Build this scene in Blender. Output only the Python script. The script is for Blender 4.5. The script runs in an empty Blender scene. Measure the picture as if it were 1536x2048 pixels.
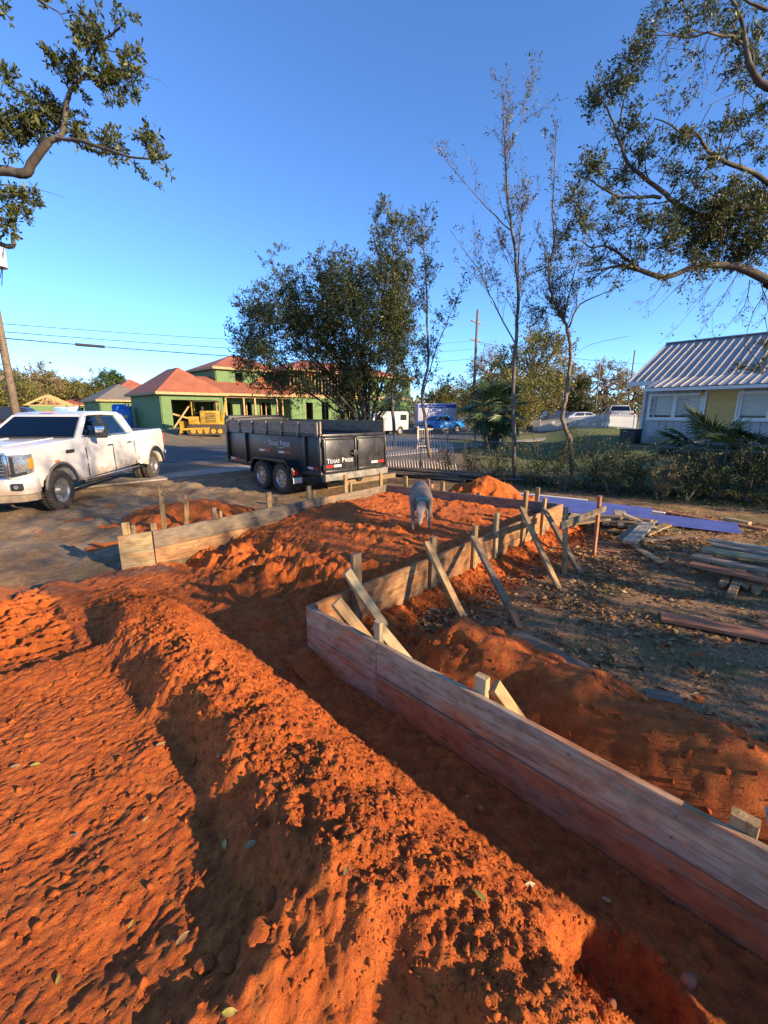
import bpy, bmesh, math, random
import numpy as np
from mathutils import Vector, Matrix
from math import radians, sin, cos, pi, sqrt, atan, atan2
random.seed(11)
RNG = np.random.default_rng(11)
sc = bpy.context.scene
COL = sc.collection

# ------------------------------------------------------------------ camera
F = 845.0                                   # focal length in pixels of the 1536 px wide photograph
PITCH = atan(199.0 / F)
CAMH = 2.0
cam_data = bpy.data.cameras.new("camera")
cam = bpy.data.objects.new("camera", cam_data)
COL.objects.link(cam)
cam.location = (0, 0, CAMH)
cam.rotation_euler = (pi / 2 - PITCH, 0, 0)
cam_data.sensor_fit = 'HORIZONTAL'
cam_data.sensor_width = 36.0
cam_data.lens = 36.0 * F / 1536.0
cam_data.clip_start = 0.05
cam_data.clip_end = 3000
sc.camera = cam
sc.render.resolution_x = 768
sc.render.resolution_y = 1024

# ------------------------------------------------------------------ sky and sun
SUN_AZ = radians(-30.0)                      # angle from +X of the direction towards the sun
SUN_EL = radians(18.0)
world = bpy.data.worlds.new("World")
sc.world = world
world.use_nodes = True
wn = world.node_tree
for n in list(wn.nodes):
    wn.nodes.remove(n)
wo = wn.nodes.new('ShaderNodeOutputWorld')
wb = wn.nodes.new('ShaderNodeBackground')
sky = wn.nodes.new('ShaderNodeTexSky')
sky.sky_type = 'NISHITA'
sky.sun_disc = False
sky.sun_elevation = SUN_EL
sky.sun_rotation = pi / 2 - SUN_AZ           # measured clockwise from +Y
sky.altitude = 0
sky.air_density = 0.7
sky.dust_density = 0.0
sky.ozone_density = 6.2
wb.inputs['Strength'].default_value = 0.135
wn.links.new(sky.outputs['Color'], wb.inputs['Color'])
wn.links.new(wb.outputs['Background'], wo.inputs['Surface'])

sun_data = bpy.data.lights.new("sun", 'SUN')
sun_data.energy = 4.3
sun_data.angle = radians(0.55)
sun_data.color = (1.0, 0.75, 0.46)
sun = bpy.data.objects.new("sun", sun_data)
COL.objects.link(sun)
SUNV = Vector((cos(SUN_AZ) * cos(SUN_EL), sin(SUN_AZ) * cos(SUN_EL), sin(SUN_EL)))
sun.rotation_euler = SUNV.to_track_quat('Z', 'Y').to_euler()

sc.view_settings.view_transform = 'Standard'
sc.view_settings.look = 'None'
sc.view_settings.gamma = 1.0
sc.view_settings.exposure = 1.45
sc.view_settings.use_curve_mapping = False
sc.render.engine = 'CYCLES'

# ------------------------------------------------------------------ photograph pixel -> direction
SP, CP = sin(PITCH), cos(PITCH)
def ray(px, py):
    xc = (px - 768.0) / F
    yc = (1024.0 - py) / F
    return Vector((xc, CP + yc * SP, yc * CP - SP))
def PZ(px, py, z=0.0):
    d = ray(px, py); t = (z - CAMH) / d.z
    return Vector((d.x * t, d.y * t, z))
def PY(px, py, Y):
    d = ray(px, py); t = Y / d.y
    return Vector((d.x * t, Y, CAMH + d.z * t))
def PP(px, py, p, n):
    d = ray(px, py); o = Vector((0, 0, CAMH)); n = Vector(n)
    t = (Vector(p) - o).dot(n) / d.dot(n)
    return o + d * t

# ------------------------------------------------------------------ noise (numpy)
def _h(ix, iy, seed):
    a = (ix.astype(np.int64) * 374761393 + iy.astype(np.int64) * 668265263 + seed * 974634721) & 0xFFFFFFFF
    a = ((a ^ (a >> 13)) * 1274126177) & 0xFFFFFFFF
    a = ((a ^ (a >> 16)) * 2246822519) & 0xFFFFFFFF
    return ((a ^ (a >> 15)) & 0xFFFFFF) / float(0x1000000)
def gnoise(x, y, seed=0):
    x = np.asarray(x, float); y = np.asarray(y, float)
    ix = np.floor(x); iy = np.floor(y); fx = x - ix; fy = y - iy
    def g(dx, dy):
        a = _h(ix + dx, iy + dy, seed) * 2 * pi
        return np.cos(a) * (fx - dx) + np.sin(a) * (fy - dy)
    u = fx * fx * fx * (fx * (fx * 6 - 15) + 10); v = fy * fy * fy * (fy * (fy * 6 - 15) + 10)
    return ((g(0, 0) * (1 - u) + g(1, 0) * u) * (1 - v) + (g(0, 1) * (1 - u) + g(1, 1) * u) * v) * 1.5
def fbm(x, y, octv=4, seed=0, gain=.5):
    s = 0; a = 1.0; f = 1.0
    for i in range(octv):
        s = s + a * gnoise(x * f, y * f, seed + i * 17); a *= gain; f *= 2.07
    return s
def worley(x, y, seed=0):
    x = np.asarray(x, float); y = np.asarray(y, float)
    ix = np.floor(x); iy = np.floor(y)
    d1 = np.full(x.shape, 9.0); d2 = np.full(x.shape, 9.0)
    for dx in (-1, 0, 1):
        for dy in (-1, 0, 1):
            cx = ix + dx + _h(ix + dx, iy + dy, seed); cy = iy + dy + _h(ix + dx, iy + dy, seed + 5)
            d = np.hypot(cx - x, cy - y)
            d2 = np.minimum(d2, np.maximum(d, d1)); d1 = np.minimum(d1, d)
    return d1, d2
def sstep(a, b, x):
    t = np.clip((np.asarray(x, float) - a) / (b - a), 0, 1)
    return t * t * (3 - 2 * t)

# ------------------------------------------------------------------ node materials
MATS = {}
class NT:
    def __init__(s, name):
        s.m = bpy.data.materials.new(name); s.m.use_nodes = True
        s.t = s.m.node_tree; s.t.nodes.clear()
        s.out = s.n('ShaderNodeOutputMaterial')
        s.b = s.n('ShaderNodeBsdfPrincipled')
        s.l(s.b.outputs[0], s.out.inputs['Surface'])
    def n(s, typ, **k):
        o = s.t.nodes.new(typ)
        for a, v in k.items():
            if a.startswith('i_'): o.inputs[a[2:].replace('_', ' ')].default_value = v
            else: setattr(o, a, v)
        return o
    def l(s, a, b): s.t.links.new(a, b)
    def coord(s, which='Object', scale=(1, 1, 1), rnd=0.0):
        c = s.n('ShaderNodeTexCoord'); m = s.n('ShaderNodeMapping')
        m.inputs['Scale'].default_value = scale
        s.l(c.outputs[which], m.inputs['Vector'])
        if rnd:
            oi = s.n('ShaderNodeObjectInfo'); mu = s.n('ShaderNodeMath', operation='MULTIPLY'); mu.inputs[1].default_value = rnd
            s.l(oi.outputs['Random'], mu.inputs[0])
            cb = s.n('ShaderNodeCombineXYZ')
            for i in range(3): s.l(mu.outputs[0], cb.inputs[i])
            s.l(cb.outputs[0], m.inputs['Location'])
        return m.outputs[0]
    def noise(s, vec, scale, detail=4, rough=.55, dist=0.0):
        n = s.n('ShaderNodeTexNoise'); s.l(vec, n.inputs['Vector'])
        n.inputs['Scale'].default_value = scale; n.inputs['Detail'].default_value = detail
        n.inputs['Roughness'].default_value = rough; n.inputs['Distortion'].default_value = dist
        return n.outputs['Fac']
    def ramp(s, fac, stops):
        r = s.n('ShaderNodeValToRGB'); e = r.color_ramp.elements
        while len(e) < len(stops): e.new(0.5)
        for el, (p, c) in zip(e, stops):
            el.position = p; el.color = (*c, 1) if len(c) == 3 else c
        s.l(fac, r.inputs['Fac']); return r.outputs['Color']
    def mix(s, fac, a, b, mode='MIX'):
        m = s.n('ShaderNodeMix', data_type='RGBA', blend_type=mode)
        for sock, v in ((m.inputs['Factor'], fac), (m.inputs['A'], a), (m.inputs['B'], b)):
            pass
        ins = [i for i in m.inputs if i.enabled]
        for sock, v in zip((m.inputs[0], m.inputs[6], m.inputs[7]), (fac, a, b)):
            if hasattr(v, 'links'): s.l(v, sock)
            elif isinstance(v, (int, float)): sock.default_value = v
            else: sock.default_value = (*v, 1)
        return m.outputs[2]
    def bump(s, h, strength=.3, dist=.01, chain=None):
        b = s.n('ShaderNodeBump'); b.inputs['Strength'].default_value = strength; b.inputs['Distance'].default_value = dist
        s.l(h, b.inputs['Height'])
        if chain is not None: s.l(chain, b.inputs['Normal'])
        return b.outputs[0]
    def fin(s, col=None, rough=None, nrm=None, **k):
        for sock, v in (('Base Color', col), ('Roughness', rough), ('Normal', nrm)):
            if v is None: continue
            if hasattr(v, 'links'): s.l(v, s.b.inputs[sock])
            elif isinstance(v, (int, float)): s.b.inputs[sock].default_value = v
            else: s.b.inputs[sock].default_value = (*v, 1)
        for a, v in k.items(): s.b.inputs[a.replace('_', ' ')].default_value = v
        return s.m

def simple(name, col, rough=.6, metal=0.0, var=.15, scale=6, bump=0.0, spec=.5, coat=0.0):
    """plain painted / plastic / metal surface with slight mottling and wear"""
    if name in MATS: return MATS[name]
    t = NT(name); v = t.coord('Object', rnd=7.0)
    n = t.noise(v, scale, 5)
    lo = tuple(c * (1 - var) for c in col); hi = tuple(min(1, c * (1 + var)) for c in col)
    c = t.ramp(n, [(.3, lo), (.7, hi)])
    nr = None
    if bump: nr = t.bump(t.noise(v, scale * 8, 4), bump, .004)
    m = t.fin(c, rough, nr, Metallic=metal)
    t.b.inputs['Specular IOR Level'].default_value = spec
    t.b.inputs['Coat Weight'].default_value = coat
    MATS[name] = m; return m

def wood(name, cols, stain=None, stain_amt=0.0, gray=None, rough=.8, gscale=1.0):
    """sawn lumber: local X runs along the grain"""
    if name in MATS: return MATS[name]
    t = NT(name)
    v = t.coord('Object', (.9 * gscale, 14 * gscale, 14 * gscale), rnd=31.0)
    g = t.noise(v, 2.0, 8, .66, .8)
    col = t.ramp(g, [(.30, cols[0]), (.5, cols[1]), (.70, cols[2])])
    oi = t.n('ShaderNodeObjectInfo')
    col = t.mix(.6, col, t.ramp(oi.outputs['Random'], [(0, (.72, .70, .68)), (.5, (1, 1, 1)), (1, (1.0, .9, .78))]), 'MULTIPLY')
    if gray:
        gn = t.noise(t.coord('Object', (.7, 5, 5), rnd=23.0), 2.2, 7, .65, .5)
        col = t.mix(t.ramp(gn, [(.45, (0, 0, 0)), (.60, (.85, .85, .85))]), col, gray)
    if stain:
        sn = t.noise(t.coord('Object', (.75, 3.2, 3.2), rnd=41.0), 2.0, 8, .7, .7)
        k = .66 - .30 * stain_amt
        f = t.ramp(sn, [(k - .06, (0, 0, 0)), (k + .10, (.92, .92, .92))])
        col = t.mix(f, col, stain)
        sc_ = t.noise(t.coord('Object', (3, 30, 30), rnd=3.0), 1.5, 4)          # pale scrapes
        col = t.mix(t.ramp(sc_, [(.66, (0, 0, 0)), (.74, (.5, .5, .5))]), col, cols[2])
    mot = t.noise(t.coord('Object', (5, 9, 9), rnd=53.0), 1.6, 6, .65)
    col = t.mix(.8, col, t.ramp(mot, [(.35, (.55, .50, .46)), (.55, (1, 1, 1))]), 'MULTIPLY')
    fine = t.noise(t.coord('Object', (2.5, 70, 70), rnd=9.0), 2.0, 4, .6)
    gl = t.ramp(g, [(.36, (.55, .50, .46)), (.46, (1, 1, 1)), (.54, (1, 1, 1)), (.62, (.74, .70, .66))])
    col = t.mix(.4, col, gl, 'MULTIPLY')
    col = t.mix(.45, col, t.ramp(fine, [(.36, (.42, .38, .35)), (.56, (1, 1, 1))]), 'MULTIPLY')
    vo = t.n('ShaderNodeTexVoronoi'); t.l(t.coord('Object', (2.2, 7, 7), rnd=13.0), vo.inputs['Vector']); vo.inputs['Scale'].default_value = 1.0
    col = t.mix(.85, col, t.ramp(vo.outputs['Distance'], [(.05, (.28, .20, .15)), (.11, (1, 1, 1))]), 'MULTIPLY')
    nr = t.bump(g, .5, .008); nr = t.bump(fine, .4, .003, nr)
    MATS[name] = t.fin(col, rough, nr); return MATS[name]

# ------------------------------------------------------------------ objects
WM = {}                                      # world matrix of every root
def thing(name, label, cat, loc=(0, 0, 0), rotz=0.0, group=None, rot=None):
    o = bpy.data.objects.new(name, None); COL.objects.link(o)
    o.empty_display_size = .2
    o.location = loc
    R = rot.to_4x4() if rot is not None else Matrix.Rotation(rotz, 4, 'Z')
    o.rotation_euler = R.to_euler()
    WM[o.name] = Matrix.Translation(loc) @ R
    tag(o, label, cat, group); return o
def tag(o, label=None, cat=None, group=None, kind=None):
    if label: o['label'] = label
    if cat: o['category'] = cat
    if group: o['group'] = group
    if kind: o['kind'] = kind
    return o
def link(name, mesh, mat=None, parent=None, W=None):
    """W = world matrix (or None: local identity under the parent)"""
    o = bpy.data.objects.new(name, mesh); COL.objects.link(o)
    if mat is not None and len(mesh.materials) == 0: mesh.materials.append(mat)
    if parent is not None:
        o.parent = parent
        if W is not None:
            o.matrix_basis = WM[parent.name].inverted() @ W
            WM[o.name] = W
        else: WM[o.name] = WM[parent.name]
    elif W is not None:
        o.matrix_basis = W; WM[o.name] = W
    else: WM[o.name] = Matrix.Identity(4)
    return o
def np_mesh(name, verts, faces, smooth=False, nper=None):
    """faces: (n,k) int array"""
    me = bpy.data.meshes.new(name)
    verts = np.asarray(verts, np.float32); faces = np.asarray(faces, np.int32)
    n, k = faces.shape
    me.vertices.add(len(verts)); me.vertices.foreach_set('co', verts.ravel())
    me.loops.add(n * k); me.loops.foreach_set('vertex_index', faces.ravel())
    me.polygons.add(n); me.polygons.foreach_set('loop_start', np.arange(n, dtype=np.int32) * k)
    if smooth: me.polygons.foreach_set('use_smooth', np.ones(n, bool))
    me.update(calc_edges=True); me.validate(); return me

class MB:
    """collects simple shapes into one mesh"""
    def __init__(s): s.v = []; s.f = []
    def add(s, vs, fs):
        o = len(s.v); s.v += [tuple(v) for v in vs]; s.f += [tuple(i + o for i in f) for f in fs]; return s
    def box(s, c, d, M=None):
        x, y, z = d[0] / 2, d[1] / 2, d[2] / 2
        vs = [Vector((c[0] + sx * x, c[1] + sy * y, c[2] + sz * z)) for sx in (-1, 1) for sy in (-1, 1) for sz in (-1, 1)]
        if M: vs = [M @ v for v in vs]
        return s.add(vs, [(0, 1, 3, 2), (4, 6, 7, 5), (0, 4, 5, 1), (2, 3, 7, 6), (0, 2, 6, 4), (1, 5, 7, 3)])
    def bar(s, a, b, w, h, up=(0, 0, 1)):
        a = Vector(a); b = Vector(b); x = (b - a); L = x.length; x = x.normalized()
        up = Vector(up); y = up.cross(x)
        if y.length < 1e-4: y = Vector((1, 0, 0)).cross(x)
        y.normalize(); z = x.cross(y)
        vs = [a + x * (L * i) + y * (w / 2 * j) + z * (h / 2 * k) for i in (0, 1) for j in (-1, 1) for k in (-1, 1)]
        return s.add(vs, [(0, 1, 3, 2), (4, 6, 7, 5), (0, 4, 5, 1), (2, 3, 7, 6), (0, 2, 6, 4), (1, 5, 7, 3)])
    def tube(s, pts, rad, n=6, cap=True):
        pts = [Vector(p) for p in pts]; m = len(pts)
        if not hasattr(rad, '__len__'): rad = [rad] * m
        o = len(s.v); prev = None
        for i, p in enumerate(pts):
            t = (pts[min(i + 1, m - 1)] - pts[max(i - 1, 0)])
            t = t.normalized() if t.length > 1e-9 else Vector((0, 0, 1))
            if prev is None:
                a = t.cross(Vector((0, 0, 1)) if abs(t.z) < .9 else Vector((1, 0, 0))).normalized()
            else:
                a = prev - t * prev.dot(t)
                a = a.normalized() if a.length > 1e-6 else t.orthogonal().normalized()
            prev = a; b = t.cross(a)
            for k in range(n):
                an = 2 * pi * k / n
                s.v.append(tuple(p + (a * cos(an) + b * sin(an)) * rad[i]))
        for i in range(m - 1):
            for k in range(n):
                k2 = (k + 1) % n
                s.f.append((o + i * n + k, o + i * n + k2, o + (i + 1) * n + k2, o + (i + 1) * n + k))
        if cap:
            s.f.append(tuple(o + k for k in reversed(range(n)))); s.f.append(tuple(o + (m - 1) * n + k for k in range(n)))
        return s
    def prism(s, poly, a, b, plane='xz'):
        """poly of 2-D points extruded along the missing axis from a to b"""
        n = len(poly)
        def mk(p, q):
            return {'xz': (p[0], q, p[1]), 'xy': (p[0], p[1], q), 'yz': (q, p[0], p[1])}[plane]
        vs = [mk(p, a) for p in poly] + [mk(p, b) for p in poly]
        fs = [tuple(range(n)), tuple(range(2 * n - 1, n - 1, -1))] + [(i, i + n, (i + 1) % n + n, (i + 1) % n) for i in range(n)]
        return s.add(vs, fs)
    def lathe(s, prof, c=(0, 0, 0), axis='y', n=24, cap=True):
        """prof: (radius, offset along the axis)"""
        o = len(s.v); m = len(prof)
        for r, h in prof:
            for k in range(n):
                a = 2 * pi * k / n; x, y = r * cos(a), r * sin(a)
                p = {'y': (x, h, y), 'z': (x, y, h), 'x': (h, x, y)}[axis]
                s.v.append((p[0] + c[0], p[1] + c[1], p[2] + c[2]))
        for i in range(m - 1):
            for k in range(n):
                k2 = (k + 1) % n
                s.f.append((o + i * n + k, o + i * n + k2, o + (i + 1) * n + k2, o + (i + 1) * n + k))
        if cap:
            s.f.append(tuple(o + k for k in range(n))); s.f.append(tuple(o + (m - 1) * n + k for k in range(n)))
        return s
    def mesh(s, name='m', smooth=False, fixn=True):
        me = bpy.data.meshes.new(name); me.from_pydata(s.v, [], s.f)
        if fixn:
            bm = bmesh.new(); bm.from_mesh(me); bmesh.ops.recalc_face_normals(bm, faces=bm.faces); bm.to_mesh(me); bm.free()
        if smooth:
            me.polygons.foreach_set('use_smooth', np.ones(len(me.polygons), bool))
        me.update(); return me
    def build(s, name, mat, parent=None, W=None, smooth=False, bevel=0.0, seg=2, angle=35):
        o = link(name, s.mesh(name, smooth or bevel > 0), mat, parent, W)
        if bevel:
            b = o.modifiers.new('bevel', 'BEVEL'); b.width = bevel; b.segments = seg; b.limit_method = 'ANGLE'; b.angle_limit = radians(angle)
            b.harden_normals = False
            e = o.modifiers.new('split', 'EDGE_SPLIT'); e.split_angle = radians(40)
        return o

def frame(a, b, up=(0, 0, 1)):
    """matrix with local X from a to b, local Z towards up, origin at a"""
    a = Vector(a); x = (Vector(b) - a).normalized(); up = Vector(up)
    y = up.cross(x)
    if y.length < 1e-4: y = Vector((0, 1, 0)).cross(x)
    y.normalize(); z = x.cross(y)
    M = Matrix((x, y, z)).transposed().to_4x4(); M.translation = a
    return M
def board(name, a, b, w, th, mat, parent=None, up=(0, 0, 1), bow=.004, ch=.004, point=0.0, seed=None):
    """one sawn board from a to b (centre line); w along 'up', th across; slightly uneven"""
    a = Vector(a); b = Vector(b); L = (b - a).length
    n = max(2, min(14, int(L / .35) + 1)); rr = random.Random(seed if seed is not None else random.random())
    prof = [(th / 2, w / 2 - ch), (th / 2 - ch, w / 2), (-th / 2 + ch, w / 2), (-th / 2, w / 2 - ch), (-th / 2, -w / 2 + ch), (-th / 2 + ch, -w / 2), (th / 2 - ch, -w / 2), (th / 2, -w / 2 + ch)]
    vs = []; fs = []; p1 = rr.uniform(0, 6); p2 = rr.uniform(0, 6)
    for i in range(n + 1):
        u = i / n; x = L * u
        oy = bow * sin(u * 3.3 + p1) + rr.uniform(-1, 1) * .0008; oz = bow * .5 * sin(u * 4.1 + p2)
        tw = bow * 2 * sin(u * 2.2 + p2)
        k = 1.0
        if point and i == n: k = .18
        for (y, z) in prof:
            vs.append((x, y + oy + tw * z, z * k + oz))
        if point and i == n - 1:
            for j in range(8): vs[-1 - j] = (L - point, vs[-1 - j][1], vs[-1 - j][2])
    for i in range(n):
        for k in range(8):
            k2 = (k + 1) % 8
            fs.append((i * 8 + k, (i + 1) * 8 + k, (i + 1) * 8 + k2, i * 8 + k2))
    fs.append(tuple(range(8))); fs.append(tuple(n * 8 + k for k in reversed(range(8))))
    m = MB().add(vs, fs)
    return m.build(name, mat, parent, frame(a, b, up))
# ================================================================== layout
ZT = 0.47                                    # top of the level concrete forms
C0 = PZ(612, 1212, ZT); RW = PZ(1122, 1008, ZT); NW = PZ(1536, 1705, ZT)
L0 = PZ(305, 1063, ZT); L1 = PZ(775, 970, ZT); LR = PZ(234, 1073, ZT)
def unit2(a, b):
    d = Vector((b.x - a.x, b.y - a.y, 0)); return d.normalized()
E1 = unit2(C0, NW)                           # along the near form, towards the camera's right
E2 = unit2(C0, RW)                           # along the right form, away
EL = unit2(L0, L1); EF = unit2(L1, RW)
NEND = NW + E1 * 1.5
def sd(x, y, p, d):                          # signed distance, positive to the right of direction d
    return (x - p.x) * d.y - (y - p.y) * d.x
def al(x, y, p, d): return (x - p.x) * d.x + (y - p.y) * d.y
RED_B0 = PZ(245, 1148, 0.0); RED_B1 = PZ(-120, 1215, 0.05)
EB = unit2(RED_B0, RED_B1)
def red_fields(x, y):
    dn = sd(x, y, C0, E1)                    # >0 on the viewer's side of the near form
    sn = al(x, y, C0, E1)
    dr = -sd(x, y, C0, E2)                   # >0 inside the forms
    dl = sd(x, y, L0, EL)
    df = sd(x, y, L1, EF)
    db = -sd(x, y, RED_B0, EB)
    return dn, sn, dr, dl, df, db

ROAD_P = Vector((-7.2, 18.7, 0)); ROAD_D = Vector((.70, .714, 0)).normalized(); ROAD_N = Vector((-ROAD_D.y, ROAD_D.x, 0)); ROAD_W = 8.2
FEN_P = Vector((3.9, 12.5, 0)); FEN_D = Vector((.83, -.557, 0)).normalized(); FEN_N = Vector((-FEN_D.y, FEN_D.x, 0))
def base_h(x, y):
    x = np.asarray(x, float); y = np.asarray(y, float)
    d = (x - FEN_P.x) * FEN_N.x + (y - FEN_P.y) * FEN_N.y
    r1 = .65 * sstep(.8, 6, d) * sstep(4.5, 8.5, x - .35 * (y - 12))
    dd = (x - ROAD_P.x) * ROAD_N.x + (y - ROAD_P.y) * ROAD_N.y - ROAD_W
    r2 = .7 * sstep(1.0, 8, dd)
    return np.maximum(r1, r2)
def ground_h(x, y):
    x = np.asarray(x, float); y = np.asarray(y, float)
    h = base_h(x, y)
    dd = (x - ROAD_P.x) * ROAD_N.x + (y - ROAD_P.y) * ROAD_N.y
    flat = 1 - sstep(-.8, -.1, dd) * (1 - sstep(ROAD_W + .1, ROAD_W + .8, dd))
    flat *= 1 - sstep(-5.1, -4.5, dd) * (1 - sstep(-3.2, -2.6, dd))
    near = 1 - sstep(20, 60, np.hypot(x, y))
    n = .022 * fbm(x * .9, y * .9, 4, 3) + .010 * fbm(x * 5, y * 5, 3, 9)
    lf = sstep(-2.2, -4, x) * sstep(17, 13, y)
    n += lf * (.05 * sstep(.0, .5, fbm(x * .5 + 3, y * .5, 3, 21)) + .05 * fbm(x * 2.2 + y * .6, y * .9, 4, 23) + .02 * fbm(x * 7, y * 7, 3, 25))      # ruts and humps in the drive
    h = h + n * flat * near
    dn, sn, dr, dl, df, db = red_fields(x, y)
    A = np.minimum(np.minimum(dr, dl), df); B = np.minimum(dn, db); U = np.maximum(np.where(dn < .6, A, -9), B)
    return h - .16 * sstep(.0, .16, U)
def gz(x, y): return float(ground_h(np.array([x]), np.array([y]))[0])

def axis(lo, hi, c0, c1, fine, g, mx=1e9):
    a = list(np.arange(c0, c1, fine)); s = fine; p = a[-1]
    while p < hi: s = min(s * g, mx); p += s; a.append(p)
    s = fine; p = c0; b = []
    while p > lo: s = min(s * g, mx); p -= s; b.append(p)
    return np.array(b[::-1] + a)
def grid_mesh(name, X, Y, Z, keep=None):
    ny, nx = Z.shape
    v = np.stack([np.broadcast_to(X, Z.shape), np.broadcast_to(Y, Z.shape), Z], -1).reshape(-1, 3)
    i = np.arange(nx * ny).reshape(ny, nx)
    f = np.stack([i[:-1, :-1], i[:-1, 1:], i[1:, 1:], i[1:, :-1]], -1).reshape(-1, 4)
    attr_idx = None
    if keep is not None:
        k = keep.reshape(-1)
        f = f[k[f].all(1)]
        used = np.unique(f); remap = np.full(len(v), -1); remap[used] = np.arange(len(used))
        v = v[used]; f = remap[f]; attr_idx = used
    return np_mesh(name, v, f, True), attr_idx
def add_attr(me, name, val):
    a = me.attributes.new(name, 'FLOAT', 'POINT'); a.data.foreach_set('value', np.asarray(val, np.float32).ravel())

# ------------------------------------------------------------------ materials of the ground
def mat_ground():
    t = NT('soil_and_grass'); v = t.coord('Object')
    def attr(n):
        a = t.n('ShaderNodeAttribute'); a.attribute_name = n; return a.outputs['Fac']
    n1 = t.noise(v, 1.3, 6, .6); n2 = t.noise(v, 9, 6, .65); n3 = t.noise(v, 45, 4, .6)
    soil = t.ramp(n2, [(.3, (.11, .060, .026)), (.55, (.20, .118, .055)), (.75, (.30, .19, .095))])
    sand = t.ramp(n2, [(.3, (.17, .112, .060)), (.6, (.29, .20, .115)), (.8, (.40, .29, .18))])
    lit = t.ramp(n3, [(.3, (.15, .074, .028)), (.5, (.25, .135, .055)), (.68, (.40, .235, .105))])
    gr = t.ramp(n3, [(.3, (.075, .065, .018)), (.6, (.15, .125, .038)), (.8, (.22, .18, .065))])
    lawn = t.ramp(n3, [(.3, (.07, .10, .02)), (.6, (.14, .17, .045)), (.8, (.22, .23, .08))])
    far = t.ramp(n1, [(.35, (.10, .085, .05)), (.6, (.17, .135, .085))])
    c = t.mix(attr('sand'), soil, sand)
    c = t.mix(attr('litter'), c, lit)
    c = t.mix(attr('tuft'), c, gr)
    c = t.mix(attr('lawn'), c, lawn)
    c = t.mix(attr('far'), c, far)
    red = t.ramp(n2, [(.3, (.30, .065, .012)), (.7, (.50, .13, .028))])
    c = t.mix(attr('red'), c, red)
    nr = t.bump(n2, .5, .04); nr = t.bump(n3, .7, .012, nr)
    return t.fin(c, .95, nr)
def mat_dirt():
    t = NT('red_clay_dirt'); v = t.coord('Object')
    n1 = t.noise(v, 1.1, 5, .6); n2 = t.noise(v, 14, 6, .65); n3 = t.noise(v, 110, 5, .7)
    c = t.ramp(n2, [(.28, (.40, .070, .007)), (.5, (.58, .128, .014)), (.74, (.75, .205, .032))])
    c = t.mix(.5, c, t.ramp(n1, [(.3, (.72, .66, .62)), (.62, (1, 1, 1))]), 'MULTIPLY')
    sp = t.noise(t.coord('Object', (1, 1, 1)), 300, 2)
    c = t.mix(t.ramp(sp, [(.70, (0, 0, 0)), (.76, (.55, .55, .55))]), c, (.66, .34, .16))
    at = t.n('ShaderNodeAttribute'); at.attribute_name = 'gray'
    gc = t.ramp(n2, [(.3, (.10, .062, .042)), (.7, (.22, .14, .095))])
    c = t.mix(at.outputs['Fac'], c, gc)
    n4 = t.noise(v, 42, 6, .7)
    nr = t.bump(n2, .35, .02); nr = t.bump(n4, 1.0, .022, nr); nr = t.bump(n3, 1.0, .012, nr)
    return t.fin(c, .95, nr)
M_DIRT = mat_dirt()
M_GROUND = mat_ground()

# ------------------------------------------------------------------ ground sheet
gx = axis(-700, 700, -7, 7.5, .09, 1.06); gy = axis(-300, 1500, 2.0, 13.5, .09, 1.06)
GX, GY = np.meshgrid(gx, gy)
GZ = ground_h(GX, GY)
me, _ = grid_mesh('ground', GX, GY, GZ)
dist = np.hypot(GX, GY)
dfn = (GX - FEN_P.x) * FEN_N.x + (GY - FEN_P.y) * FEN_N.y
drd = (GX - ROAD_P.x) * ROAD_N.x + (GY - ROAD_P.y) * ROAD_N.y
nz = fbm(GX * .7, GY * .7, 4, 5)
_dr_right = sd(GX, GY, C0, E2)
add_attr(me, 'sand', np.clip(sstep(-2.0, -4.0, GX) * sstep(-.35, .25, nz + .15) * (GY < 40), 0, 1))
add_attr(me, 'litter', sstep(-.2, .2, _dr_right) * sstep(-.5, .0, -dfn + .6))
add_attr(me, 'tuft', np.clip(sstep(.12, .55, fbm(GX * 1.7 + 9, GY * 1.7, 4, 31)) * .8 * (dist < 40) * (1 - sstep(-3, -5, GX)), 0, 1))
add_attr(me, 'lawn', sstep(.2, 1.5, dfn) * sstep(3, 5, GX) * (1 - sstep(70, 90, dist)) * sstep(-.2, .1, -drd + 0) * .9)
add_attr(me, 'far', np.clip(sstep(ROAD_W + .0, ROAD_W + .6, drd), 0, 1))
dn, sn, dr, dl, df, db = red_fields(GX, GY)
ednoise = .25 * fbm(GX * 2.2, GY * 2.2, 4, 77)
add_attr(me, 'red', np.clip(sstep(-.35, .05, db + ednoise) * (dn > 0) + sstep(.75, .35, -dr + ednoise) * (dr < 0) * (sn > -7) * sstep(-.4, 0, -dn) * (al(GX, GY, C0, E2) < 6.2) + np.exp(-((GX - 3.0) ** 2 + (GY - 7.0) ** 2) / .5) * .6, 0, 1))
ground = link('ground', me, M_GROUND); tag(ground, kind='structure')

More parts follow.
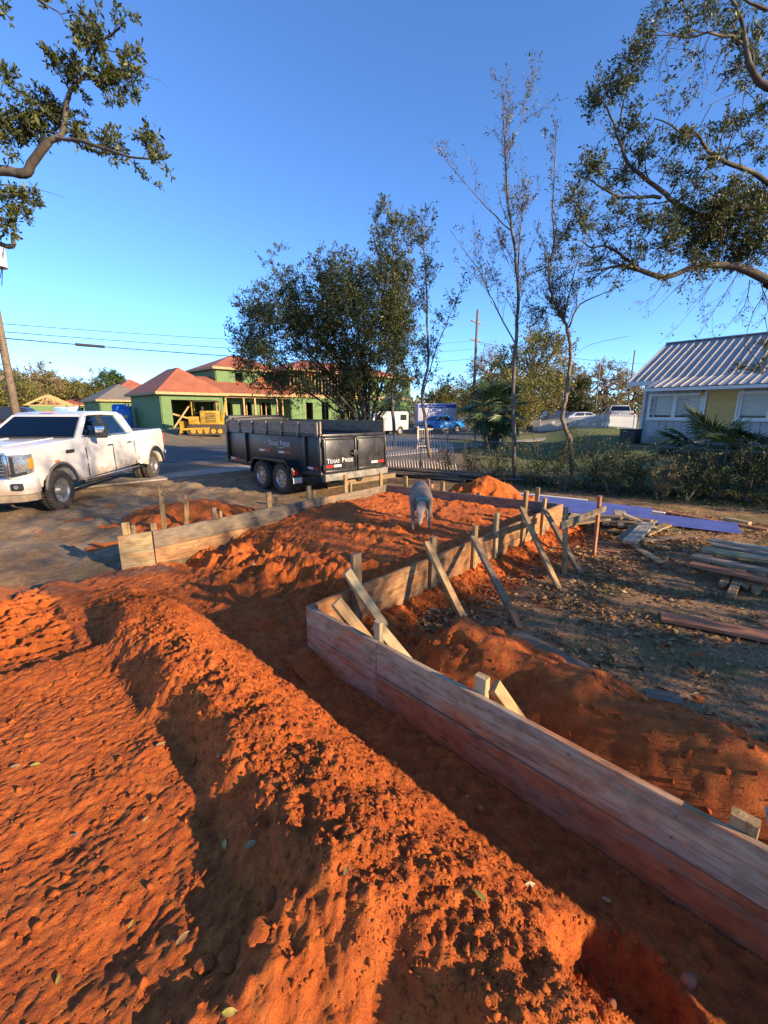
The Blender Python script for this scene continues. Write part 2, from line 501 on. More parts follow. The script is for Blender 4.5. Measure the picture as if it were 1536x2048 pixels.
# ------------------------------------------------------------------ red dirt filled and heaped in and before the forms
def dirt_h(x, y):
    dn, sn, dr, dl, df, db = red_fields(x, y)
    wob = .09 * fbm(sn * 1.3, dn * .4 + 7, 3, 41)
    d = dn + wob * sstep(.3, .7, dn)
    lump = fbm(x * 3.2, y * 3.2, 5, 51); lump2 = fbm(x * 11, y * 11, 4, 61)
    w1, w2 = worley(x * 9, y * 9, 5); q1, _ = worley(x * 24, y * 24, 6); q2, _ = worley(x * 48, y * 48, 7); crumb = .022 * (.45 - q1) + .011 * (.45 - q2)
    # foreground section across the near form: trench, spoil ridge, cut face, packed track
    crest = (.345 + .045 * fbm(sn * 1.1, sn * 0 + 2, 3, 71)) * (1 - .62 * sstep(-1.2, -2.3, sn) - .3 * sstep(-2.3, -2.9, sn))
    prof = .02 + (crest - .02) * sstep(.26, .80, d)
    cut = sstep(.98, 1.23 + .05 * lump, d)
    plane = .135 - .03 * sstep(1.6, 3.5, dn)
    fg = prof * (1 - cut) + plane * cut
    rough = (1 - cut) * sstep(.3, .75, d)
    fg += rough * (.026 * lump + .018 * lump2 + .012 * (.5 - w1) + .8 * crumb) + (1 - rough) * (1 - cut) * (.014 * lump + .012 * lump2 + .5 * crumb)
    # packed surface: grouser streaks across the track direction
    st = fbm(sn * 17, dn * 6, 4, 81); st2 = fbm(sn * 46, dn * 20, 3, 91)
    pk = cut
    fg += pk * (.0032 * st + .0050 * st2 + .014 * fbm(x * 2.2, y * 2.2, 3, 101) + .004 * lump2 + .36 * crumb * sstep(-.4, .3, lump) + .006 * fbm(x * 30, y * 30, 3, 103))
    # tread prints at the far left, with a berm between the two shoes
    tr = sstep(-1.25, -1.5, sn + .1 * lump) * sstep(-3.9, -3.6, sn) * cut
    sh = tr * (sstep(1.30, 1.38, dn) * sstep(1.84, 1.76, dn) + sstep(1.98, 2.06, dn) * sstep(2.62, 2.54, dn) + sstep(2.80, 2.88, dn) * sstep(3.5, 3.4, dn))
    ph = ((sn + .25 * (dn - 1.6) + .035 * fbm(dn * 3, sn * 1.2, 3, 17)) / .135) % 1.0
    bars = sstep(.0, .18, ph) * sstep(.62, .30, ph)
    fg += sh * (-.055 + .062 * bars * sstep(-.5, .15, fbm(x * 4, y * 4, 3, 19)) + .020 * lump2 + .015 * lump + .5 * crumb)
    fg += tr * .05 * (np.exp(-((dn - 1.91) / .05) ** 2) + np.exp(-((dn - 2.71) / .06) ** 2)) * (1 + lump)
    # broken ledge where the packed plate has cracked off
    led = sn + 1.12 + .16 * lump + .12 * (dn - 1.3)
    fg += cut * .055 * sstep(-.05, .02, led) * sstep(.55, .05, led) * (1.0 + .6 * lump)
    cr = sstep(.10, .02, w2 - w1) * cut * sstep(-.4, -.1, led) * sstep(.9, .5, led)
    fg -= .014 * cr
    # slabs heaved up near the bottom of the view, footprints
    for (cx, cy, r, a) in ((-.34, 1.06, .22, .07), (-.52, .92, .20, .05), (-.15, .82, .14, .06), (-1.0, 1.15, .16, -.04), (-1.45, 1.5, .15, -.035), (-1.9, 1.3, .15, -.035), (-1.3, 2.0, .14, .03), (-2.6, 2.0, .2, .04)):
        g = np.exp(-(((x - cx) ** 2 + (y - cy) ** 2) / (r * r)))
        fg += a * g * (1 + .8 * lump)
    # gouge in the ridge at the lower right, with its steep lit side
    gd = np.hypot((x - .80) * 1.0, (y - 1.00) * .85)
    fg -= .22 * sstep(.25, .17, gd + .03 * lump) * sstep(.15, .45, d)
    fg -= .26 * sstep(.34, .24, np.hypot(x - .92, y - .66) + .03 * lump)
    # filled pad inside the forms
    far = -dn
    lv = .06 + .24 * sstep(.1, 1.5, far + .35 * lump - .25 * sstep(.9, .2, dr) ) 
    lv -= .16 * sstep(.9, .15, dl) * sstep(2.8, 1.2, far)
    lv -= .05 * sstep(.5, .1, dr)
    lv += .020 * lump + .011 * lump2 * sstep(3.2, 1.0, far) + .004 * lump2 + .3 * crumb
    lv += .032 * sstep(.05, .35, fbm(x * 1.1 + 4, y * 1.1, 4, 111)) + .07 * np.exp(-((far - 2.35 - .3 * lump) / .16) ** 2) * sstep(.6, 1.2, dr) * sstep(2.6, 1.6, dr)
    lv += .06 * np.exp(-(((x + .25) ** 2 + (y - 8.0) ** 2) / .16)) + .07 * np.exp(-(((x + .75) ** 2 + (y - 7.5) ** 2) / .12)) + .06 * np.exp(-(((x + 1.8) ** 2 + (y - 6.1) ** 2) / .2))
    cl = sstep(1.0, .3, np.abs(far - .9)) * sstep(1.2, 1.9, dr) * sstep(.3, .8, dl)
    lv += cl * (.018 * (.6 - w1) + .016 * lump2)
    lv = np.minimum(lv, .40)
    k = sstep(-.15, .35, far + .25 * lump)
    h = fg * (1 - k) + lv * k
    # left-hand end of the ridge tails into the pad
    edge = sstep(-.15, .35, db + .12 * lump)
    inside = np.minimum(np.minimum(dr, dl), df)
    ff = np.where(inside > 0, 1.0, edge)
    ff = np.where((dn <= 0) & (inside <= 0), 0, ff)
    return h * ff - .12 * (1 - ff), np.where(dn > 0, np.maximum(inside * (dn < .5), np.minimum(dn, db + .3)), inside)
dx = axis(-8, 2.6, -2.9, 1.5, .0125, 1.02, .05); dy = axis(-1.6, 9.9, .45, 3.9, .0125, 1.02, .05)
DX, DY = np.meshgrid(dx, dy)
DZ, DM = dirt_h(DX, DY)
me, idx = grid_mesh('dirt_fill', DX, DY, DZ, DM > -.012)
_db = red_fields(DX, DY)[5]
add_attr(me, 'gray', (sstep(.55, .0, _db + .3 * fbm(DX * 2, DY * 2, 3, 5)) * (red_fields(DX, DY)[0] > 0) * .8).ravel()[idx])
dirt = link('dirt_fill', me, M_DIRT); tag(dirt, kind='structure')
def dz_at(x, y): return float(dirt_h(np.array([x]), np.array([y]))[0][0])

# skirt of spilled dirt against the outside of the right-hand form and round its stakes
def skirt_h(u, w):                            # u along E2 from the corner, w outwards
    x = C0.x + E2.x * u + E2.y * w; y = C0.y + E2.y * u - E2.x * w
    n = fbm(x * 3.5, y * 3.5, 5, 131)
    wid = .46 + .16 * fbm(u * 1.5, u * 0, 3, 133) + .1 * sstep(2, .5, u)
    top = .17 + .06 * fbm(u * 2.1, u * 0 + 3, 3, 137)
    return x, y, top * sstep(1.05, .0, w / wid) + .02 * n - .05
uu = np.arange(-.25, 6.3, .03); ww = np.arange(.02, .95, .025)
U, W_ = np.meshgrid(uu, ww)
sx, sy, sz = skirt_h(U, W_)
sz = np.where((U > 5.75), sz - (U - 5.75) * .25, sz)
v = np.stack([sx, sy, sz + ground_h(sx, sy) * 0], -1)
i = np.arange(U.size).reshape(U.shape)
f = np.stack([i[:-1, :-1], i[:-1, 1:], i[1:, 1:], i[1:, :-1]], -1).reshape(-1, 4)
keep = (v.reshape(-1, 3)[:, 2] > -.045); f = f[keep[f].all(1)]
me = np_mesh('dirt_skirt', v.reshape(-1, 3), f, True)
o = link('dirt_skirt', me, M_DIRT); tag(o, kind='structure')

# ------------------------------------------------------------------ heaps of dirt standing apart
def heap(name, label, cx, cy, hfun, half, step):
    a = np.arange(-half, half + step, step); A, B = np.meshgrid(a, a)
    Z = hfun(cx + A, cy + B)
    v = np.stack([A, B, Z], -1).reshape(-1, 3); i = np.arange(A.size).reshape(A.shape)
    f = np.stack([i[:-1, :-1], i[:-1, 1:], i[1:, 1:], i[1:, :-1]], -1).reshape(-1, 4)
    k = v[:, 2] > -.03; f = f[k[f].all(1)]
    used = np.unique(f); rm = np.full(len(v), -1); rm[used] = np.arange(len(used))
    me = np_mesh(name, v[used], rm[f], True)
    o = link(name, me, M_DIRT, None, Matrix.Translation((cx, cy, 0)))
    tag(o, label, 'dirt heap'); return o
def pile_h(x, y):
    dn, sn, dr, dl, df, db = red_fields(x, y)
    n = fbm(x * 2.6, y * 2.6, 5, 151); n2 = fbm(x * 12, y * 12, 4, 153); o = -dn
    w1, w2 = worley(x * 6, y * 6, 15)
    cr = .80 - .10 * sstep(1.0, 2.2, sn) + .06 * n
    top = (.40 + .05 * fbm(sn * 1.7, sn * 0, 3, 155)) * sstep(.35, 1.1, sn + .3 * n) 
    near = .10 + (top - .10) * sstep(.08, cr, o)
    h = np.where(o < cr, near, top * sstep(cr + .75 + .15 * n, cr - .02, o))
    h = h * sstep(.25, .8, sn + .15 * n) + .012 * n + .006 * n2 - .02
    h -= .10 * np.exp(-(((sn - 1.62) / .13) ** 2 + ((o - .52) / .13) ** 2))
    h -= .06 * np.exp(-(((sn - 1.9) / .10) ** 2 + ((o - .38) / .12) ** 2))
    return np.where((o > .025) & (sn < 4.2), h, -.2)
pc = C0 + E1 * 2.2 - Vector((-E1.y, E1.x, 0)) * (-.8)
heap('dirt_heap', 'long heap of red dirt lying against the outside of the nearest form board', pc.x, pc.y, pile_h, 2.4, .02)
lm = PZ(395, 1040, 0)
def lm_h(x, y):
    r = np.hypot((x - lm.x) * .62 + (y - lm.y) * .25, (y - lm.y) * .9); n = fbm(x * 2, y * 2, 5, 161)
    return .42 * sstep(1.15 + .2 * n, .0, r) + .05 * n + .012 * fbm(x * 12, y * 12, 3, 3) - .04
heap('dirt_heap', 'small heap of orange dirt behind the left form, beside the white pickup', lm.x, lm.y, lm_h, 2.6, .035)
fm = PZ(965, 1008, 0) + Vector((.1, .25, 0))
def fm_h(x, y):
    r = np.hypot((x - fm.x) * .75 + (y - fm.y) * .35, (y - fm.y) * .95); n = fbm(x * 2.3, y * 2.3, 5, 171)
    return .62 * sstep(1.0 + .15 * n, .0, r) + .05 * n + .012 * fbm(x * 12, y * 12, 3, 3) - .04
heap('dirt_heap', 'rounded heap of red dirt behind the far form, in front of the chain-link fence', fm.x, fm.y, fm_h, 2.0, .03)

# ------------------------------------------------------------------ loose clods on the dirt (uncountable)
OV = np.array([[1, 0, 0], [-1, 0, 0], [0, 1, 0], [0, -1, 0], [0, 0, 1], [0, 0, -1]], float)
OF = np.array([[0, 2, 4], [2, 1, 4], [1, 3, 4], [3, 0, 4], [2, 0, 5], [1, 2, 5], [3, 1, 5], [0, 3, 5]])
def ico():
    bm = bmesh.new(); bmesh.ops.create_icosphere(bm, subdivisions=1, radius=1)
    v = np.array([p.co[:] for p in bm.verts]); f = np.array([[q.index for q in p.verts] for p in bm.faces]); bm.free(); return v, f
IV, IF = ico()
def clods(name, x, y, z, r, mat, flat=.75):
    VV = []; FF = []; off = 0
    for sel, bv, bf in ((r < .0075, OV, OF), (r >= .0075, IV, IF)):
        xs, ys, zs, rs = x[sel], y[sel], z[sel], r[sel]; n = len(xs); m = len(bv)
        if not n: continue
        V = bv[None] * (1 + .8 * (RNG.random((n, m, 1)) - .5)) * (1 + .9 * (RNG.random((n, 1, 3)) - .5)) + RNG.normal(0, .10, (n, m, 3))
        a = RNG.random(n) * 2 * pi; ca, sa = np.cos(a)[:, None], np.sin(a)[:, None]; tl = RNG.normal(0, .5, (n, 1))
        X = V[..., 0] * ca - V[..., 1] * sa; Yv = V[..., 0] * sa + V[..., 1] * ca; Zv = V[..., 2] * flat + X * tl
        VV.append(np.stack([X * rs[:, None] + xs[:, None], Yv * rs[:, None] + ys[:, None], Zv * rs[:, None] + zs[:, None]], -1).reshape(-1, 3))
        FF.append((bf[None] + (np.arange(n) * m)[:, None, None]).reshape(-1, 3) + off); off += n * m
    return link(name, np_mesh(name, np.concatenate(VV), np.concatenate(FF)), mat)
def scatter_clods():
    n = 64000
    # ridge and its slopes
    sn_ = RNG.uniform(-2.2, 3.2, n); dn_ = np.where(RNG.random(n) < .35, RNG.uniform(.06, 3.0, n), np.clip(RNG.normal(.76, .25, n), .06, 1.5))
    x = C0.x + E1.x * sn_ + E1.y * dn_; y = C0.y + E1.y * sn_ - E1.x * dn_
    r = .0024 * np.exp(RNG.exponential(.36, n)); r = np.minimum(r, .017)
    k = (y > .35) & (RNG.random(n) < np.where(dn_ > 1.15, .6, 1))
    x, y, r = x[k], y[k], r[k]
    # pad inside the forms
    m = 9000
    u = RNG.uniform(.2, 6.2, m); w = RNG.uniform(.1, 3.6, m)
    x2 = C0.x + E2.x * u - E2.y * w; y2 = C0.y + E2.y * u + E2.x * w
    k2 = (red_fields(x2, y2)[3] > .1) & (red_fields(x2, y2)[4] > .1) & (gnoise(x2 * 1.3, y2 * 1.3, 7) > -.15)
    x2, y2 = x2[k2], y2[k2]; r2 = np.minimum(.0035 * np.exp(RNG.exponential(.5, len(x2))), .028)
    x = np.concatenate([x, x2]); y = np.concatenate([y, y2]); r = np.concatenate([r, r2])
    z = dirt_h(x, y)[0] + r * .15
    return x, y, z, r
cx_, cy_, cz_, cr_ = scatter_clods()
o = clods('dirt_clods', cx_, cy_, cz_, cr_, M_DIRT); tag(o, 'loose crumbs and clods of red dirt strewn over the ridge and pad', 'dirt clods', kind='stuff')
m = 4500
s1 = RNG.uniform(.6, 4.0, m); w1_ = RNG.uniform(.05, 1.7, m)
x = C0.x + E1.x * s1 - E1.y * w1_; y = C0.y + E1.y * s1 + E1.x * w1_
z = np.maximum(pile_h(x, y), ground_h(x, y)); r = np.minimum(.0022 * np.exp(RNG.exponential(.5, m)), .022)
u = RNG.uniform(0, 5.8, 3500); w = np.abs(RNG.normal(.3, .22, 3500)) + .03
x2, y2, z2 = skirt_h(u, w); z2 = np.maximum(z2, ground_h(x2, y2)); r2 = np.minimum(.006 * np.exp(RNG.exponential(.5, 3500)), .03)
o = clods('dirt_crumbs', np.concatenate([x, x2]), np.concatenate([y, y2]), np.concatenate([z, z2]) + .003, np.concatenate([r, r2]), M_DIRT)
tag(o, 'loose crumbs of red dirt fallen round the outside of the forms', 'dirt clods', kind='stuff')
# ================================================================== lumber
STAIN = (.36, .10, .035)
W_NEAR = wood('form_board_stained', [(.30, .20, .11), (.44, .31, .18), (.56, .42, .27)], (.50, .165, .045), .46, gray=(.34, .265, .185))
W_NLOW = wood('form_board_muddy', [(.22, .12, .06), (.34, .19, .10), (.44, .28, .16)], (.44, .13, .036), .80, gray=(.28, .19, .12))
W_RIGHT = wood('form_board_brown', [(.24, .12, .05), (.38, .21, .09), (.52, .32, .15)], (.42, .16, .05), .4)
W_GRAY = wood('form_board_grey', [(.14, .102, .066), (.22, .165, .11), (.31, .24, .165)], (.36, .14, .05), .15, gray=(.20, .16, .115))
W_PINE = wood('pine_fresh', [(.27, .165, .065), (.39, .255, .11), (.50, .35, .165)], (.40, .16, .06), .05)
W_PALE = wood('pine_pale', [(.34, .25, .12), (.46, .355, .185), (.56, .455, .26)], (.40, .18, .07), .0)
W_DARK = wood('stake_dark', [(.17, .115, .065), (.27, .19, .11), (.38, .28, .17)], (.36, .14, .05), .25)
W_RED = wood('board_red_stained', [(.30, .12, .055), (.44, .19, .09), (.56, .28, .15)], (.46, .16, .06), .5)
W_OLD = wood('plank_old', [(.12, .092, .066), (.20, .16, .115), (.30, .24, .18)], gray=(.17, .15, .125))
W_END = wood('pine_end_dirty', [(.27, .20, .09), (.38, .29, .14), (.46, .36, .20)], (.42, .17, .06), .30, gray=(.33, .27, .17))
W_WEATH = wood('side_plank_weathered', [(.22, .16, .105), (.33, .255, .18), (.45, .36, .265)], gray=(.30, .25, .19))
W_LIGHT = wood('pine_sunbleached', [(.40, .31, .19), (.54, .44, .29), (.66, .56, .40)], gray=(.46, .39, .29))
M_NAIL = simple('nail_steel', (.25, .24, .23), .5, .9)
BW, BT = .235, .038
UP = Vector((0, 0, 1))
def perp(d): return Vector((d.y, -d.x, 0))   # to the right of the direction

def wall(name, label, a, b, breaks, mats, side, th=BT, rows=2, drop=None):
    """boards stacked on edge between a and b; breaks = positions of the butt joints; side shifts the board face"""
    root = thing(name, label, 'form', (a.x, a.y, 0)); d = unit2(a, b); off = perp(d) * side * th / 2
    pts = [0] + list(breaks) + [(b - a).to_2d().length]
    for r in range(rows):
        for i in range(len(pts) - 1):
            z = ZT - BW / 2 - r * (BW + .004)
            g = .0025
            p = Vector((a.x, a.y, 0)) + d * (pts[i] + g) + off; q = Vector((a.x, a.y, 0)) + d * (pts[i + 1] - g) + off
            m = mats[(i + r) % len(mats)] if not callable(mats) else mats(i, r)
            jz = random.uniform(-.002, .002)
            bo = board('board', p + UP * (z + jz), q + UP * (z + jz + random.uniform(-.003, .003)), BW, th, m, root, bow=.003)
            if drop: pass
    return root, d
def stake_at(root, px, pytop, p0, d, off, w=.085, th=.038, mat=None, zb=-.15, lean=(0, 0), face=True):
    """vertical stake whose top is seen at the pixel, standing in the plane 'off' outside the wall line"""
    n = perp(d); q = Vector((p0.x, p0.y, 0)) + n * off
    t = PP(px, pytop, q, n)
    b = Vector((t.x + lean[0], t.y + lean[1], zb))
    return board('stake', b, t, w if face else th, th if face else w, mat or W_DARK, root, up=d, bow=.002, ch=.003), t

# ---------------- near form: short outer end + long run that passes the camera
nw, dN = wall('concrete_form', 'nearest form wall, dirt-smeared grey boards running to the lower right corner', C0, NEND, [(PZ(745, 1290, ZT) - C0).to_2d().length, 3.9], lambda i, r: W_NLOW if (r == 1 and i > 0) else W_NEAR, -1)
# dn>0 is the viewer's side, so the outside is the left of E1
nO = -perp(dN)
def near_stake(px, py, off, w, th, mat, zb=-.05):
    t = PP(px, py, Vector((C0.x, C0.y, 0)) + nO * off, nO)
    return board('stake', Vector((t.x, t.y, zb)), t, w, th, mat, nw, up=dN, bow=.001), t
def brace(root, top, bot, w, th, mat, up):
    return board('brace', bot, top, w, th, mat, root, up=up, bow=.002, ch=.003)
# stakes and braces nailed to its outside
_, t1 = near_stake(757, 1243, .06, .06, .04, W_PALE)
brace(nw, PP(752, 1248, Vector((C0.x, C0.y, 0)) + nO * .10, nO) + UP * .0, PZ(832, 1345, .12), .085, .04, W_PALE, nO)
_, t2 = near_stake(700, 1112, .16, .09, .045, W_DARK) if False else (None, None)
brace(nw, PP(672, 1203, Vector((C0.x, C0.y, 0)) + nO * .09, nO), PZ(742, 1290, .22), .10, .04, W_PINE, nO)
_, t3 = near_stake(965, 1352, .065, .075, .045, W_PALE)
brace(nw, PP(988, 1372, Vector((C0.x, C0.y, 0)) + nO * .12, nO), PZ(1062, 1475, .18), .085, .042, W_PINE, nO)
_, t4 = near_stake(1492, 1634, .06, .085, .05, W_PINE)
brace(nw, PP(1545, 1640, Vector((C0.x, C0.y, 0)) + nO * .11, nO), PZ(1640, 1740, .15), .085, .04, W_PALE, nO)

# nail heads along the viewer's face and at the butt joint
nm_ = MB().lathe([(.0055, 0), (.006, .002), (.001, .003)], (0, 0, 0), 'z', 8).mesh('nail'); nm_.materials.append(M_NAIL)
Q_ = perp(dN).to_track_quat('Z', 'Y').to_matrix().to_4x4()
for s_ in (.06, .30, .62, .74, .86, 1.15, 1.62, 1.70, 2.1, 2.55, 2.95):
    for z_ in (.055, .16, .30, .42):
        if random.random() < .75:
            p_ = Vector((C0.x, C0.y, 0)) + dN * (s_ + random.uniform(-.015, .015)) + perp(dN) * (.0015 + .0045)
            link('nail', nm_, None, nw, Matrix.Translation((p_.x, p_.y, z_ + random.uniform(-.012, .012))) @ Q_)
# ---------------- right-hand form, seen from its outside
rw, dR = wall('concrete_form', 'right form wall, sunlit brown boards held up by stakes and slanting braces', C0 + E2 * .03, RW, [1.95, 3.95], [W_RIGHT], 1)
q0 = C0
ST = [(712, 1107, 1255, W_DARK, .10), (867, 1073, 1250, W_DARK, .085), (951, 1051, 1210, W_PINE, .075), (995, 1026, 1153, W_PALE, .07), (1053, 982, 1138, W_PINE, .085), (1090, 996, 1107, W_PINE, .075)]
for (px, pt, pb, m, w) in ST:
    t = PP(px, pt, Vector((q0.x, q0.y, 0)) + perp(dR) * (BT + .022), perp(dR))
    board('stake', Vector((t.x, t.y, -.12)), t, w, .04, m, rw, up=dR, bow=.002)
    for k in range(2):
        nz_ = ZT - .1 - .2 * k
        if nz_ < t.z - .03:
            MB().lathe([(.006, 0), (.007, .004), (.001, .005)], (0, 0, 0), 'z', 8).build('nail', M_NAIL, rw, Matrix.Translation((t.x, t.y, nz_)) @ Matrix.Translation(perp(dR) * .0185) @ perp(dR).to_track_quat('Z', 'Y').to_matrix().to_4x4())
for (tx, ty, bx, by, m) in [(693, 1142, 765, 1248, W_PALE), (853, 1084, 938, 1262, W_PINE), (946, 1074, 1036, 1250, W_DARK), (1043, 1016, 1115, 1172, W_PINE), (1088, 1018, 1159, 1144, W_DARK)]:
    top = PP(tx, ty, Vector((q0.x, q0.y, 0)) + perp(dR) * (BT + .085), perp(dR))
    bot = PZ(bx, by, .02) if bx != 765 else PP(bx, by, Vector((q0.x, q0.y, 0)) + perp(dR) * .30, perp(dR))
    if bx == 765: bot.z = max(bot.z, .05)
    brace(rw, top, bot + (bot - top).normalized() * .05, .085, .038, m, dR)
# ---------------- far form
fw, dF = wall('concrete_form', 'far form wall, low grey boards crossing behind the dog', L1, RW + EF * -.05, [2.2], [W_GRAY], 1)
for (px, py, m, w) in [(811, 952, W_PINE, .085), (856, 958, W_DARK, .07), (885, 962, W_PINE, .08), (957, 985, W_PINE, .075), (1076, 975, W_PINE, .07)]:
    t = PP(px, py, Vector((L1.x, L1.y, 0)) - perp(dF) * (BT + .0), perp(dF))
    board('stake', Vector((t.x, t.y, -.1)), t, w, .04, m, fw, up=dF, bow=.001)
# ---------------- left form
def lmat(i, r): return W_GRAY if r == 0 else W_RIGHT
lw, dL = wall('concrete_form', 'left form wall, long weathered grey boards between the dirt pad and the trailer', L0, L1, [3.1], lmat, -1)
for (px, py, m, w) in [(427, 1015, W_DARK, .07), (440, 1022, W_PINE, .045), (537, 984, W_PINE, .085), (552, 994, W_DARK, .05), (617, 972, W_PINE, .085), (628, 980, W_PINE, .05), (691, 950, W_PINE, .085), (701, 965, W_DARK, .05), (762, 946, W_PINE, .08)]:
    t = PP(px, py, Vector((L0.x, L0.y, 0)) - perp(dL) * (BT + .022 + (.05 if w < .06 else 0)), perp(dL))
    board('stake', Vector((t.x, t.y, -.1)), t, w, .04, m, lw, up=dL, bow=.001)
# short pale end piece in front of it
ew, dE = wall('concrete_form', 'short pale pine form piece of two boards at the near end of the left form', LR, L0 - dL * .012, [], [W_END], -1)
for (px, py, m, w) in [(250, 1045, W_PINE, .09), (266, 1050, W_DARK, .05), (306, 1046, W_DARK, .07)]:
    t = PP(px, py, Vector((LR.x, LR.y, 0)) - perp(dE) * (BT + .022), perp(dE))
    board('stake', Vector((t.x, t.y, -.1)), t, w, .04, m, ew, up=dE, bow=.001)

# ---------------- batter boards (two stakes and a ledger)
def batter(label, s1t, s1b, s2t, s2b, l0, l1, m1, m2, ml, z1=0.0, z2=0.0, lw_=.09):
    b1 = PZ(*s1b, z1); b2 = PZ(*s2b, z2)
    root = thing('batter_board', label, 'batter board', tuple(b1))
    d = unit2(b1, b2); n = Vector((d.y, -d.x, 0))
    t1 = PP(*s1t, b1, ray(*s1b) * Vector((1, 1, 0))); t2 = PP(*s2t, b2, ray(*s2b) * Vector((1, 1, 0)))
    board('stake', b1 - UP * .12, t1, .075, .04, m1, root, up=d, bow=.001)
    board('stake', b2 - UP * .12, t2, .075, .04, m2, root, up=d, bow=.001)
    pl = b1 + n * .045
    if (Vector((0, 0, 0)) - b1).dot(n) < 0: n = -n; pl = b1 + n * .045
    a = PP(*l0, pl, n); b = PP(*l1, pl, n)
    board('ledger', a, b, lw_, .022, ml, root, bow=.001)
    return root
batter('batter board with a grey ledger at the far end of the right form', (1132, 1015), (1130, 1149), (1200, 992), (1188, 1109), (1121, 1052), (1211, 1017), W_PINE, W_RED, W_GRAY)
batter('batter board with thin ledger in front of the orange dirt heap', (319, 970), (330, 1068), (372, 988), (373, 1062), (326, 985), (373, 1005), W_PINE, W_PINE, W_DARK, lw_=.07)
# ================================================================== vehicles
def mat_muddy(name, col):
    t = NT(name); v = t.coord('Object'); n = t.noise(v, 4, 7, .65); n2 = t.noise(v, 1.2, 3)
    sx = t.n('ShaderNodeSeparateXYZ'); tc = t.n('ShaderNodeTexCoord'); t.l(tc.outputs['Object'], sx.inputs[0])
    h = t.n('ShaderNodeMath', operation='MULTIPLY_ADD'); t.l(n, h.inputs[0]); h.inputs[1].default_value = -.9; t.l(sx.outputs['Z'], h.inputs[2])
    f = t.ramp(h.outputs[0], [(.02, (.8, .8, .8)), (.36, (0, 0, 0))])
    c = t.ramp(n2, [(.3, tuple(k * .93 for k in col)), (.7, col)]); c = t.mix(f, c, (.30, .19, .10))
    r = t.ramp(f, [(0, (.25, .25, .25)), (1, (.8, .8, .8))]); t.l(r, t.b.inputs['Roughness'])
    t.fin(c); t.b.inputs['Coat Weight'].default_value = .5; t.b.inputs['Coat Roughness'].default_value = .05
    return t.m
M_WHITE = mat_muddy('car_paint_white', (.56, .555, .55))
M_BLUE = simple('car_paint_blue', (.01, .22, .62), .3, 0, .08, 3, coat=.6)
M_SILVER = simple('car_paint_silver', (.45, .47, .5), .3, .3, .05, 3, coat=.5)
M_DKPAINT = simple('car_paint_dark', (.02, .02, .024), .3, 0, .1, 3, coat=.5)
M_VAN = simple('van_paint', (.48, .46, .43), .35, 0, .06, 3, coat=.3)
M_RUBBER = simple('tyre_rubber', (.045, .038, .032), .85, 0, .35, 12, .2)
M_BLK = simple('black_plastic', (.025, .025, .026), .55, 0, .2, 8)
M_CHROME = simple('chrome', (.62, .62, .62), .18, 1.0, .04, 4)
M_ALLOY = simple('alloy_wheel', (.42, .41, .40), .35, .8, .15, 9)
M_LAMP = simple('lamp_glass', (.20, .21, .22), .10, .3, .6, 25, coat=.9)
M_AMBER = simple('amber_lens', (.75, .20, .03), .3, 0, .1)
M_REDL = simple('red_lens', (.45, .02, .015), .3, 0, .1)
M_WHITEL = simple('white_reflector', (.62, .60, .58), .35, 0, .08)
M_TAN = simple('seat_leather', (.30, .21, .14), .7)
M_DIRTY = simple('road_grime', (.22, .17, .12), .9, 0, .3, 10)
def mat_glass():
    t = NT('window_glass'); t.b.inputs['Base Color'].default_value = (.02, .026, .03, 1); t.b.inputs['Roughness'].default_value = .06
    t.b.inputs['Coat Weight'].default_value = 1.0; t.b.inputs['Coat Roughness'].default_value = .02; return t.m
def mat_clear():
    t = NT('car_glass'); g = t.n('ShaderNodeBsdfGlossy'); g.inputs['Roughness'].default_value = .03; g.inputs['Color'].default_value = (.9, .95, 1, 1)
    tr = t.n('ShaderNodeBsdfTransparent'); tr.inputs['Color'].default_value = (.42, .50, .48, 1); f = t.n('ShaderNodeFresnel'); f.inputs['IOR'].default_value = 1.7
    mx = t.n('ShaderNodeMixShader'); t.l(f.outputs[0], mx.inputs[0]); t.l(tr.outputs[0], mx.inputs[1]); t.l(g.outputs[0], mx.inputs[2]); t.l(mx.outputs[0], t.out.inputs['Surface']); return t.m
M_CLEAR = mat_clear()
M_GLASS = mat_glass()

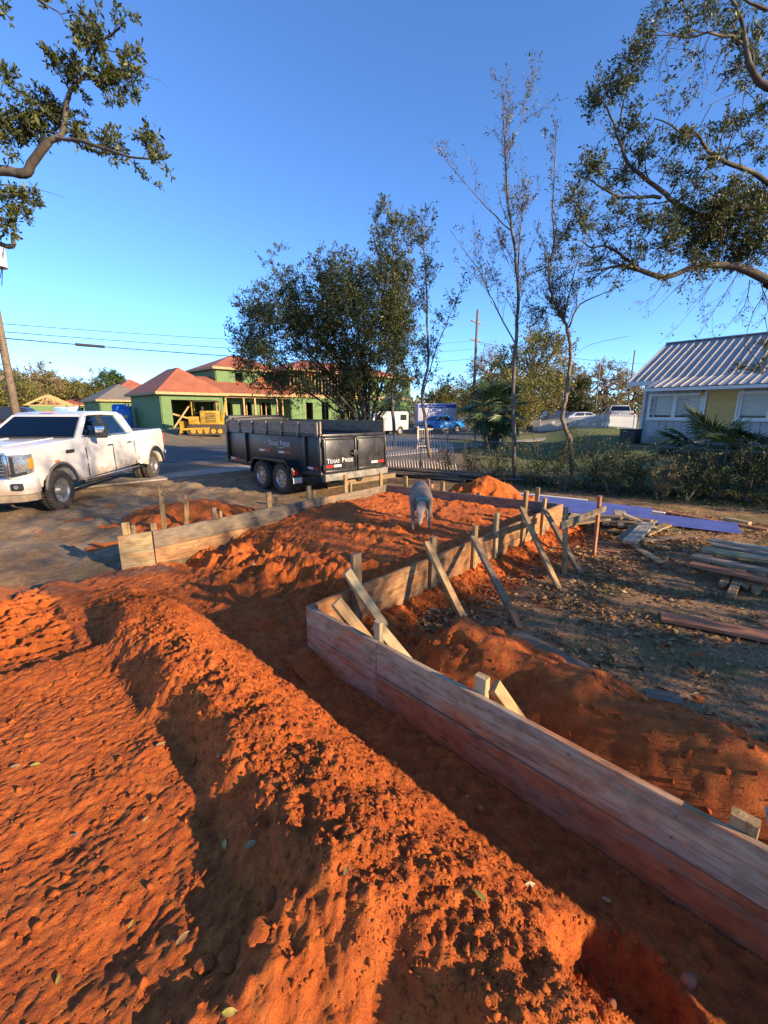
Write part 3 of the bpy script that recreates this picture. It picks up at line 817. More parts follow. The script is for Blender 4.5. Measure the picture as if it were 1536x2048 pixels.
WCACHE = {}
def wheel(root, x, y, r, w, side, lugs=8, dual=False):
    """wheel (> tyre, rim, vent_hole) with its axle along local Y; side=+1 faces +Y"""
    wroot = bpy.data.objects.new('wheel', None); COL.objects.link(wroot); wroot.parent = root
    wroot.location = (x, y, r); WM[wroot.name] = WM[root.name] @ Matrix.Translation((x, y, r))
    s = side; h = w / 2; f = h * .80 * s; key = (r, w, side, lugs, dual)
    if key not in WCACHE:
        m = MB().lathe([(r * .58, -h * .8 * s), (r * .66, -h * .92 * s), (r * .86, -h * s), (r * .96, -h * .9 * s), (r, -h * .7 * s), (r, h * .7 * s), (r * .96, h * .9 * s), (r * .86, h * s), (r * .66, h * .92 * s), (r * .58, h * .8 * s)], n=40, cap=False)
        o_ = len(m.v)
        for k in range(40):                   # tread blocks round the rim of the tyre
            a = 2 * pi * k / 40
            M_ = Matrix.Rotation(-a, 4, 'Y') @ Matrix.Translation((r * .998, 0, 0))
            m.box((0, h * .36, 0), (.016, h * .62, .035), M_); m.box((0, -h * .36, .016), (.016, h * .62, .035), M_)
        ty = m.mesh('tyre', True)
        e = MB().lathe([(r * .62, -f * .9), (r * .60, f * .3), (r * .615, f * 1.04), (r * .575, f * 1.06), (r * .53, f * .72), (r * .22, f * (.30 if dual else .72)), (r * .20, f * (1.22 if dual else .95)), (r * .12, f * (1.28 if dual else 1.02)), (.004, f * (1.28 if dual else 1.02))], n=36, cap=False)
        ri = e.mesh('rim', False)
        fa, fb = (.40, .56) if dual else (.70, .80)
        ho = MB().lathe([(r * .062, f * fa), (r * .062, f * fb), (.001, f * fb)], (0, 0, 0), 'y', 10).mesh('vent_hole')
        for me_, mt in ((ty, M_RUBBER), (ri, M_ALLOY), (ho, M_BLK)): me_.materials.append(mt)
        WCACHE[key] = (ty, ri, ho)
    ty, ri, ho = WCACHE[key]
    link('tyre', ty, None, wroot); link('rim', ri, None, wroot)
    for k in range(lugs):
        a = 2 * pi * (k + .5) / lugs
        h_ = link('vent_hole', ho, None, wroot); h_.location = (r * .41 * cos(a), 0, r * .41 * sin(a))
    return wroot

def arc(cx, cz, r, a0, a1, n=12):
    return [(cx + r * cos(radians(a0 + (a1 - a0) * i / n)), cz + r * sin(radians(a0 + (a1 - a0) * i / n))) for i in range(n + 1)]

def pickup(name, label, loc, rotz, paint, S=1.0, dually=True, detail=True, group=None):
    root = thing(name, label, 'pickup truck', loc, rotz, group)
    if S != 1.0:
        root.scale = (S, S, S); WM[root.name] = WM[root.name] @ Matrix.Scale(S, 4)
    HW = .99; R = .42; FA = 4.37
    # lower body with wheel arches: tub, doors, fenders, bonnet
    prof = [(-1.38, .66), (-.56, .64)] + arc(0, .44, .54, 158, 22, 12) + [(.58, .56), (3.72, .52)] + arc(FA, .44, .54, 168, 14, 12) + [(4.98, .56), (5.22, .56), (5.30, .80), (5.30, 1.10), (5.22, 1.30), (5.05, 1.375), (3.52, 1.46), (.72, 1.42), (.66, 1.48), (-1.36, 1.50), (-1.40, 1.2)]
    m = MB(); n = len(prof)
    lay = [(-HW + .05, 1), (-HW, 0), (HW, 0), (HW - .05, 1)]
    vs = []
    for (yy, ins) in [(-1, 1), (-1, 0), (1, 0), (1, 1)]:
        for (x, z) in prof:
            w = HW
            w -= .10 * max(0, (x - 4.6) / .7) ** 2 + .05 * max(0, (-.9 - x) / .5) ** 2
            if z > 1.2: w -= .05 * ((z - 1.2) / .28)
            if z < .7: w -= .03
            if ins: vs.append((x + (.02 if x < 0 else -.02) * 1, yy * (w - .035), z - (.03 if z > 1.2 else -.0)))
            else: vs.append((x, yy * w, z))
    # order: inner-right rim is not used; two side loops joined across
    L = vs[n:2 * n]; Rr = vs[2 * n:3 * n]
    m.add(L + Rr, [tuple(range(n)), tuple(range(2 * n - 1, n - 1, -1))] + [(i, i + n, (i + 1) % n + n, (i + 1) % n) for i in range(n)])
    m.build('body', paint, root, None, bevel=.035, seg=3, angle=25)
    MB().box((2.2, 0, .66), (6.2, 1.2, .32)).build('chassis', M_BLK, root, None)
    # cab
    base = [(3.60, 1.43), (.70, 1.43)]; roof = [(2.78, 1.985), (1.15, 1.995)]
    bw, tw = .94, .745
    def sidept(x, z, s):                      # point on the slanted cab side
        k = (z - 1.43) / (1.99 - 1.43); return (x, s * (bw + (tw - bw) * k), z)
    # hollow cab: roof shell, pillars and quarter panels round real openings, seats inside
    rp = [(2.90, 1.90), (2.84, 1.955), (2.66, 2.01), (2.0, 2.045), (1.15, 2.03), (.98, 1.97), (.95, 1.92), (1.2, 1.93), (2.0, 1.955), (2.6, 1.945)]
    k = len(rp); m = MB()
    m.add([sidept(x, z, -1) for x, z in rp] + [sidept(x, z, 1) for x, z in rp], [tuple(range(k)), tuple(range(2 * k - 1, k - 1, -1))] + [(i, i + k, (i + 1) % k + k, (i + 1) % k) for i in range(k)])
    m.build('roof', paint, root, None, bevel=.02, seg=2, angle=25)
    def plate(nm, poly, s, th, mat):
        a = [Vector(sidept(x, z, s)) for x, z in poly]; inn = Vector((0, -s, -.34)).normalized() * th; q = len(a)
        MB().add(a + [p + inn for p in a], [tuple(range(q)), tuple(range(2 * q - 1, q - 1, -1))] + [(i, i + q, (i + 1) % q + q, (i + 1) % q) for i in range(q)]).build(nm, mat, root, None, bevel=.006)
    for s in (1, -1):
        plate('pillar', [(3.62, 1.42), (3.40, 1.42), (2.74, 1.90), (2.86, 1.955)], s, .07, paint)
        plate('pillar', [(3.24, 1.42), (3.40, 1.42), (3.30, 1.50), (3.22, 1.50)], s, .05, paint)
        plate('pillar', [(2.18, 1.42), (2.04, 1.42), (2.08, 1.95), (2.24, 1.95)], s, .07, M_BLK)
        plate('quarter_panel', [(1.05, 1.42), (.70, 1.42), (.95, 1.97), (1.34, 1.95)], s, .07, paint)
    MB().box((.78, 0, 1.46), (.10, 1.76, .10)).build('rear_header', paint, root, None)
    MB().box((2.15, 0, 1.40), (2.7, 1.7, .04)).build('cabin_floor', M_BLK, root, None)
    MB().box((3.30, 0, 1.44), (.45, 1.6, .10)).build('dashboard', M_BLK, root, None, bevel=.03)
    for s in (1, -1):
        MB().box((2.30, s * .42, 1.52), (.16, .50, .42)).build('seat', M_TAN, root, None, bevel=.06)
        MB().box((2.28, s * .42, 1.80), (.11, .28, .18)).build('headrest', M_TAN, root, None, bevel=.05)
    MB().box((1.18, 0, 1.55), (.16, 1.45, .40)).build('rear_seat', M_TAN, root, None, bevel=.06)
    MB().tube([(2.92 + .06 * sin(2 * pi * q / 16), .42 + .18 * cos(2 * pi * q / 16), 1.52 + .17 * sin(2 * pi * q / 16)) for q in range(17)], .014, 6, False).build('steering_wheel', M_BLK, root, None)
    def pane(nm, poly, s, th=.006, mat=M_CLEAR):
        a = [sidept(x, z, s) for x, z in poly]
        out = Vector((0, s, .34)).normalized()
        m = MB(); q = len(a)
        in_ = -.035 if mat is M_CLEAR else 0
        m.add([Vector(p) + out * (in_ - .004) for p in a] + [Vector(p) + out * (in_ + th) for p in a], [tuple(range(q)), tuple(range(2 * q - 1, q - 1, -1))] + [(i, i + q, (i + 1) % q + q, (i + 1) % q) for i in range(q)])
        return m.build(nm, mat, root, None)
    for s in (1, -1):
        pane('window', [(3.22, 1.50), (2.72, 1.90), (2.22, 1.93), (2.16, 1.49)], s)
        pane('window', [(2.06, 1.49), (2.10, 1.93), (1.32, 1.93), (1.05, 1.50)], s)
        pane('window_trim', [(3.36, 1.455), (3.36, 1.475), (.95, 1.475), (.95, 1.455)], s, .009, M_CHROME if detail else M_BLK)
    def slab(nm, pts, off, mat, th=.006):
        p = [Vector(a) for a in pts]; nn = (p[1] - p[0]).cross(p[2] - p[0]).normalized()
        if nn.dot(Vector(off)) < 0: nn = -nn
        q = len(p)
        return MB().add([a - nn * .008 for a in p] + [a + nn * th for a in p], [tuple(range(q)), tuple(range(2 * q - 1, q - 1, -1))] + [(i, i + q, (i + 1) % q + q, (i + 1) % q) for i in range(q)]).build(nm, mat, root, None)
    slab('windscreen', [(3.50, .84, 1.50), (3.50, -.84, 1.50), (2.90, -.70, 1.912), (2.90, .70, 1.912)], (1, 0, 1), M_CLEAR)
    slab('rear_window', [(.77, .72, 1.54), (.77, -.72, 1.54), (.95, -.62, 1.90), (.95, .62, 1.90)], (-1, 0, .4), M_CLEAR)
    # wheels
    for s in (1, -1):
        wheel(root, FA, s * (HW - .15), R, .26, s, 8, dually)
        if dually:
            wheel(root, 0, s * (HW - .02), R, .24, s, 8, False); wheel(root, 0, s * (HW - .29), R, .24, s, 8, False)
        else: wheel(root, 0, s * (HW - .15), R, .26, s, 6)
    # arch lips and dually hips
    for s in (1, -1):
        m = MB(); m.tube([(x, s * (HW + .005), z) for x, z in arc(FA, .44, .555, 172, 8, 16)], .03, 6)
        m.build('arch_trim', M_BLK if not detail else simple('arch_grey', (.10, .095, .09), .6), root, None, smooth=True)
        if dually:
            m = MB(); a0 = arc(0, .44, .55, 176, 4, 14); a1 = arc(0, .44, .80, 170, 10, 14)
            nn = len(a0); vs = []
            for (x, z) in a1: vs.append((x, s * (HW - .02), z))
            for (x, z) in arc(0, .44, .70, 172, 8, 14): vs.append((x, s * (HW + .17), z))
            for (x, z) in a0: vs.append((x, s * (HW + .20), z))
            for (x, z) in a0: vs.append((x, s * (HW - .02), z))
            fs = [(r_ * nn + i, r_ * nn + i + 1, (r_ + 1) * nn + i + 1, (r_ + 1) * nn + i) for r_ in range(3) for i in range(nn - 1)]
            m.add(vs, fs); m.build('wheel_flare', paint, root, None, smooth=True)
            m = MB(); m.tube([(x, s * (HW + .195), z) for x, z in a0], .028, 6); m.build('arch_trim', M_BLK, root, None, smooth=True)
    # bed cover, sills, bumpers
    MB().box((-.36, 0, 1.497), (1.9, 1.62, .02)).build('bed_cover', M_BLK, root, None)
    for s in (1, -1):
        MB().bar((.62, s * (HW + .03), .50), (3.68, s * (HW + .03), .50), .12, .07).build('side_step', M_BLK if not detail else M_CHROME, root, None, bevel=.02)
    m = MB()
    pts = [(-1.0, 5.18), (-.86, 5.36), (-.4, 5.46), (.4, 5.46), (.86, 5.36), (1.0, 5.18), (.98, 5.02), (-.98, 5.02)]
    m.prism([(x, y) for y, x in pts], .50, .80, 'xy'); m.build('front_bumper', paint, root, None, bevel=.03)
    MB().prism([(x - .012, y * .96) for y, x in pts], .36, .50, 'xy').build('air_dam', M_DIRTY, root, None, bevel=.02)
    MB().box((-1.46, 0, .68), (.14, 1.9, .2)).build('rear_bumper', M_CHROME, root, None, bevel=.03)
    # grille with bars
    g = MB().box((5.30, 0, 1.02), (.10, 1.26, .46)); go = g.build('grille', M_BLK, root, None, bevel=.02)
    m = MB()
    for k in range(7):
        m.tube([(5.356, -.6, .83 + .063 * k), (5.356, .6, .83 + .063 * k)], .012, 5)
    for k in range(13): m.tube([(5.352, -.6 + .1 * k, .82), (5.352, -.6 + .1 * k, 1.22)], .008, 5)
    m.build('grille_bars', M_CHROME, root, None)
    m = MB()
    for a, b in (((5.345, -.65, .79), (5.345, .65, .79)), ((5.345, -.65, 1.26), (5.345, .65, 1.26)), ((5.345, -.65, .79), (5.345, -.65, 1.26)), ((5.345, .65, .79), (5.345, .65, 1.26))): m.bar(a, b, .05, .05)
    m.build('grille_surround', M_CHROME, root, None, bevel=.01)
    for s in (1, -1):
        hl = MB().add([(5.365, s * .68, .84), (5.365, s * .68, 1.24), (5.275, s * .965, 1.24), (5.285, s * .975, .90), (5.10, s * .68, .84), (5.10, s * .68, 1.24), (5.05, s * .93, 1.25), (5.05, s * .93, .90)], [(0, 1, 2, 3), (4, 7, 6, 5), (0, 4, 5, 1), (1, 5, 6, 2), (2, 6, 7, 3), (3, 7, 4, 0)]).build('headlight', M_LAMP, root, None, bevel=.012)
        ho = MB().bar((5.362, s * .75, .87), (5.355, s * .75, 1.21), .05, .02).bar((5.365, s * .69, .86), (5.305, s * .95, .915), .02, .05).build('lamp_bezel', M_BLK, root, None)
        MB().box((5.19, s * .965, 1.08), (.13, .035, .20)).build('turn_signal', M_AMBER, root, None, bevel=.01)
        MB().box((5.40, s * .80, .66), (.06, .20, .13)).build('fog_lamp', M_BLK, root, None, bevel=.02)
        MB().lathe([(.04, 0), (.035, .02), (.002, .022)], (5.43, s * .80, .66), 'x', 12).build('fog_lamp_lens', M_LAMP, root, None)
        MB().tube([(5.38, s * .42, .56), (5.48, s * .42, .53), (5.50, s * .42, .48), (5.42, s * .42, .45), (5.34, s * .42, .47)], .02, 8).build('tow_hook', M_CHROME, root, None, smooth=True)
        MB().box((3.95, s * (HW + .004), 1.20), (.26, .014, .07)).build('fender_vent', M_BLK, root, None)
        MB().box((4.45, s * (HW - .0), 1.04), (.14, .03, .035)).build('marker_lamp', M_AMBER, root, None)
        for hx in (2.28, 1.22): MB().bar((hx - .11, s * (HW + .02), 1.22), (hx + .11, s * (HW + .02), 1.22), .03, .035).build('door_handle', M_CHROME if detail else M_BLK, root, None, bevel=.008)
        for sx in (3.35, 2.12, .92): MB().box((sx, s * (HW - .0), .90), (.012, .016, .66)).build('door_seam', M_BLK, root, None)
        MB().bar((3.08, s * .92, 1.46), (3.08, s * 1.16, 1.50), .05, .05).build('mirror_arm', M_BLK, root, None)
        mo = MB().box((3.10, s * 1.24, 1.60), (.13, .24, .34)).build('mirror', M_BLK, root, None, bevel=.03)
        MB().box((3.125, s * 1.25, 1.63), (.10, .215, .16)).build('mirror_cap', M_CHROME if detail else M_BLK, root, None, bevel=.025)
        MB().box((-1.40, s * .86, 1.15), (.05, .16, .36)).build('tail_lamp', M_REDL, root, None, bevel=.01)
    for k in range(3): MB().box((2.80, -.1 + .1 * k + (.0), 2.02), (.10, .06, .02)).build('roof_marker', M_AMBER, root, None)
    MB().box((5.0, 0, 1.40), (.02, .02, .01)).build('bonnet_emblem', M_CHROME, root, None)
    m = MB()
    for s in (1, -1): m.bar((3.62, s * .45, 1.462), (4.95, s * .40, 1.395), .10, .025)
    m.build('bonnet_crease', paint, root, None, bevel=.01)
    MB().box((3.56, 0, 1.475), (.10, 1.5, .03)).build('cowl', M_BLK, root, None)
    return root

GH = Vector((.117, -.993, 0)).normalized()
gfl = PZ(131, 1018, 0); gl = Vector((-GH.y, GH.x, 0))      # left-front tyre patch
org = gfl - GH * 4.37 - gl * (.99 - .15 + .10)
pickup('pickup_truck', 'white crew-cab dually pickup parked on the dirt at the left edge', (org.x, org.y, gz(org.x, org.y) - .01), atan2(GH.y, GH.x), M_WHITE)
bt = PZ(872, 866, 0); bh = Vector((-.82, -.57, 0)).normalized()
_bo = bt - bh * 2.1
pickup('pickup_truck', 'bright blue pickup parked across the road behind the trees', (_bo.x, _bo.y, .01), atan2(bh.y, bh.x), M_BLUE, .84, False, False)

# ---------------- white van seen from its back corner
def van(label, loc, rotz):
    root = thing('cargo_van', label, 'van', loc, rotz)
    prof = [(-2.6, .5), (-1.95, .48)] + arc(-1.55, .38, .42, 165, 15, 8) + [(-1.1, .45), (1.45, .45)] + arc(1.9, .38, .42, 165, 15, 8) + [(2.4, .48), (2.75, .5), (2.8, .95), (2.1, 1.2), (1.45, 1.95), (1.1, 2.06), (-2.5, 2.08), (-2.62, 1.9)]
    MB().prism(prof, -.98, .98).build('body', M_VAN, root, None, bevel=.08, seg=3, angle=25)
    MB().box((0, 0, .6), (4.8, 1.3, .3)).build('chassis', M_BLK, root, None)
    for x in (-1.55, 1.9):
        for s in (1, -1): wheel(root, x, s * .84, .37, .24, s, 6)
    for s in (1, -1):
        for (x0, x1) in ((1.0, 1.7), (-2.35, -1.5)):
            MB().box(((x0 + x1) / 2, s * .985, 1.56), (x1 - x0, .012, .5)).build('window', M_GLASS, root, None, bevel=.003)
        MB().box((-2.62, s * .45, 1.5), (.03, .6, .5)).build('rear_window', M_GLASS, root, None)
        MB().box((-2.63, s * .88, 1.2), (.03, .12, .3)).build('tail_lamp', M_REDL, root, None)
    MB().box((-2.66, 0, .52), (.16, 1.9, .18)).build('bumper', M_CHROME, root, None, bevel=.02)
    return root
vp = PZ(775, 872, 0)
van('white cargo van parked on the road right of the bushy tree', (vp.x - .6, vp.y + .9, .01), atan2(.714, .70) + pi)

# ---------------- box trailer, blue and white, behind the blue pickup
M_TRPUR = simple('trailer_white', (.52, .50, .60), .4, 0, .06)
M_TRBLUE = simple('trailer_stripe', (.04, .07, .32), .4, 0, .1)
def box_trailer(loc, rotz):
    root = thing('box_trailer', 'white box trailer with dark blue band standing behind the blue pickup', 'trailer', loc, rotz)
    MB().box((0, 0, 1.55), (4.2, 2.1, 2.1)).build('box', M_TRPUR, root, None, bevel=.04)
    for s in (1, -1):
        MB().box((0, s * 1.053, 2.3), (4.0, .012, .34)).build('stripe', M_TRBLUE, root, None)
        MB().bar((-1.2, s * 1.06, 2.30), (.9, s * 1.06, 2.30), .012, .09).build('lettering', M_WHITEL, root, None)
        for x in (-.4, .5): wheel(root, x, s * .95, .34, .2, s, 5)
    MB().bar((2.1, 0, .5), (3.2, 0, .5), .1, .1).build('drawbar', M_BLK, root, None)
    return root
tp = PY(870, 838, 47)
box_trailer((tp.x, tp.y, .35), .12)

# ---------------- far parked cars at the right
def sedan(name, label, loc, rotz, paint, suv=False):
    root = thing(name, label, 'car', loc, rotz)
    t = 1.75 if suv else 1.42
    prof = [(-2.2, .42), (-1.75, .38)] + arc(-1.35, .34, .37, 165, 15, 8) + [(-.9, .32), (.95, .32)] + arc(1.4, .34, .37, 165, 15, 8) + [(1.85, .38), (2.25, .42), (2.28, .75), (1.2, .98), (-2.1, 1.05), (-2.25, .8)]
    MB().prism(prof, -.88, .88).build('body', paint, root, None, bevel=.07, seg=3, angle=25)
    cab = [(1.15, .95), (.45, t - .05), (-.2, t), (-1.3 if not suv else -1.9, t - .04), (-1.95 if not suv else -2.15, 1.0)]
    k = len(cab)
    def sp(x, z, s): return (x, s * (.84 - .22 * (z - .95) / .6), z)
    MB().add([sp(x, z, -1) for x, z in cab] + [sp(x, z, 1) for x, z in cab], [tuple(range(k)), tuple(range(2 * k - 1, k - 1, -1))] + [(i, i + k, (i + 1) % k + k, (i + 1) % k) for i in range(k)]).build('cabin', paint, root, None, bevel=.06, seg=3, angle=25)
    for s in (1, -1):
        for poly in ([(.85, 1.03), (.38, t - .1), (-.25, t - .09), (-.28, 1.03)], [(-.36, 1.03), (-.33, t - .09), (-1.2, t - .1), (-1.6, 1.03)]):
            a = [Vector(sp(x, z, s)) for x, z in poly]; o_ = Vector((0, s, .3)).normalized()
            MB().add([p - o_ * .01 for p in a] + [p + o_ * .006 for p in a], [(0, 1, 2, 3), (7, 6, 5, 4), (0, 4, 5, 1), (1, 5, 6, 2), (2, 6, 7, 3), (3, 7, 4, 0)]).build('window', M_GLASS, root, None)
        for x in (-1.35, 1.4): wheel(root, x, s * .76, .33, .21, s, 5)
        MB().box((-2.24, s * .65, .82), (.04, .3, .14)).build('tail_lamp', M_REDL, root, None)
        MB().box((2.26, s * .62, .66), (.05, .3, .12)).build('headlight', M_LAMP, root, None)
    for xs in ((1.02, .52), (-1.88 if not suv else -2.12, -1.38 if not suv else -1.95)):
        MB().add([(xs[0], -.66, 1.06), (xs[0], .66, 1.06), (xs[1], .56, t - .12), (xs[1], -.56, t - .12)], [(0, 1, 2, 3)]).build('windscreen', M_GLASS, root, Matrix(WM[root.name]) @ Matrix.Translation((.035 if xs[0] > 0 else -.035, 0, .03)))
    return root
for (nm, lab, px, py, Y, rz, pt, suv) in (('parked_car', 'silver car parked beyond the white fence', 1165, 843, 46, .15, M_SILVER, False), ('parked_car', 'dark car parked behind the silver car beyond the fence', 1122, 838, 52, .1, M_DKPAINT, True)):
    p = PY(px, py, Y); sedan(nm, lab, (p.x, p.y, gz(p.x, p.y)), rz, pt, suv)
p = PY(1238, 848, 40)
pickup('flatbed_truck', 'white truck seen from behind beyond the fence beside the grey house', (p.x, p.y, gz(p.x, p.y)), 1.15, M_VAN, 1.0, False, False)
p = PY(4, 845, 34)
sedan('parked_car', 'dark car glimpsed behind the white pickup cab at the left edge', (p.x, p.y + 2, gz(p.x, p.y)), .2, M_DKPAINT, True)

# ---------------- black dump trailer
M_TBLK = simple('trailer_black', (.018, .018, .02), .42, 0, .5, 2.5, .15)
M_TREAR = simple('trailer_black_worn', (.028, .028, .030), .33, 0, .7, 5, .2)
M_TGREY = simple('trailer_wheel_grey', (.20, .20, .20), .5, .2, .2)
M_TEXT = simple('decal_white', (.62, .62, .62), .5, 0, .05)
def text_mesh(body, size):
    cu = bpy.data.curves.new('txt', 'FONT'); cu.body = body; cu.size = size; cu.extrude = .001; cu.align_x = 'LEFT'
    o = bpy.data.objects.new('txt', cu); COL.objects.link(o)
    bpy.context.view_layer.update()
    me = bpy.data.meshes.new_from_object(o.evaluated_get(bpy.context.evaluated_depsgraph_get()))
    bpy.data.objects.remove(o); bpy.data.curves.remove(cu); return me
TH = Vector((-.716, .698, 0)).normalized(); TR = Vector((TH.y, -TH.x, 0))      # heading, right-hand side
tc = Vector((-1.41, 9.66, 0)); TWD = 2.05; TLN = 4.6
torg = tc + TR * (TWD / 2)
TROOT = thing('dump_trailer', 'black tandem-axle dump trailer with plank side extensions parked behind the forms', 'trailer', (torg.x, torg.y, 0), atan2(TH.y, TH.x))
def tpart(nm, m, mat, bevel=.008): return m.build(nm, mat, TROOT, None, bevel=bevel)
hw = TWD / 2; zb, zt = .62, 1.45
tpart('floor', MB().box((TLN / 2, 0, zb + .03), (TLN, TWD, .06)), M_TBLK)
for s in (1, -1):
    tpart('side_panel', MB().box((TLN / 2, s * (hw - .02), (zb + zt) / 2), (TLN, .03, zt - zb)), M_TBLK)
    for x in (.05, .62, 3.45, TLN - .05):
        tpart('side_post', MB().box((x, s * (hw + .025), (zb + zt) / 2), (.09, .06, zt - zb)), M_TBLK)
    tpart('top_rail', MB().bar((0, s * (hw - .0), zt + .03), (TLN, s * (hw - .0), zt + .03), .08, .07), M_TBLK)
    tpart('bottom_rail', MB().bar((0, s * (hw - .0), zb - .02), (TLN, s * (hw - .0), zb - .02), .09, .10), M_TBLK)
    for k in range(7):
        x = .12 + k * (TLN - .24) / 6
        tpart('stake_pocket', MB().box((x, s * (hw + .052), zt + .02), (.10, .03, .10)), M_TBLK)
    W0 = WM[TROOT.name]
    pb = board('side_plank', W0 @ Vector((.02, s * (hw + .0), zt + .07 + .14)), W0 @ Vector((TLN - .02, s * (hw + .0), zt + .07 + .14)), .28, .04, W_DARK if s < 0 else W_WEATH, TROOT, bow=.006)
    for k in range(7):
        x = .12 + k * (TLN - .24) / 6
        board('plank_stake', W0 @ Vector((x, s * (hw + .045), zt - .0)), W0 @ Vector((x, s * (hw + .045), zt + .33)), .085, .04, W_WEATH, TROOT, up=TH, bow=.001)
tpart('front_panel', MB().box((TLN - .02, 0, (zb + zt) / 2 + .18), (.04, TWD, zt - zb + .36)), M_TBLK)
tpart('tarp_housing', MB().box((TLN + .06, 0, zt + .36), (.22, TWD - .1, .22)), M_BLK, .05)
tpart('rolled_tarp', MB().tube([(TLN - .25, -.95, zt + .33), (TLN - .28, -.3, zt + .36), (TLN - .25, .4, zt + .34), (TLN - .28, .95, zt + .33)], [.07, .1, .09, .07], 10), M_BLK, 0)
# rear barn doors
for s in (1, -1):
    tpart('rear_door', MB().box((-.02, s * hw / 2, (zb + zt) / 2 + .0), (.03, hw - .03, zt - zb - .04)), M_TREAR)
    fr = MB()
    for (a, b) in (((-.045, s * .04, zb + .04), (-.045, s * (hw - .04), zb + .04)), ((-.045, s * .04, zt - .04), (-.045, s * (hw - .04), zt - .04)), ((-.045, s * .04, zb + .04), (-.045, s * .04, zt - .04)), ((-.045, s * (hw - .04), zb + .04), (-.045, s * (hw - .04), zt - .04))): fr.bar(a, b, .05, .05)
    tpart('door_frame', fr, M_TREAR)
    for z in (zb + .15, zt - .15): tpart('hinge', MB().lathe([(.025, -.06), (.025, .06)], (-.06, s * hw, z), 'z', 10), M_TREAR, 0)
tpart('rear_crossbar', MB().box((-.04, 0, zb - .09), (.14, TWD, .16)), simple('bumper_worn', (.20, .18, .15), .7, 0, .5, 6))
tpart('top_beam', MB().bar((0, -hw, zt + .03), (0, hw, zt + .03), .07, .07), M_TREAR)
tpart('latch_bar', MB().bar((-.08, -.02, zb + .1), (-.08, -.02, zt - .1), .03, .03).bar((-.085, .22, zb + .42), (-.085, -.12, zb + .42), .03, .035), M_BLK)
tpart('latch_box', MB().box((-.09, .10, zb + .44), (.07, .12, .14)), M_BLK)
# chassis, fenders, wheels
tpart('chassis', MB().bar((.2, -.45, .48), (TLN + .3, -.45, .48), .08, .18).bar((.2, .45, .48), (TLN + .3, .45, .48), .08, .18), M_TBLK)
tpart('drawbar', MB().bar((TLN, -.45, .48), (TLN + 1.3, 0, .48), .1, .14).bar((TLN, .45, .48), (TLN + 1.3, 0, .48), .1, .14), M_TBLK)
AX = (1.40, 2.36)
for s in (1, -1):
    fp = [(AX[0] - .50, .42), (AX[0] - .44, .70), (AX[0] - .26, .87), (AX[1] + .26, .87), (AX[1] + .44, .70), (AX[1] + .50, .42)]
    m = MB(); vs = []
    for (x, z) in fp: vs += [(x, s * (hw - .0), z), (x, s * (hw + .27), z), (x, s * (hw + .27), z - .06)]
    m.add(vs, [(3 * i + j, 3 * i + 3 + j, 3 * i + 4 + j, 3 * i + 1 + j) for i in range(5) for j in range(2)])
    o = m.build('fender', M_TBLK, TROOT, None); o.modifiers.new('solid', 'SOLIDIFY').thickness = .012
    for x in AX:
        w_ = wheel(TROOT, x, s * (hw + .13), .385, .235, s, 8, False)
    tpart('axle_beam', MB().tube([(AX[0], 0, .385), (AX[0], s * (hw + .02), .385)], .05, 8).tube([(AX[1], 0, .385), (AX[1], s * (hw + .02), .385)], .05, 8), M_BLK, 0)
    tpart('tail_lamp', MB().box((AX[0] - .60, s * (hw + .20), .60), (.05, .14, .12)), M_REDL)
    tpart('lamp_bracket', MB().box((AX[0] - .56, s * (hw + .14), .56), (.05, .30, .3)), M_TBLK)
    tpart('mud_flap', MB().box((AX[0] - .59, s * (hw + .14), .40), (.02, .26, .14)), M_WHITEL)
    # red and white reflector tape
    for (x0, z) in ((.06, zb + .10), (1.25, 1.02), (2.2, 1.02), (3.9, zb + .06)):
        tpart('reflector', MB().box((x0 + .16, s * (hw + .001), z), (.26, .008, .055)), M_REDL, 0)
        tpart('reflector', MB().box((x0 + .43, s * (hw + .001), z), (.26, .008, .055)), M_WHITEL, 0)
    tpart('reflector', MB().box((-.040, s * (hw - .19), zb + .16), (.012, .22, .055)), M_REDL, 0)
    tpart('reflector', MB().box((-.040, s * (hw - .42), zb + .16), (.012, .22, .055)), M_WHITEL, 0)
def decal(body, size, W):
    me = text_mesh(body, size); return link('lettering', me, M_TEXT, TROOT, WM[TROOT.name] @ W)
# left-hand side faces +Y local; reading direction runs towards the rear (-X)
RS = Matrix(((-1, 0, 0, 0), (0, 0, 1, 0), (0, 1, 0, 0), (0, 0, 0, 1)))
def side_text(x, z, k):
    decal('T', .21 * k, Matrix.Translation((x, hw + .004, z)) @ RS)
    decal('EXAS', .165 * k, Matrix.Translation((x - .13 * k, hw + .004, z)) @ RS)
    decal('P', .21 * k, Matrix.Translation((x - .62 * k, hw + .004, z)) @ RS)
    decal('RIDE', .165 * k, Matrix.Translation((x - .76 * k, hw + .004, z)) @ RS)
    sw = MB().tube([(x - .50 * k, hw + .002, z - .02), (x - .60 * k, hw + .002, z - .05), (x - .80 * k, hw + .002, z - .03)], .006, 5).tube([(x + .05, hw + .002, z + .06), (x + .13, hw + .002, z + .07)], .01, 5); sw.build('lettering', M_TEXT, TROOT, None)
side_text(2.30, 1.17, .92)
RB = Matrix(((0, 0, -1, 0), (-1, 0, 0, 0), (0, 1, 0, 0), (0, 0, 0, 1)))
def rear_text(y, z, k):
    for b, o_, sz in (('T', 0, .20), ('EXAS', .12, .155), ('P', .58, .20), ('RIDE', .71, .155)):
        decal(b, sz * k, Matrix.Translation((-.039, y - o_ * k, z)) @ RB)
rear_text(hw - .10, zb + .23, .78)
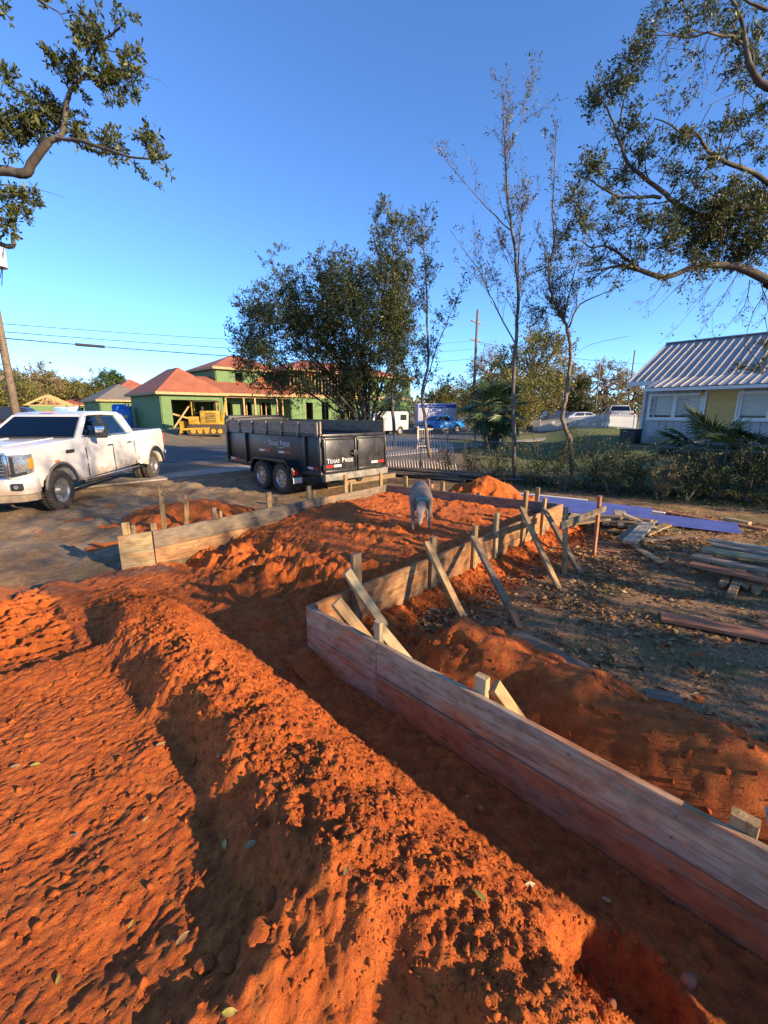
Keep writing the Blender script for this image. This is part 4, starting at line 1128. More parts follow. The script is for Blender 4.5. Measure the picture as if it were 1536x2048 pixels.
# ================================================================== road, pavement
def mat_asphalt():
    t = NT('asphalt'); v = t.coord('Object'); n = t.noise(v, 2, 6, .6); n2 = t.noise(v, 120, 3)
    c = t.ramp(n, [(.3, (.055, .054, .056)), (.7, (.10, .098, .098))]); c = t.mix(.4, c, t.ramp(n2, [(.35, (.4, .4, .4)), (.65, (1, 1, 1))]), 'MULTIPLY')
    return t.fin(c, .9, t.bump(n2, .4, .006))
def mat_concrete(name='concrete', k=1.0):
    if name in MATS: return MATS[name]
    t = NT(name); v = t.coord('Object'); n = t.noise(v, 3, 7, .65); n2 = t.noise(v, 60, 3)
    c = t.ramp(n, [(.3, (.20 * k, .175 * k, .145 * k)), (.7, (.36 * k, .32 * k, .27 * k))])
    MATS[name] = t.fin(c, .9, t.bump(n2, .3, .005)); return MATS[name]
def strip(name, p, d, n, a0, a1, w0, w1, mat, lift, da=1.0):
    """sheet that follows the ground between along-distances a0..a1 and cross-distances w0..w1"""
    A = np.arange(a0, a1 + da, da); Wd = np.linspace(w0, w1, 6)
    AA, WW = np.meshgrid(A, Wd)
    X = p.x + d.x * AA + n.x * WW; Y = p.y + d.y * AA + n.y * WW
    Z = base_h(X, Y) + lift
    i = np.arange(AA.size).reshape(AA.shape)
    f = np.stack([i[:-1, :-1], i[:-1, 1:], i[1:, 1:], i[1:, :-1]], -1).reshape(-1, 4)
    o = link(name, np_mesh(name, np.stack([X, Y, Z], -1).reshape(-1, 3), f, True), mat); tag(o, kind='structure'); return o
strip('road', ROAD_P, ROAD_D, ROAD_N, -120, 260, 0, ROAD_W, mat_asphalt(), .012)
pv = thing('pavement', None, None, (0, 0, 0)); pv['kind'] = 'structure'
for k in range(-24, 60):                       # concrete slabs with open joints
    a = k * 1.5
    m = MB(); c = ROAD_P + ROAD_D * (a + .75) + ROAD_N * -3.9
    M_ = Matrix((ROAD_D, ROAD_N, UP)).transposed().to_4x4(); M_.translation = c
    m.box((0, 0, .0), (1.485, 1.2, .09)); m.build('slab', mat_concrete(), pv, M_ @ Matrix.Rotation(random.uniform(-.006, .006), 4, 'X'))
    if -14 < k < 30 and k % 2 == 0: pass

# ================================================================== fresh-framed buildings
M_GREEN = simple('green_sheathing', (.10, .175, .062), .75, 0, .12, 1.5, .1)
M_ROOFR = simple('red_underlayment', (.30, .095, .048), .8, 0, .2, 1.2, .1)
M_ROOFG = simple('grey_underlayment', (.16, .135, .11), .85, 0, .12, 1.2)
M_FRAME = wood('framing_pine', [(.38, .24, .10), (.50, .34, .16), (.60, .44, .24)], gscale=.6)
M_DARKIN = simple('dark_interior', (.035, .028, .022), .95)
def GM(o, fx):
    fx = Vector(fx).normalized(); fy = Vector((-fx.y, fx.x, 0)); M_ = Matrix((fx, fy, UP)).transposed().to_4x4(); M_.translation = o; return M_
FX = Vector((.71, .704, 0))
def hip(m, x0, x1, y0, y1, z, h, ov=.45, th=.02):
    """hip roof over a rectangle with its eaves at z and ridge h above"""
    x0 -= ov; x1 += ov; y0 -= ov; y1 += ov; w = min(x1 - x0, y1 - y0) / 2
    if x1 - x0 >= y1 - y0: r0, r1 = (x0 + w, (y0 + y1) / 2), (x1 - w, (y0 + y1) / 2)
    else: r0, r1 = ((x0 + x1) / 2, y0 + w), ((x0 + x1) / 2, y1 - w)
    v = [(x0, y0, z), (x1, y0, z), (x1, y1, z), (x0, y1, z), (r0[0], r0[1], z + h), (r1[0] + .001, r1[1] + .001, z + h)]
    if x1 - x0 >= y1 - y0: f = [(0, 1, 5, 4), (1, 2, 5), (2, 3, 4, 5), (3, 0, 4)]
    else: f = [(0, 1, 4), (1, 2, 5, 4), (2, 3, 5), (3, 0, 4, 5)]
    m.add(v, f + [(3, 2, 1, 0)]); return m
def fascia(root, x0, x1, y0, y1, z, mat=None, ov=.45):
    for a, b in (((x0 - ov, y0 - ov), (x1 + ov, y0 - ov)), ((x1 + ov, y0 - ov), (x1 + ov, y1 + ov)), ((x1 + ov, y1 + ov), (x0 - ov, y1 + ov)), ((x0 - ov, y1 + ov), (x0 - ov, y0 - ov))):
        MB().bar((*a, z - .06), (*b, z - .06), .045, .2).build('fascia', mat or M_FRAME, root, None)
def wall_holes(root, x0, x1, y, z0, z1, holes, th=.14, mat=None, axis='x', nm='wall'):
    """one wall panel with rectangular openings, as a single part; holes = (a, b, za, zb)"""
    m = MB(); hs = sorted(holes); xs = [x0]
    def bx(a, b, za, zb):
        if b - a < 1e-3 or zb - za < 1e-3: return
        c = ((a + b) / 2, y, (za + zb) / 2); d = (b - a, th, zb - za)
        if axis == 'y': c = (y, (a + b) / 2, (za + zb) / 2); d = (th, b - a, zb - za)
        m.box(c, d)
    cur = x0
    for (a, b, za, zb) in hs:
        bx(cur, a, z0, z1); bx(a, b, z0, za); bx(a, b, zb, z1); cur = b
    bx(cur, x1, z0, z1)
    o_ = m.build(nm, mat or M_GREEN, root, None)
    if mat is None and axis == 'x' and x1 - x0 > 3:          # dark taped seams between sheathing panels
        k = x0 + 1.22
        while k < x1:
            if not any(a - .05 < k < b + .05 for a, b, _, _ in holes): MB().box((k, y - th / 2 - .004, (z0 + z1) / 2), (.07, .006, z1 - z0)).build('seam_tape', M_TAPE, root, None)
            k += 1.22
    return o_
M_TAPE = simple('seam_tape', (.06, .10, .045), .7)
def studs(root, x0, x1, y, z0, z1, sp=.6, axis='x'):
    n = max(1, int((x1 - x0) / sp))
    for k in range(n + 1):
        x = x0 + (x1 - x0) * k / n
        p, q = ((x, y, z0), (x, y, z1)) if axis == 'x' else ((y, x, z0), (y, x, z1))
        MB().bar(p, q, .09, .09, (1, 0, 0)).build('stud', M_FRAME, root, None)

d_ = ray(328, 858); G = Vector((d_.x * 34, d_.y * 34, .68))
gr = thing('unfinished_house', 'unfinished house with dark green sheathing, open garage and red hip roof', 'house', tuple(G), atan2(FX.y, FX.x))
ZW = 2.88
wall_holes(gr, 0, 5.0, 0, -.2, ZW, [(.75, 4.5, -.2, 2.33)])
wall_holes(gr, 0, 7.8, 0, -.2, ZW, [], axis='y')
wall_holes(gr, 0, 7.8, 5.0, -.2, ZW, [(1.5, 2.6, 0, 2.2)], axis='y')
wall_holes(gr, 0, 5.0, 7.8, -.2, ZW, [])
MB().box((2.5, 3.9, -.12), (5.0, 7.8, .25)).build('slab', mat_concrete(), gr, None)
for (a, b) in (((1.0, .6, .1), (3.0, 1.6, 2.2)), ((1.2, 1.2, 1.2), (4.2, 2.0, .4)), ((.9, .5, 2.5), (4.4, .5, 2.5))): MB().bar(a, b, .04, .14).build('brace', M_FRAME, gr, None)
rf = MB(); hip(rf, 0, 5.0, 0, 7.8, ZW + .02, 2.2); ro = rf.build('roof', M_ROOFR, gr, None)
fascia(gr, 0, 5.0, 0, 7.8, ZW)
# porch wing to the right of the garage
wall_holes(gr, 5.07, 14.5, 1.6, -.2, ZW, [(5.5, 6.6, 0, 2.2), (7.4, 8.6, .2, 2.3), (9.4, 10.6, 0, 2.3), (11.4, 12.8, .3, 2.3)])
MB().box((9.8, 1.0, -.12), (9.4, 2.6, .24)).build('slab', mat_concrete(), gr, None)
for x in (5.3, 7.0, 8.1, 10.4, 11.0, 13.6): MB().bar((x, -.02, 0), (x, -.02, ZW - .25), .14, .14, (1, 0, 0)).build('post', M_FRAME, gr, None)
MB().bar((5.0, -.02, ZW - .14), (14.6, -.02, ZW - .14), .12, .28).build('beam', M_FRAME, gr, None)
studs(gr, 5.6, 12.8, 1.8, 0, 2.4, .5)
rf = MB().add([(4.6, -.45, ZW + .04), (15, -.45, ZW + .04), (15, 4.0, ZW + 1.7), (4.6, 4.0, ZW + 1.7), (15, 4.0, ZW), (4.6, 4.0, ZW)], [(0, 1, 2, 3), (1, 4, 2), (0, 3, 5), (2, 4, 5, 3), (0, 5, 4, 1)]); rf.build('roof', M_ROOFR, gr, None)
MB().bar((4.6, -.48, ZW - .02), (15.05, -.48, ZW - .02), .045, .18).build('fascia', M_FRAME, gr, None)
rf = MB(); hip(rf, 8.6, 12.4, 1.2, 5.6, ZW + .75, 1.25, .2); rf.build('roof', M_ROOFR, gr, None)

# two-storey block behind and to the right
d_ = ray(585, 853); Mo = Vector((d_.x * 42, d_.y * 42, .68))
mr = thing('unfinished_house', 'two-storey unfinished house with light green walls behind the bushy tree', 'house', tuple(Mo), atan2(FX.y, FX.x))
ho1 = [(1.6, 2.5, .1, 2.3), (3.6, 4.5, .1, 2.3), (6.8, 8.0, .1, 2.3), (9.3, 10.1, .8, 2.2), (13.5, 14.6, .1, 2.3)]
wall_holes(mr, 0, 17.5, 0, -.2, 2.8, ho1)
wall_holes(mr, 0, 9, 0, -.2, 2.8, [(2, 3, 0, 2.2)], axis='y'); wall_holes(mr, 0, 9, 17.5, -.2, 2.8, [], axis='y')
studs(mr, .3, 17, .5, 0, 2.7, .8)
MB().bar((0, 0, 2.94), (17.5, 0, 2.94), .16, .28).build('rim_beam', M_FRAME, mr, None)
studs(mr, 0, 10.5, .05, 3.08, 5.3, .42); MB().bar((0, .05, 5.36), (10.5, .05, 5.36), .12, .12).build('top_plate', M_FRAME, mr, None)
wall_holes(mr, 10.6, 17.5, .05, 3.1, 5.4, [(12, 13, 3.8, 5), (15, 16, 3.8, 5)])
wall_holes(mr, -6, -.1, 3.0, 2.4, 5.4, [(-4.2, -3.4, 3.9, 5.0), (-1.6, -.8, 3.9, 5.0)])
wall_holes(mr, 3.0, 9, -6.0, 1.0, 5.4, [], axis='y'); wall_holes(mr, -6, 17.5, 9.0, -.2, 5.4, [])
MB().box((8.7, 4.6, -.12), (17.3, 9, .24)).build('slab', mat_concrete(), mr, None)
MB().box((8.7, 4.6, 3.02), (17.2, 8.6, .1)).build('upper_floor', M_FRAME, mr, None)
rf = MB(); hip(rf, 0, 17.5, 0, 9.2, 5.45, 1.5); rf.build('roof', M_ROOFR, mr, None); fascia(mr, 0, 17.5, 0, 9.2, 5.42)
rf = MB(); hip(rf, -6, 1.0, 3.0, 9.0, 5.40, 1.5); rf.build('roof', M_ROOFR, mr, None); fascia(mr, -6, 0.6, 3.0, 9.0, 5.36)

# more houses going up down the street at the left
def small_house(label, px, py, t, w, dp, hgt, rise, mat, roofm, truss=False, z0=.65):
    d = ray(px, py); o = Vector((d.x * t, d.y * t, z0))
    r = thing('unfinished_house', label, 'house', tuple(o), atan2(FX.y, FX.x))
    wall_holes(r, 0, w, 0, -.3, hgt, [(w * .25, w * .45, .2, 2.2)] if not truss else [], mat=mat); wall_holes(r, 0, dp, 0, -.3, hgt, [], axis='y', mat=mat)
    wall_holes(r, 0, dp, w, -.3, hgt, [], axis='y', mat=mat); wall_holes(r, 0, w, dp, -.3, hgt, [], mat=mat)
    if truss:
        for k in range(5):
            y = -.05 + k * (dp / 4)
            MB().bar((-.4, y, hgt), (w / 2, y, hgt + rise), .05, .14).build('rafter', M_FRAME, r, None)
            MB().bar((w + .4, y, hgt), (w / 2, y, hgt + rise), .05, .14).build('rafter', M_FRAME, r, None)
            MB().bar((-.4, y, hgt + .02), (w + .4, y, hgt + .02), .05, .1).build('tie_beam', M_FRAME, r, None)
            for q in (.25, .4, .6, .75): MB().bar((w * q, y, hgt), (w * (.5 + (q - .5) * .5), y, hgt + rise * (1 - abs(q - .5) * 1.0)), .05, .08).build('web', M_FRAME, r, None)
    else:
        rf = MB(); hip(rf, 0, w, 0, dp, hgt + .02, rise); rf.build('roof', roofm, r, None); fascia(r, 0, w, 0, dp, hgt)
    return r
small_house('small green-walled house frame with bare gable trusses far down the street', 62, 826, 62, 5.0, 6, 2.4, 1.5, M_GREEN, M_ROOFR, True)
small_house('low house with flat-looking red roof beyond the portable toilets', 105, 826, 72, 10, 8, 2.6, 1.2, M_GREEN, M_ROOFR)
small_house('house with tall red hip roof just left of the garage', 215, 830, 58, 9, 9, 3.0, 3.2, M_GREEN, M_ROOFR)
small_house('house with grey roof underlayment left of the garage, half hidden by the blue toilet', 205, 838, 47, 5.5, 8, 2.7, 1.9, M_GREEN, M_ROOFG)

# ================================================================== portable toilets
M_PTB = simple('toilet_blue', (.012, .12, .46), .45, 0, .1); M_PTW = simple('toilet_white', (.55, .55, .56), .5, 0, .08); M_PTL = simple('toilet_lightblue', (.20, .38, .55), .5, 0, .1)
M_YEL = simple('decal_yellow', (.55, .45, .05), .6)
def toilet(label, px, t, zb, body, rz=.3):
    d = ray(px, 840); r = thing('portable_toilet', label, 'portable toilet', (d.x * t, d.y * t, zb), rz, 'portable toilets by the unfinished houses')
    MB().box((0, 0, 1.05), (1.08, 1.1, 2.0)).build('cabin', body, r, None, bevel=.05)
    MB().add([(-.56, -.57, 2.05), (.56, -.57, 2.05), (.56, .57, 2.05), (-.56, .57, 2.05), (-.45, -.3, 2.24), (.45, -.3, 2.24), (.45, .3, 2.24), (-.45, .3, 2.24)], [(0, 1, 5, 4), (1, 2, 6, 5), (2, 3, 7, 6), (3, 0, 4, 7), (4, 5, 6, 7), (3, 2, 1, 0)]).build('roof', M_PTW if body is not M_PTB else M_PTB, r, None, bevel=.03)
    do = MB().box((0, -.56, 1.05), (.74, .03, 1.75)).build('door', body, r, None, bevel=.015)
    MB().box((.28, -.585, 1.05), (.06, .03, .12)).build('door_latch', M_BLK, r, None)
    MB().box((0, -.58, 1.35), (.5, .012, .22)).build('emblem', M_YEL if body is M_PTB else M_PTL, r, None, bevel=.005)
    MB().box((0, 0, .05), (1.15, 1.2, .12)).build('skid', M_BLK, r, None)
    MB().tube([(.4, .4, 2.0), (.4, .4, 2.5)], .05, 8).build('vent_pipe', M_BLK, r, None)
toilet('bright blue portable toilet left of the garage', 250, 38, .30, M_PTB, .5)
toilet('darker blue portable toilet right behind the bright blue one', 243, 42, .55, M_PTB, .2)
toilet('pale blue and white portable toilet far behind the white pickup', 126, 52, .45, M_PTL, .1)
toilet('white portable toilet beside the pale blue one', 152, 50, .45, M_PTW, .1)

# ================================================================== yellow tracked machine
M_CAT = simple('machine_yellow', (.42, .24, .02), .5, 0, .25, 5); M_TRACK = simple('track_steel', (.07, .055, .045), .7, .4, .3, 10, .2)
d_ = ray(418, 872); mo = Vector((d_.x * 31, d_.y * 31, 0)); mo.z = gz(mo.x, mo.y)
dzr = thing('bulldozer', 'yellow tracked construction machine parked before the open garage', 'bulldozer', tuple(mo), .25)
for s in (1, -1):
    loop = arc(-1.0, .38, .36, 90, 270, 8) + arc(1.0, .38, .36, -90, 90, 8)
    MB().prism(loop, s * .62 - .2, s * .62 + .2).build('track', M_TRACK, dzr, None)
    for k in range(5): MB().lathe([(.17, s * .83 - .03), (.17, s * .83 + .03)], (-.9 + .45 * k, 0, .3), 'y', 14).build('track_roller', M_CAT, dzr, None)
    for k in range(14): MB().box((-1.15 + .18 * k, s * .62, .76), (.05, .42, .05)).build('track_pad', M_TRACK, dzr, None)
MB().box((.25, 0, 1.25), (1.3, 1.1, .95)).build('engine_hood', M_CAT, dzr, None, bevel=.04)
for k in range(6): MB().box((.3, -.565, .95 + .12 * k), (.7, .03, .05)).build('louver', M_BLK, dzr, None)
MB().box((.0, 0, .78), (2.2, 1.0, .3)).build('frame', M_CAT, dzr, None, bevel=.03)
MB().box((-.85, 0, 1.05), (.7, 1.15, .55)).build('side_tank', M_CAT, dzr, None, bevel=.04)
MB().box((-.5, .1, 1.55), (.5, .55, .14)).build('seat', M_BLK, dzr, None, bevel=.04); MB().box((-.28, .1, 1.8), (.12, .55, .45)).build('seat_back', M_BLK, dzr, None, bevel=.04)
for x in (-.9, .75):
    for s in (1, -1): MB().bar((x, s * .5, 1.4), (x, s * .5, 2.35), .07, .07, (1, 0, 0)).build('canopy_post', M_CAT, dzr, None)
MB().box((-.1, 0, 2.38), (1.9, 1.2, .07)).build('canopy', M_TRACK, dzr, None, bevel=.02)
MB().tube([(.55, -.2, 1.7), (.55, -.2, 2.3)], .05, 10).build('exhaust', M_BLK, dzr, None)
bl = MB(); bl.prism([(-1.75, .15), (-1.62, .2), (-1.55, .6), (-1.62, 1.0), (-1.72, 1.0), (-1.66, .6)], -1.15, 1.15); bl.build('blade', M_CAT, dzr, None)
for s in (1, -1): MB().bar((-1.6, s * .85, .45), (.2, s * .85, .5), .1, .14).build('push_arm', M_CAT, dzr, None)
MB().bar((1.0, .0, .9), (1.35, 0, 2.35), .22, .18).build('ripper_mast', M_CAT, dzr, None, bevel=.02)

# ================================================================== grey house at the right
M_SIDING = simple('siding_blue_grey', (.42, .41, .41), .7, 0, .07, 2, .1)
M_TRIM = simple('white_trim', (.72, .70, .66), .6, 0, .05)
M_TIN = simple('metal_roof', (.34, .32, .30), .45, .25, .22, 1.3)
M_RIB = simple('metal_roof_rib', (.44, .42, .39), .45, .25, .1, 1.3)
M_YDOOR = simple('yellow_door', (.60, .38, .12), .55, 0, .06)
M_BLIND = simple('window_blind', (.55, .52, .46), .7, 0, .06)
HX = Vector((.634, -.773, 0)).normalized(); HY = Vector((.773, .634, 0)).normalized()
d_ = ray(1297, 890); HO = Vector((d_.x * 18, d_.y * 18, 0)); HB = gz(HO.x, HO.y) - .05; HO.z = HB
hr = thing('house', 'blue-grey board-sided house with ribbed metal roof and yellow door at right', 'house', tuple(HO), atan2(HX.y, HX.x))
HM = WM[hr.name]; HMI = HM.inverted()
def on_front(zx, zy, y=0.0):                 # pixel of the enlarged crop -> local point in the front plane
    return HMI @ PP(1150 + zx / 3.98, 600 + zy / 3.98, HM @ Vector((0, y, 0)), HY)
HLEN = 9.5; zf = on_front(600, 1078).z; ze = 2.36
MB().box((HLEN / 2, .12, zf / 2 - .15), (HLEN, .24, zf + .3)).build('foundation', mat_concrete('foundation_block', .85), hr, None)
w1 = [on_front(605, 760), on_front(990, 945)]; dr_ = [on_front(1050, 715), on_front(1275, 1040)]; w2 = [on_front(1315, 750), on_front(1700, 950)]
wx = (w1[0].x, w1[1].x); wz = (w1[1].z, w1[0].z); dxx = (dr_[0].x, dr_[1].x); dz0 = zf + .02; dz1 = dr_[0].z; vx = (w2[0].x, w2[0].x + (wx[1] - wx[0])); vz = wz
def cover(x):                                  # openings at this x
    r = []
    if wx[0] < x < wx[1]: r.append(wz)
    if dxx[0] < x < dxx[1]: r.append((dz0 - .05, dz1))
    if vx[0] < x < vx[1]: r.append(vz)
    return r
edges = sorted(set([k * .27 for k in range(int(HLEN / .27) + 1)] + [HLEN] + [wx[0], wx[1], dxx[0], dxx[1], vx[0], vx[1]]))
for a, b in zip(edges[:-1], edges[1:]):       # vertical siding boards with recessed joints
    if b - a < .02: continue
    zs = [(zf, ze)]
    for (o0, o1) in cover((a + b) / 2):
        zs = [(zf, o0), (o1, ze)]
    for (z0, z1) in zs:
        if z1 - z0 > .02: MB().box(((a + b) / 2, .02, (z0 + z1) / 2), (b - a - .016, .03, z1 - z0)).build('siding_board', M_SIDING, hr, None)
MB().box((HLEN / 2, .10, (zf + ze) / 2), (HLEN - .02, .10, ze - zf)) if False else None
for (a, b) in ((0, wx[0]), (wx[1], dxx[0]), (dxx[1], vx[0]), (vx[1], HLEN)):
    MB().box(((a + b) / 2, .07, (zf + ze) / 2), (b - a, .06, ze - zf)).build('wall_backing', simple('siding_joint', (.10, .115, .14), .8), hr, None)
for (a, b, z0, z1) in ((*wx, *wz), (*vx, *vz)):
    for (za, zb_) in ((zf, z0), (z1, ze)): MB().box(((a + b) / 2, .07, (za + zb_) / 2), (b - a, .06, zb_ - za)).build('wall_backing', simple('siding_joint', (.10, .115, .14), .8), hr, None)
    wn_ = bpy.data.objects.new('window', None); COL.objects.link(wn_); wn_.parent = hr; WM[wn_.name] = HM.copy()
    mid = (a + b) / 2
    for (p, q) in (((a, z0), (b, z0)), ((a, z1), (b, z1))): MB().bar((p[0] - .05, -.015, p[1]), (q[0] + .05, -.015, q[1]), .06, .10).build('frame', M_TRIM, wn_, None)
    for x in (a, mid, b): MB().bar((x, -.012, z0), (x, -.012, z1), .06, .10 if x != mid else .14, (1, 0, 0)).build('frame', M_TRIM, wn_, None)
    for (p, q) in ((a, mid), (mid, b)):
        MB().box(((p + q) / 2, .045, (z0 + z1) / 2), (q - p - .06, .01, z1 - z0)).build('pane', M_GLASS, wn_, None)
        for k in range(4):
            zz = z0 + (z1 - z0) * (.24 + .22 * k)
            MB().box(((p + q) / 2, .034, zz), (q - p - .12, .008, (z1 - z0) * .20)).build('blind_slat', M_BLIND, wn_, None)
    MB().box((mid, -.03, z0 - .06), (b - a + .2, .10, .04)).build('sill', M_TRIM, wn_, None)
do = MB().box(((dxx[0] + dxx[1]) / 2, .03, (dz0 + dz1) / 2), (dxx[1] - dxx[0] - .14, .05, dz1 - dz0 - .06)).build('door', M_YDOOR, hr, None)
for k in range(3):
    for s in (-1, 1): MB().box(((dxx[0] + dxx[1]) / 2 + s * .19, .002, dz0 + .4 + .58 * k), (.26, .012, .42)).build('door_panel', M_YDOOR, do, None, bevel=.004)
for x in dxx: MB().bar((x, -.012, dz0), (x, -.012, dz1), .06, .10, (1, 0, 0)).build('door_frame', M_TRIM, hr, None)
MB().bar((dxx[0] - .05, -.012, dz1), (dxx[1] + .05, -.012, dz1), .06, .10).build('door_frame', M_TRIM, hr, None)
la = on_front(1012, 740, -.05); MB().lathe([(.03, .08), (.06, .02), (.07, -.08), (.05, -.12), (.003, -.12)], tuple(la), 'z', 12).build('porch_lamp', simple('lamp_amber', (.55, .38, .12), .4), hr, None)
# main body set back behind the porch
SB = 1.3
MB().box((HLEN / 2 - .35, SB + 3.5, 1.25), (HLEN + .7 + .3, 7.0, 2.9)).build('main_wall', M_SIDING, hr, None)
MB().bar((-.86, SB - .02, -.1), (-.86, SB - .02, 2.7), .05, .1, (1, 0, 0)).build('corner_trim', M_TRIM, hr, None)
MB().box((.02, SB / 2, (zf + ze) / 2), (.06, SB, ze - zf)).build('porch_end', M_SIDING, hr, None)
zr0, zr1 = 2.72, 4.72
XL = -1.45
MB().add([(XL, SB - .5, zr0), (HLEN + 1, SB - .5, zr0), (HLEN + 1, SB + 3.5, zr1), (XL, SB + 3.5, zr1), (HLEN + 1, SB + 7.5, zr0), (XL, SB + 7.5, zr0)], [(0, 1, 2, 3), (3, 2, 4, 5), (0, 3, 5), (1, 4, 2), (0, 5, 4, 1)]).build('roof', M_TIN, hr, None)
MB().add([(-.25, -.5, ze + .02), (HLEN + 1, -.5, ze + .02), (HLEN + 1, SB - .35, zr0 + .085), (-.25, SB - .35, zr0 + .085), (-.25, SB - .35, ze), (HLEN + 1, SB - .35, ze), ], [(0, 1, 2, 3), (0, 3, 4), (1, 5, 2), (0, 4, 5, 1), (3, 2, 5, 4)]).build('porch_roof', M_TIN, hr, None)
k = 0; x = XL + .04
while x < HLEN + .9:
    MB().bar((x, SB - .52, zr0 + .012), (x, SB + 3.5, zr1 + .018), .022, .03).build('roof_rib', M_RIB, hr, None)
    if x > -.2: MB().bar((x, -.52, ze + .035), (x, SB - .36, zr0 + .10), .022, .03).build('roof_rib', M_RIB, hr, None)
    x += .30
MB().bar((XL - .02, SB + 3.5, zr1 + .02), (HLEN + 1, SB + 3.5, zr1 + .02), .25, .05).build('ridge_cap', M_TIN, hr, None)
MB().bar((XL, SB - .52, zr0 - .09), (HLEN + 1, SB - .52, zr0 - .09), .03, .18).build('fascia', M_TRIM, hr, None)
MB().bar((-.27, -.53, ze - .07), (HLEN + 1, -.53, ze - .07), .09, .12).build('gutter', M_TRIM, hr, None)
MB().bar((XL, SB - .52, zr0 - .06), (XL, SB + 3.5, zr1 - .06), .03, .16).build('barge_board', M_TRIM, hr, None)
# air conditioner beside it
d_ = ray(1258, 890); ac = Vector((d_.x * 18.6, d_.y * 18.6, 0)); ac.z = gz(ac.x, ac.y)
ar = thing('air_conditioner', 'black air conditioner unit standing at the left end of the grey house', 'air conditioner', tuple(ac), atan2(HX.y, HX.x))
M_AC = simple('ac_black', (.02, .022, .026), .5)
MB().box((0, 0, .32), (.66, .66, .58)).build('casing', M_AC, ar, None, bevel=.03)
MB().box((0, 0, .63), (.70, .70, .05)).build('lid', M_AC, ar, None, bevel=.02)
for k in range(6): MB().box((0, -.338, .12 + .08 * k), (.6, .014, .03)).build('louver', simple('ac_louver', (.045, .05, .06), .5), ar, None)
MB().box((-.1, -.345, .56), (.16, .01, .03)).build('nameplate', M_YEL, ar, None)
MB().box((0, 0, -.02), (.8, .8, .1)).build('pad', mat_concrete(), ar, None)

# ================================================================== fences
M_FWHITE = simple('fence_white', (.78, .76, .72), .6, 0, .05)
M_GALV = simple('galvanised', (.11, .105, .095), .6, .3, .15)
def picket_fence(name, label, a, b, h, sp, mat, pw=.03, posts=2.4, gap=.08):
    r = thing(name, label, 'fence', tuple(a)); d = unit2(a, b); L = (b - a).to_2d().length
    n = int(L / sp)
    me = MB().box((0, 0, h / 2 + gap / 2), (pw, pw * .7, h - gap)).mesh('picket'); me.materials.append(mat)
    rz = Matrix.Rotation(atan2(d.y, d.x), 4, 'Z')
    for k in range(n + 1):
        p = Vector(a) + d * (L * k / n); z = a.z + (b.z - a.z) * k / n
        link('picket', me, mat, r, Matrix.Translation((p.x, p.y, z)) @ rz)
    for k in range(int(L / posts) + 1):
        p = Vector(a) + d * min(L, k * posts); z = a.z + (b.z - a.z) * (k * posts / L)
        MB().box((0, 0, h / 2), (.07, .07, h + .15)).build('post', mat, r, Matrix.Translation((p.x, p.y, z)) @ rz)
    for hh in (.12, h - .08): MB().bar(Vector(a) + UP * hh, Vector(b) + UP * hh, .035, .05).build('rail', mat, r, Matrix.Identity(4))
    return r
d_ = ray(1210, 858); fc = Vector((d_.x * 39, d_.y * 39, 0)); fc.z = gz(fc.x, fc.y)
d_ = ray(1270, 860); fr_ = Vector((d_.x * 34, d_.y * 34, 0)); fr_.z = gz(fr_.x, fr_.y)
d_ = ray(1078, 868); fl_ = Vector((d_.x * 44, d_.y * 44, 0)); fl_.z = gz(fl_.x, fl_.y)
picket_fence('picket_fence', 'white picket fence at the back of the lawn next to the grey house', fc, fr_, 1.15, .13, M_FWHITE, .05)
picket_fence('picket_fence', 'white picket fence slanting away to the left along the lawn', fl_, fc, 1.2, .11, M_FWHITE, .05)
ia, ib = PZ(835, 897, 0), PZ(1005, 890, 0)
picket_fence('iron_fence', 'thin grey iron fence along the road behind the leaning railing', ia, ib, 1.15, .14, simple('iron_grey', (.42, .39, .36), .5, .3), .018, 2.0)
# chain-link fence behind the trees
ca = FEN_P - FEN_D * 3.2; cb = FEN_P + FEN_D * 7.5
cr = thing('chain_link_fence', 'sagging chain-link fence with round posts running behind the trees', 'fence', (ca.x, ca.y, 0)); CL = (cb - ca).length; CHH = 1.15
def onf(s, z):
    p = ca + FEN_D * s; return Vector((p.x, p.y, z + float(base_h(p.x, p.y))))
m = MB(); s = 0.0
while s < CL:
    for sg in (1, -1):
        e = s + sg * CHH * .9
        if -.2 < e < CL + .2: m.tube([onf(s, .04), onf(e, CHH)], .0022, 3, False)
    s += .075
wo_ = m.build('wire_mesh', M_GALV, cr, Matrix.Identity(4)); wo_['kind'] = 'stuff'
for k in range(5): MB().tube([onf(k * CL / 4, -.1), onf(k * CL / 4, CHH + .08)], .022, 8).build('post', M_GALV, cr, Matrix.Identity(4))
MB().tube([onf(s_, CHH + .02 * sin(s_ * 2)) for s_ in np.linspace(0, CL, 20)], .018, 6).build('top_rail', M_GALV, cr, Matrix.Identity(4))

# ================================================================== utility poles and wires
M_POLE = wood('pole_wood', [(.13, .10, .075), (.20, .16, .12), (.27, .22, .17)], gscale=.7)
def pole(label, x, y, h, r, arms=(), rz=0.0):
    p = thing('utility_pole', label, 'utility pole', (x, y, gz(x, y)), rz)
    o = MB().tube([(0, 0, -.3), (0, 0, h * .5), (0, 0, h)], [r, r * .88, r * .72], 14).build('shaft', M_POLE, p, None, smooth=True)
    for z in arms:
        MB().bar((-1.1, .12, z), (1.1, .12, z), .09, .11).build('crossarm', M_POLE, p, None)
        for q in (-1, -.5, .5, 1): MB().lathe([(.03, 0), (.045, .05), (.02, .12), (.002, .13)], (q, .12, z + .055), 'z', 8).build('insulator', M_PTW, p, None)
    return p
pl = ray(33, 830) * 13.4
lp = pole('leaning-looking wooden utility pole with white transformer behind the white pickup', pl.x, pl.y, 9.0, .115)
tz = PY(2, 512, pl.y).z
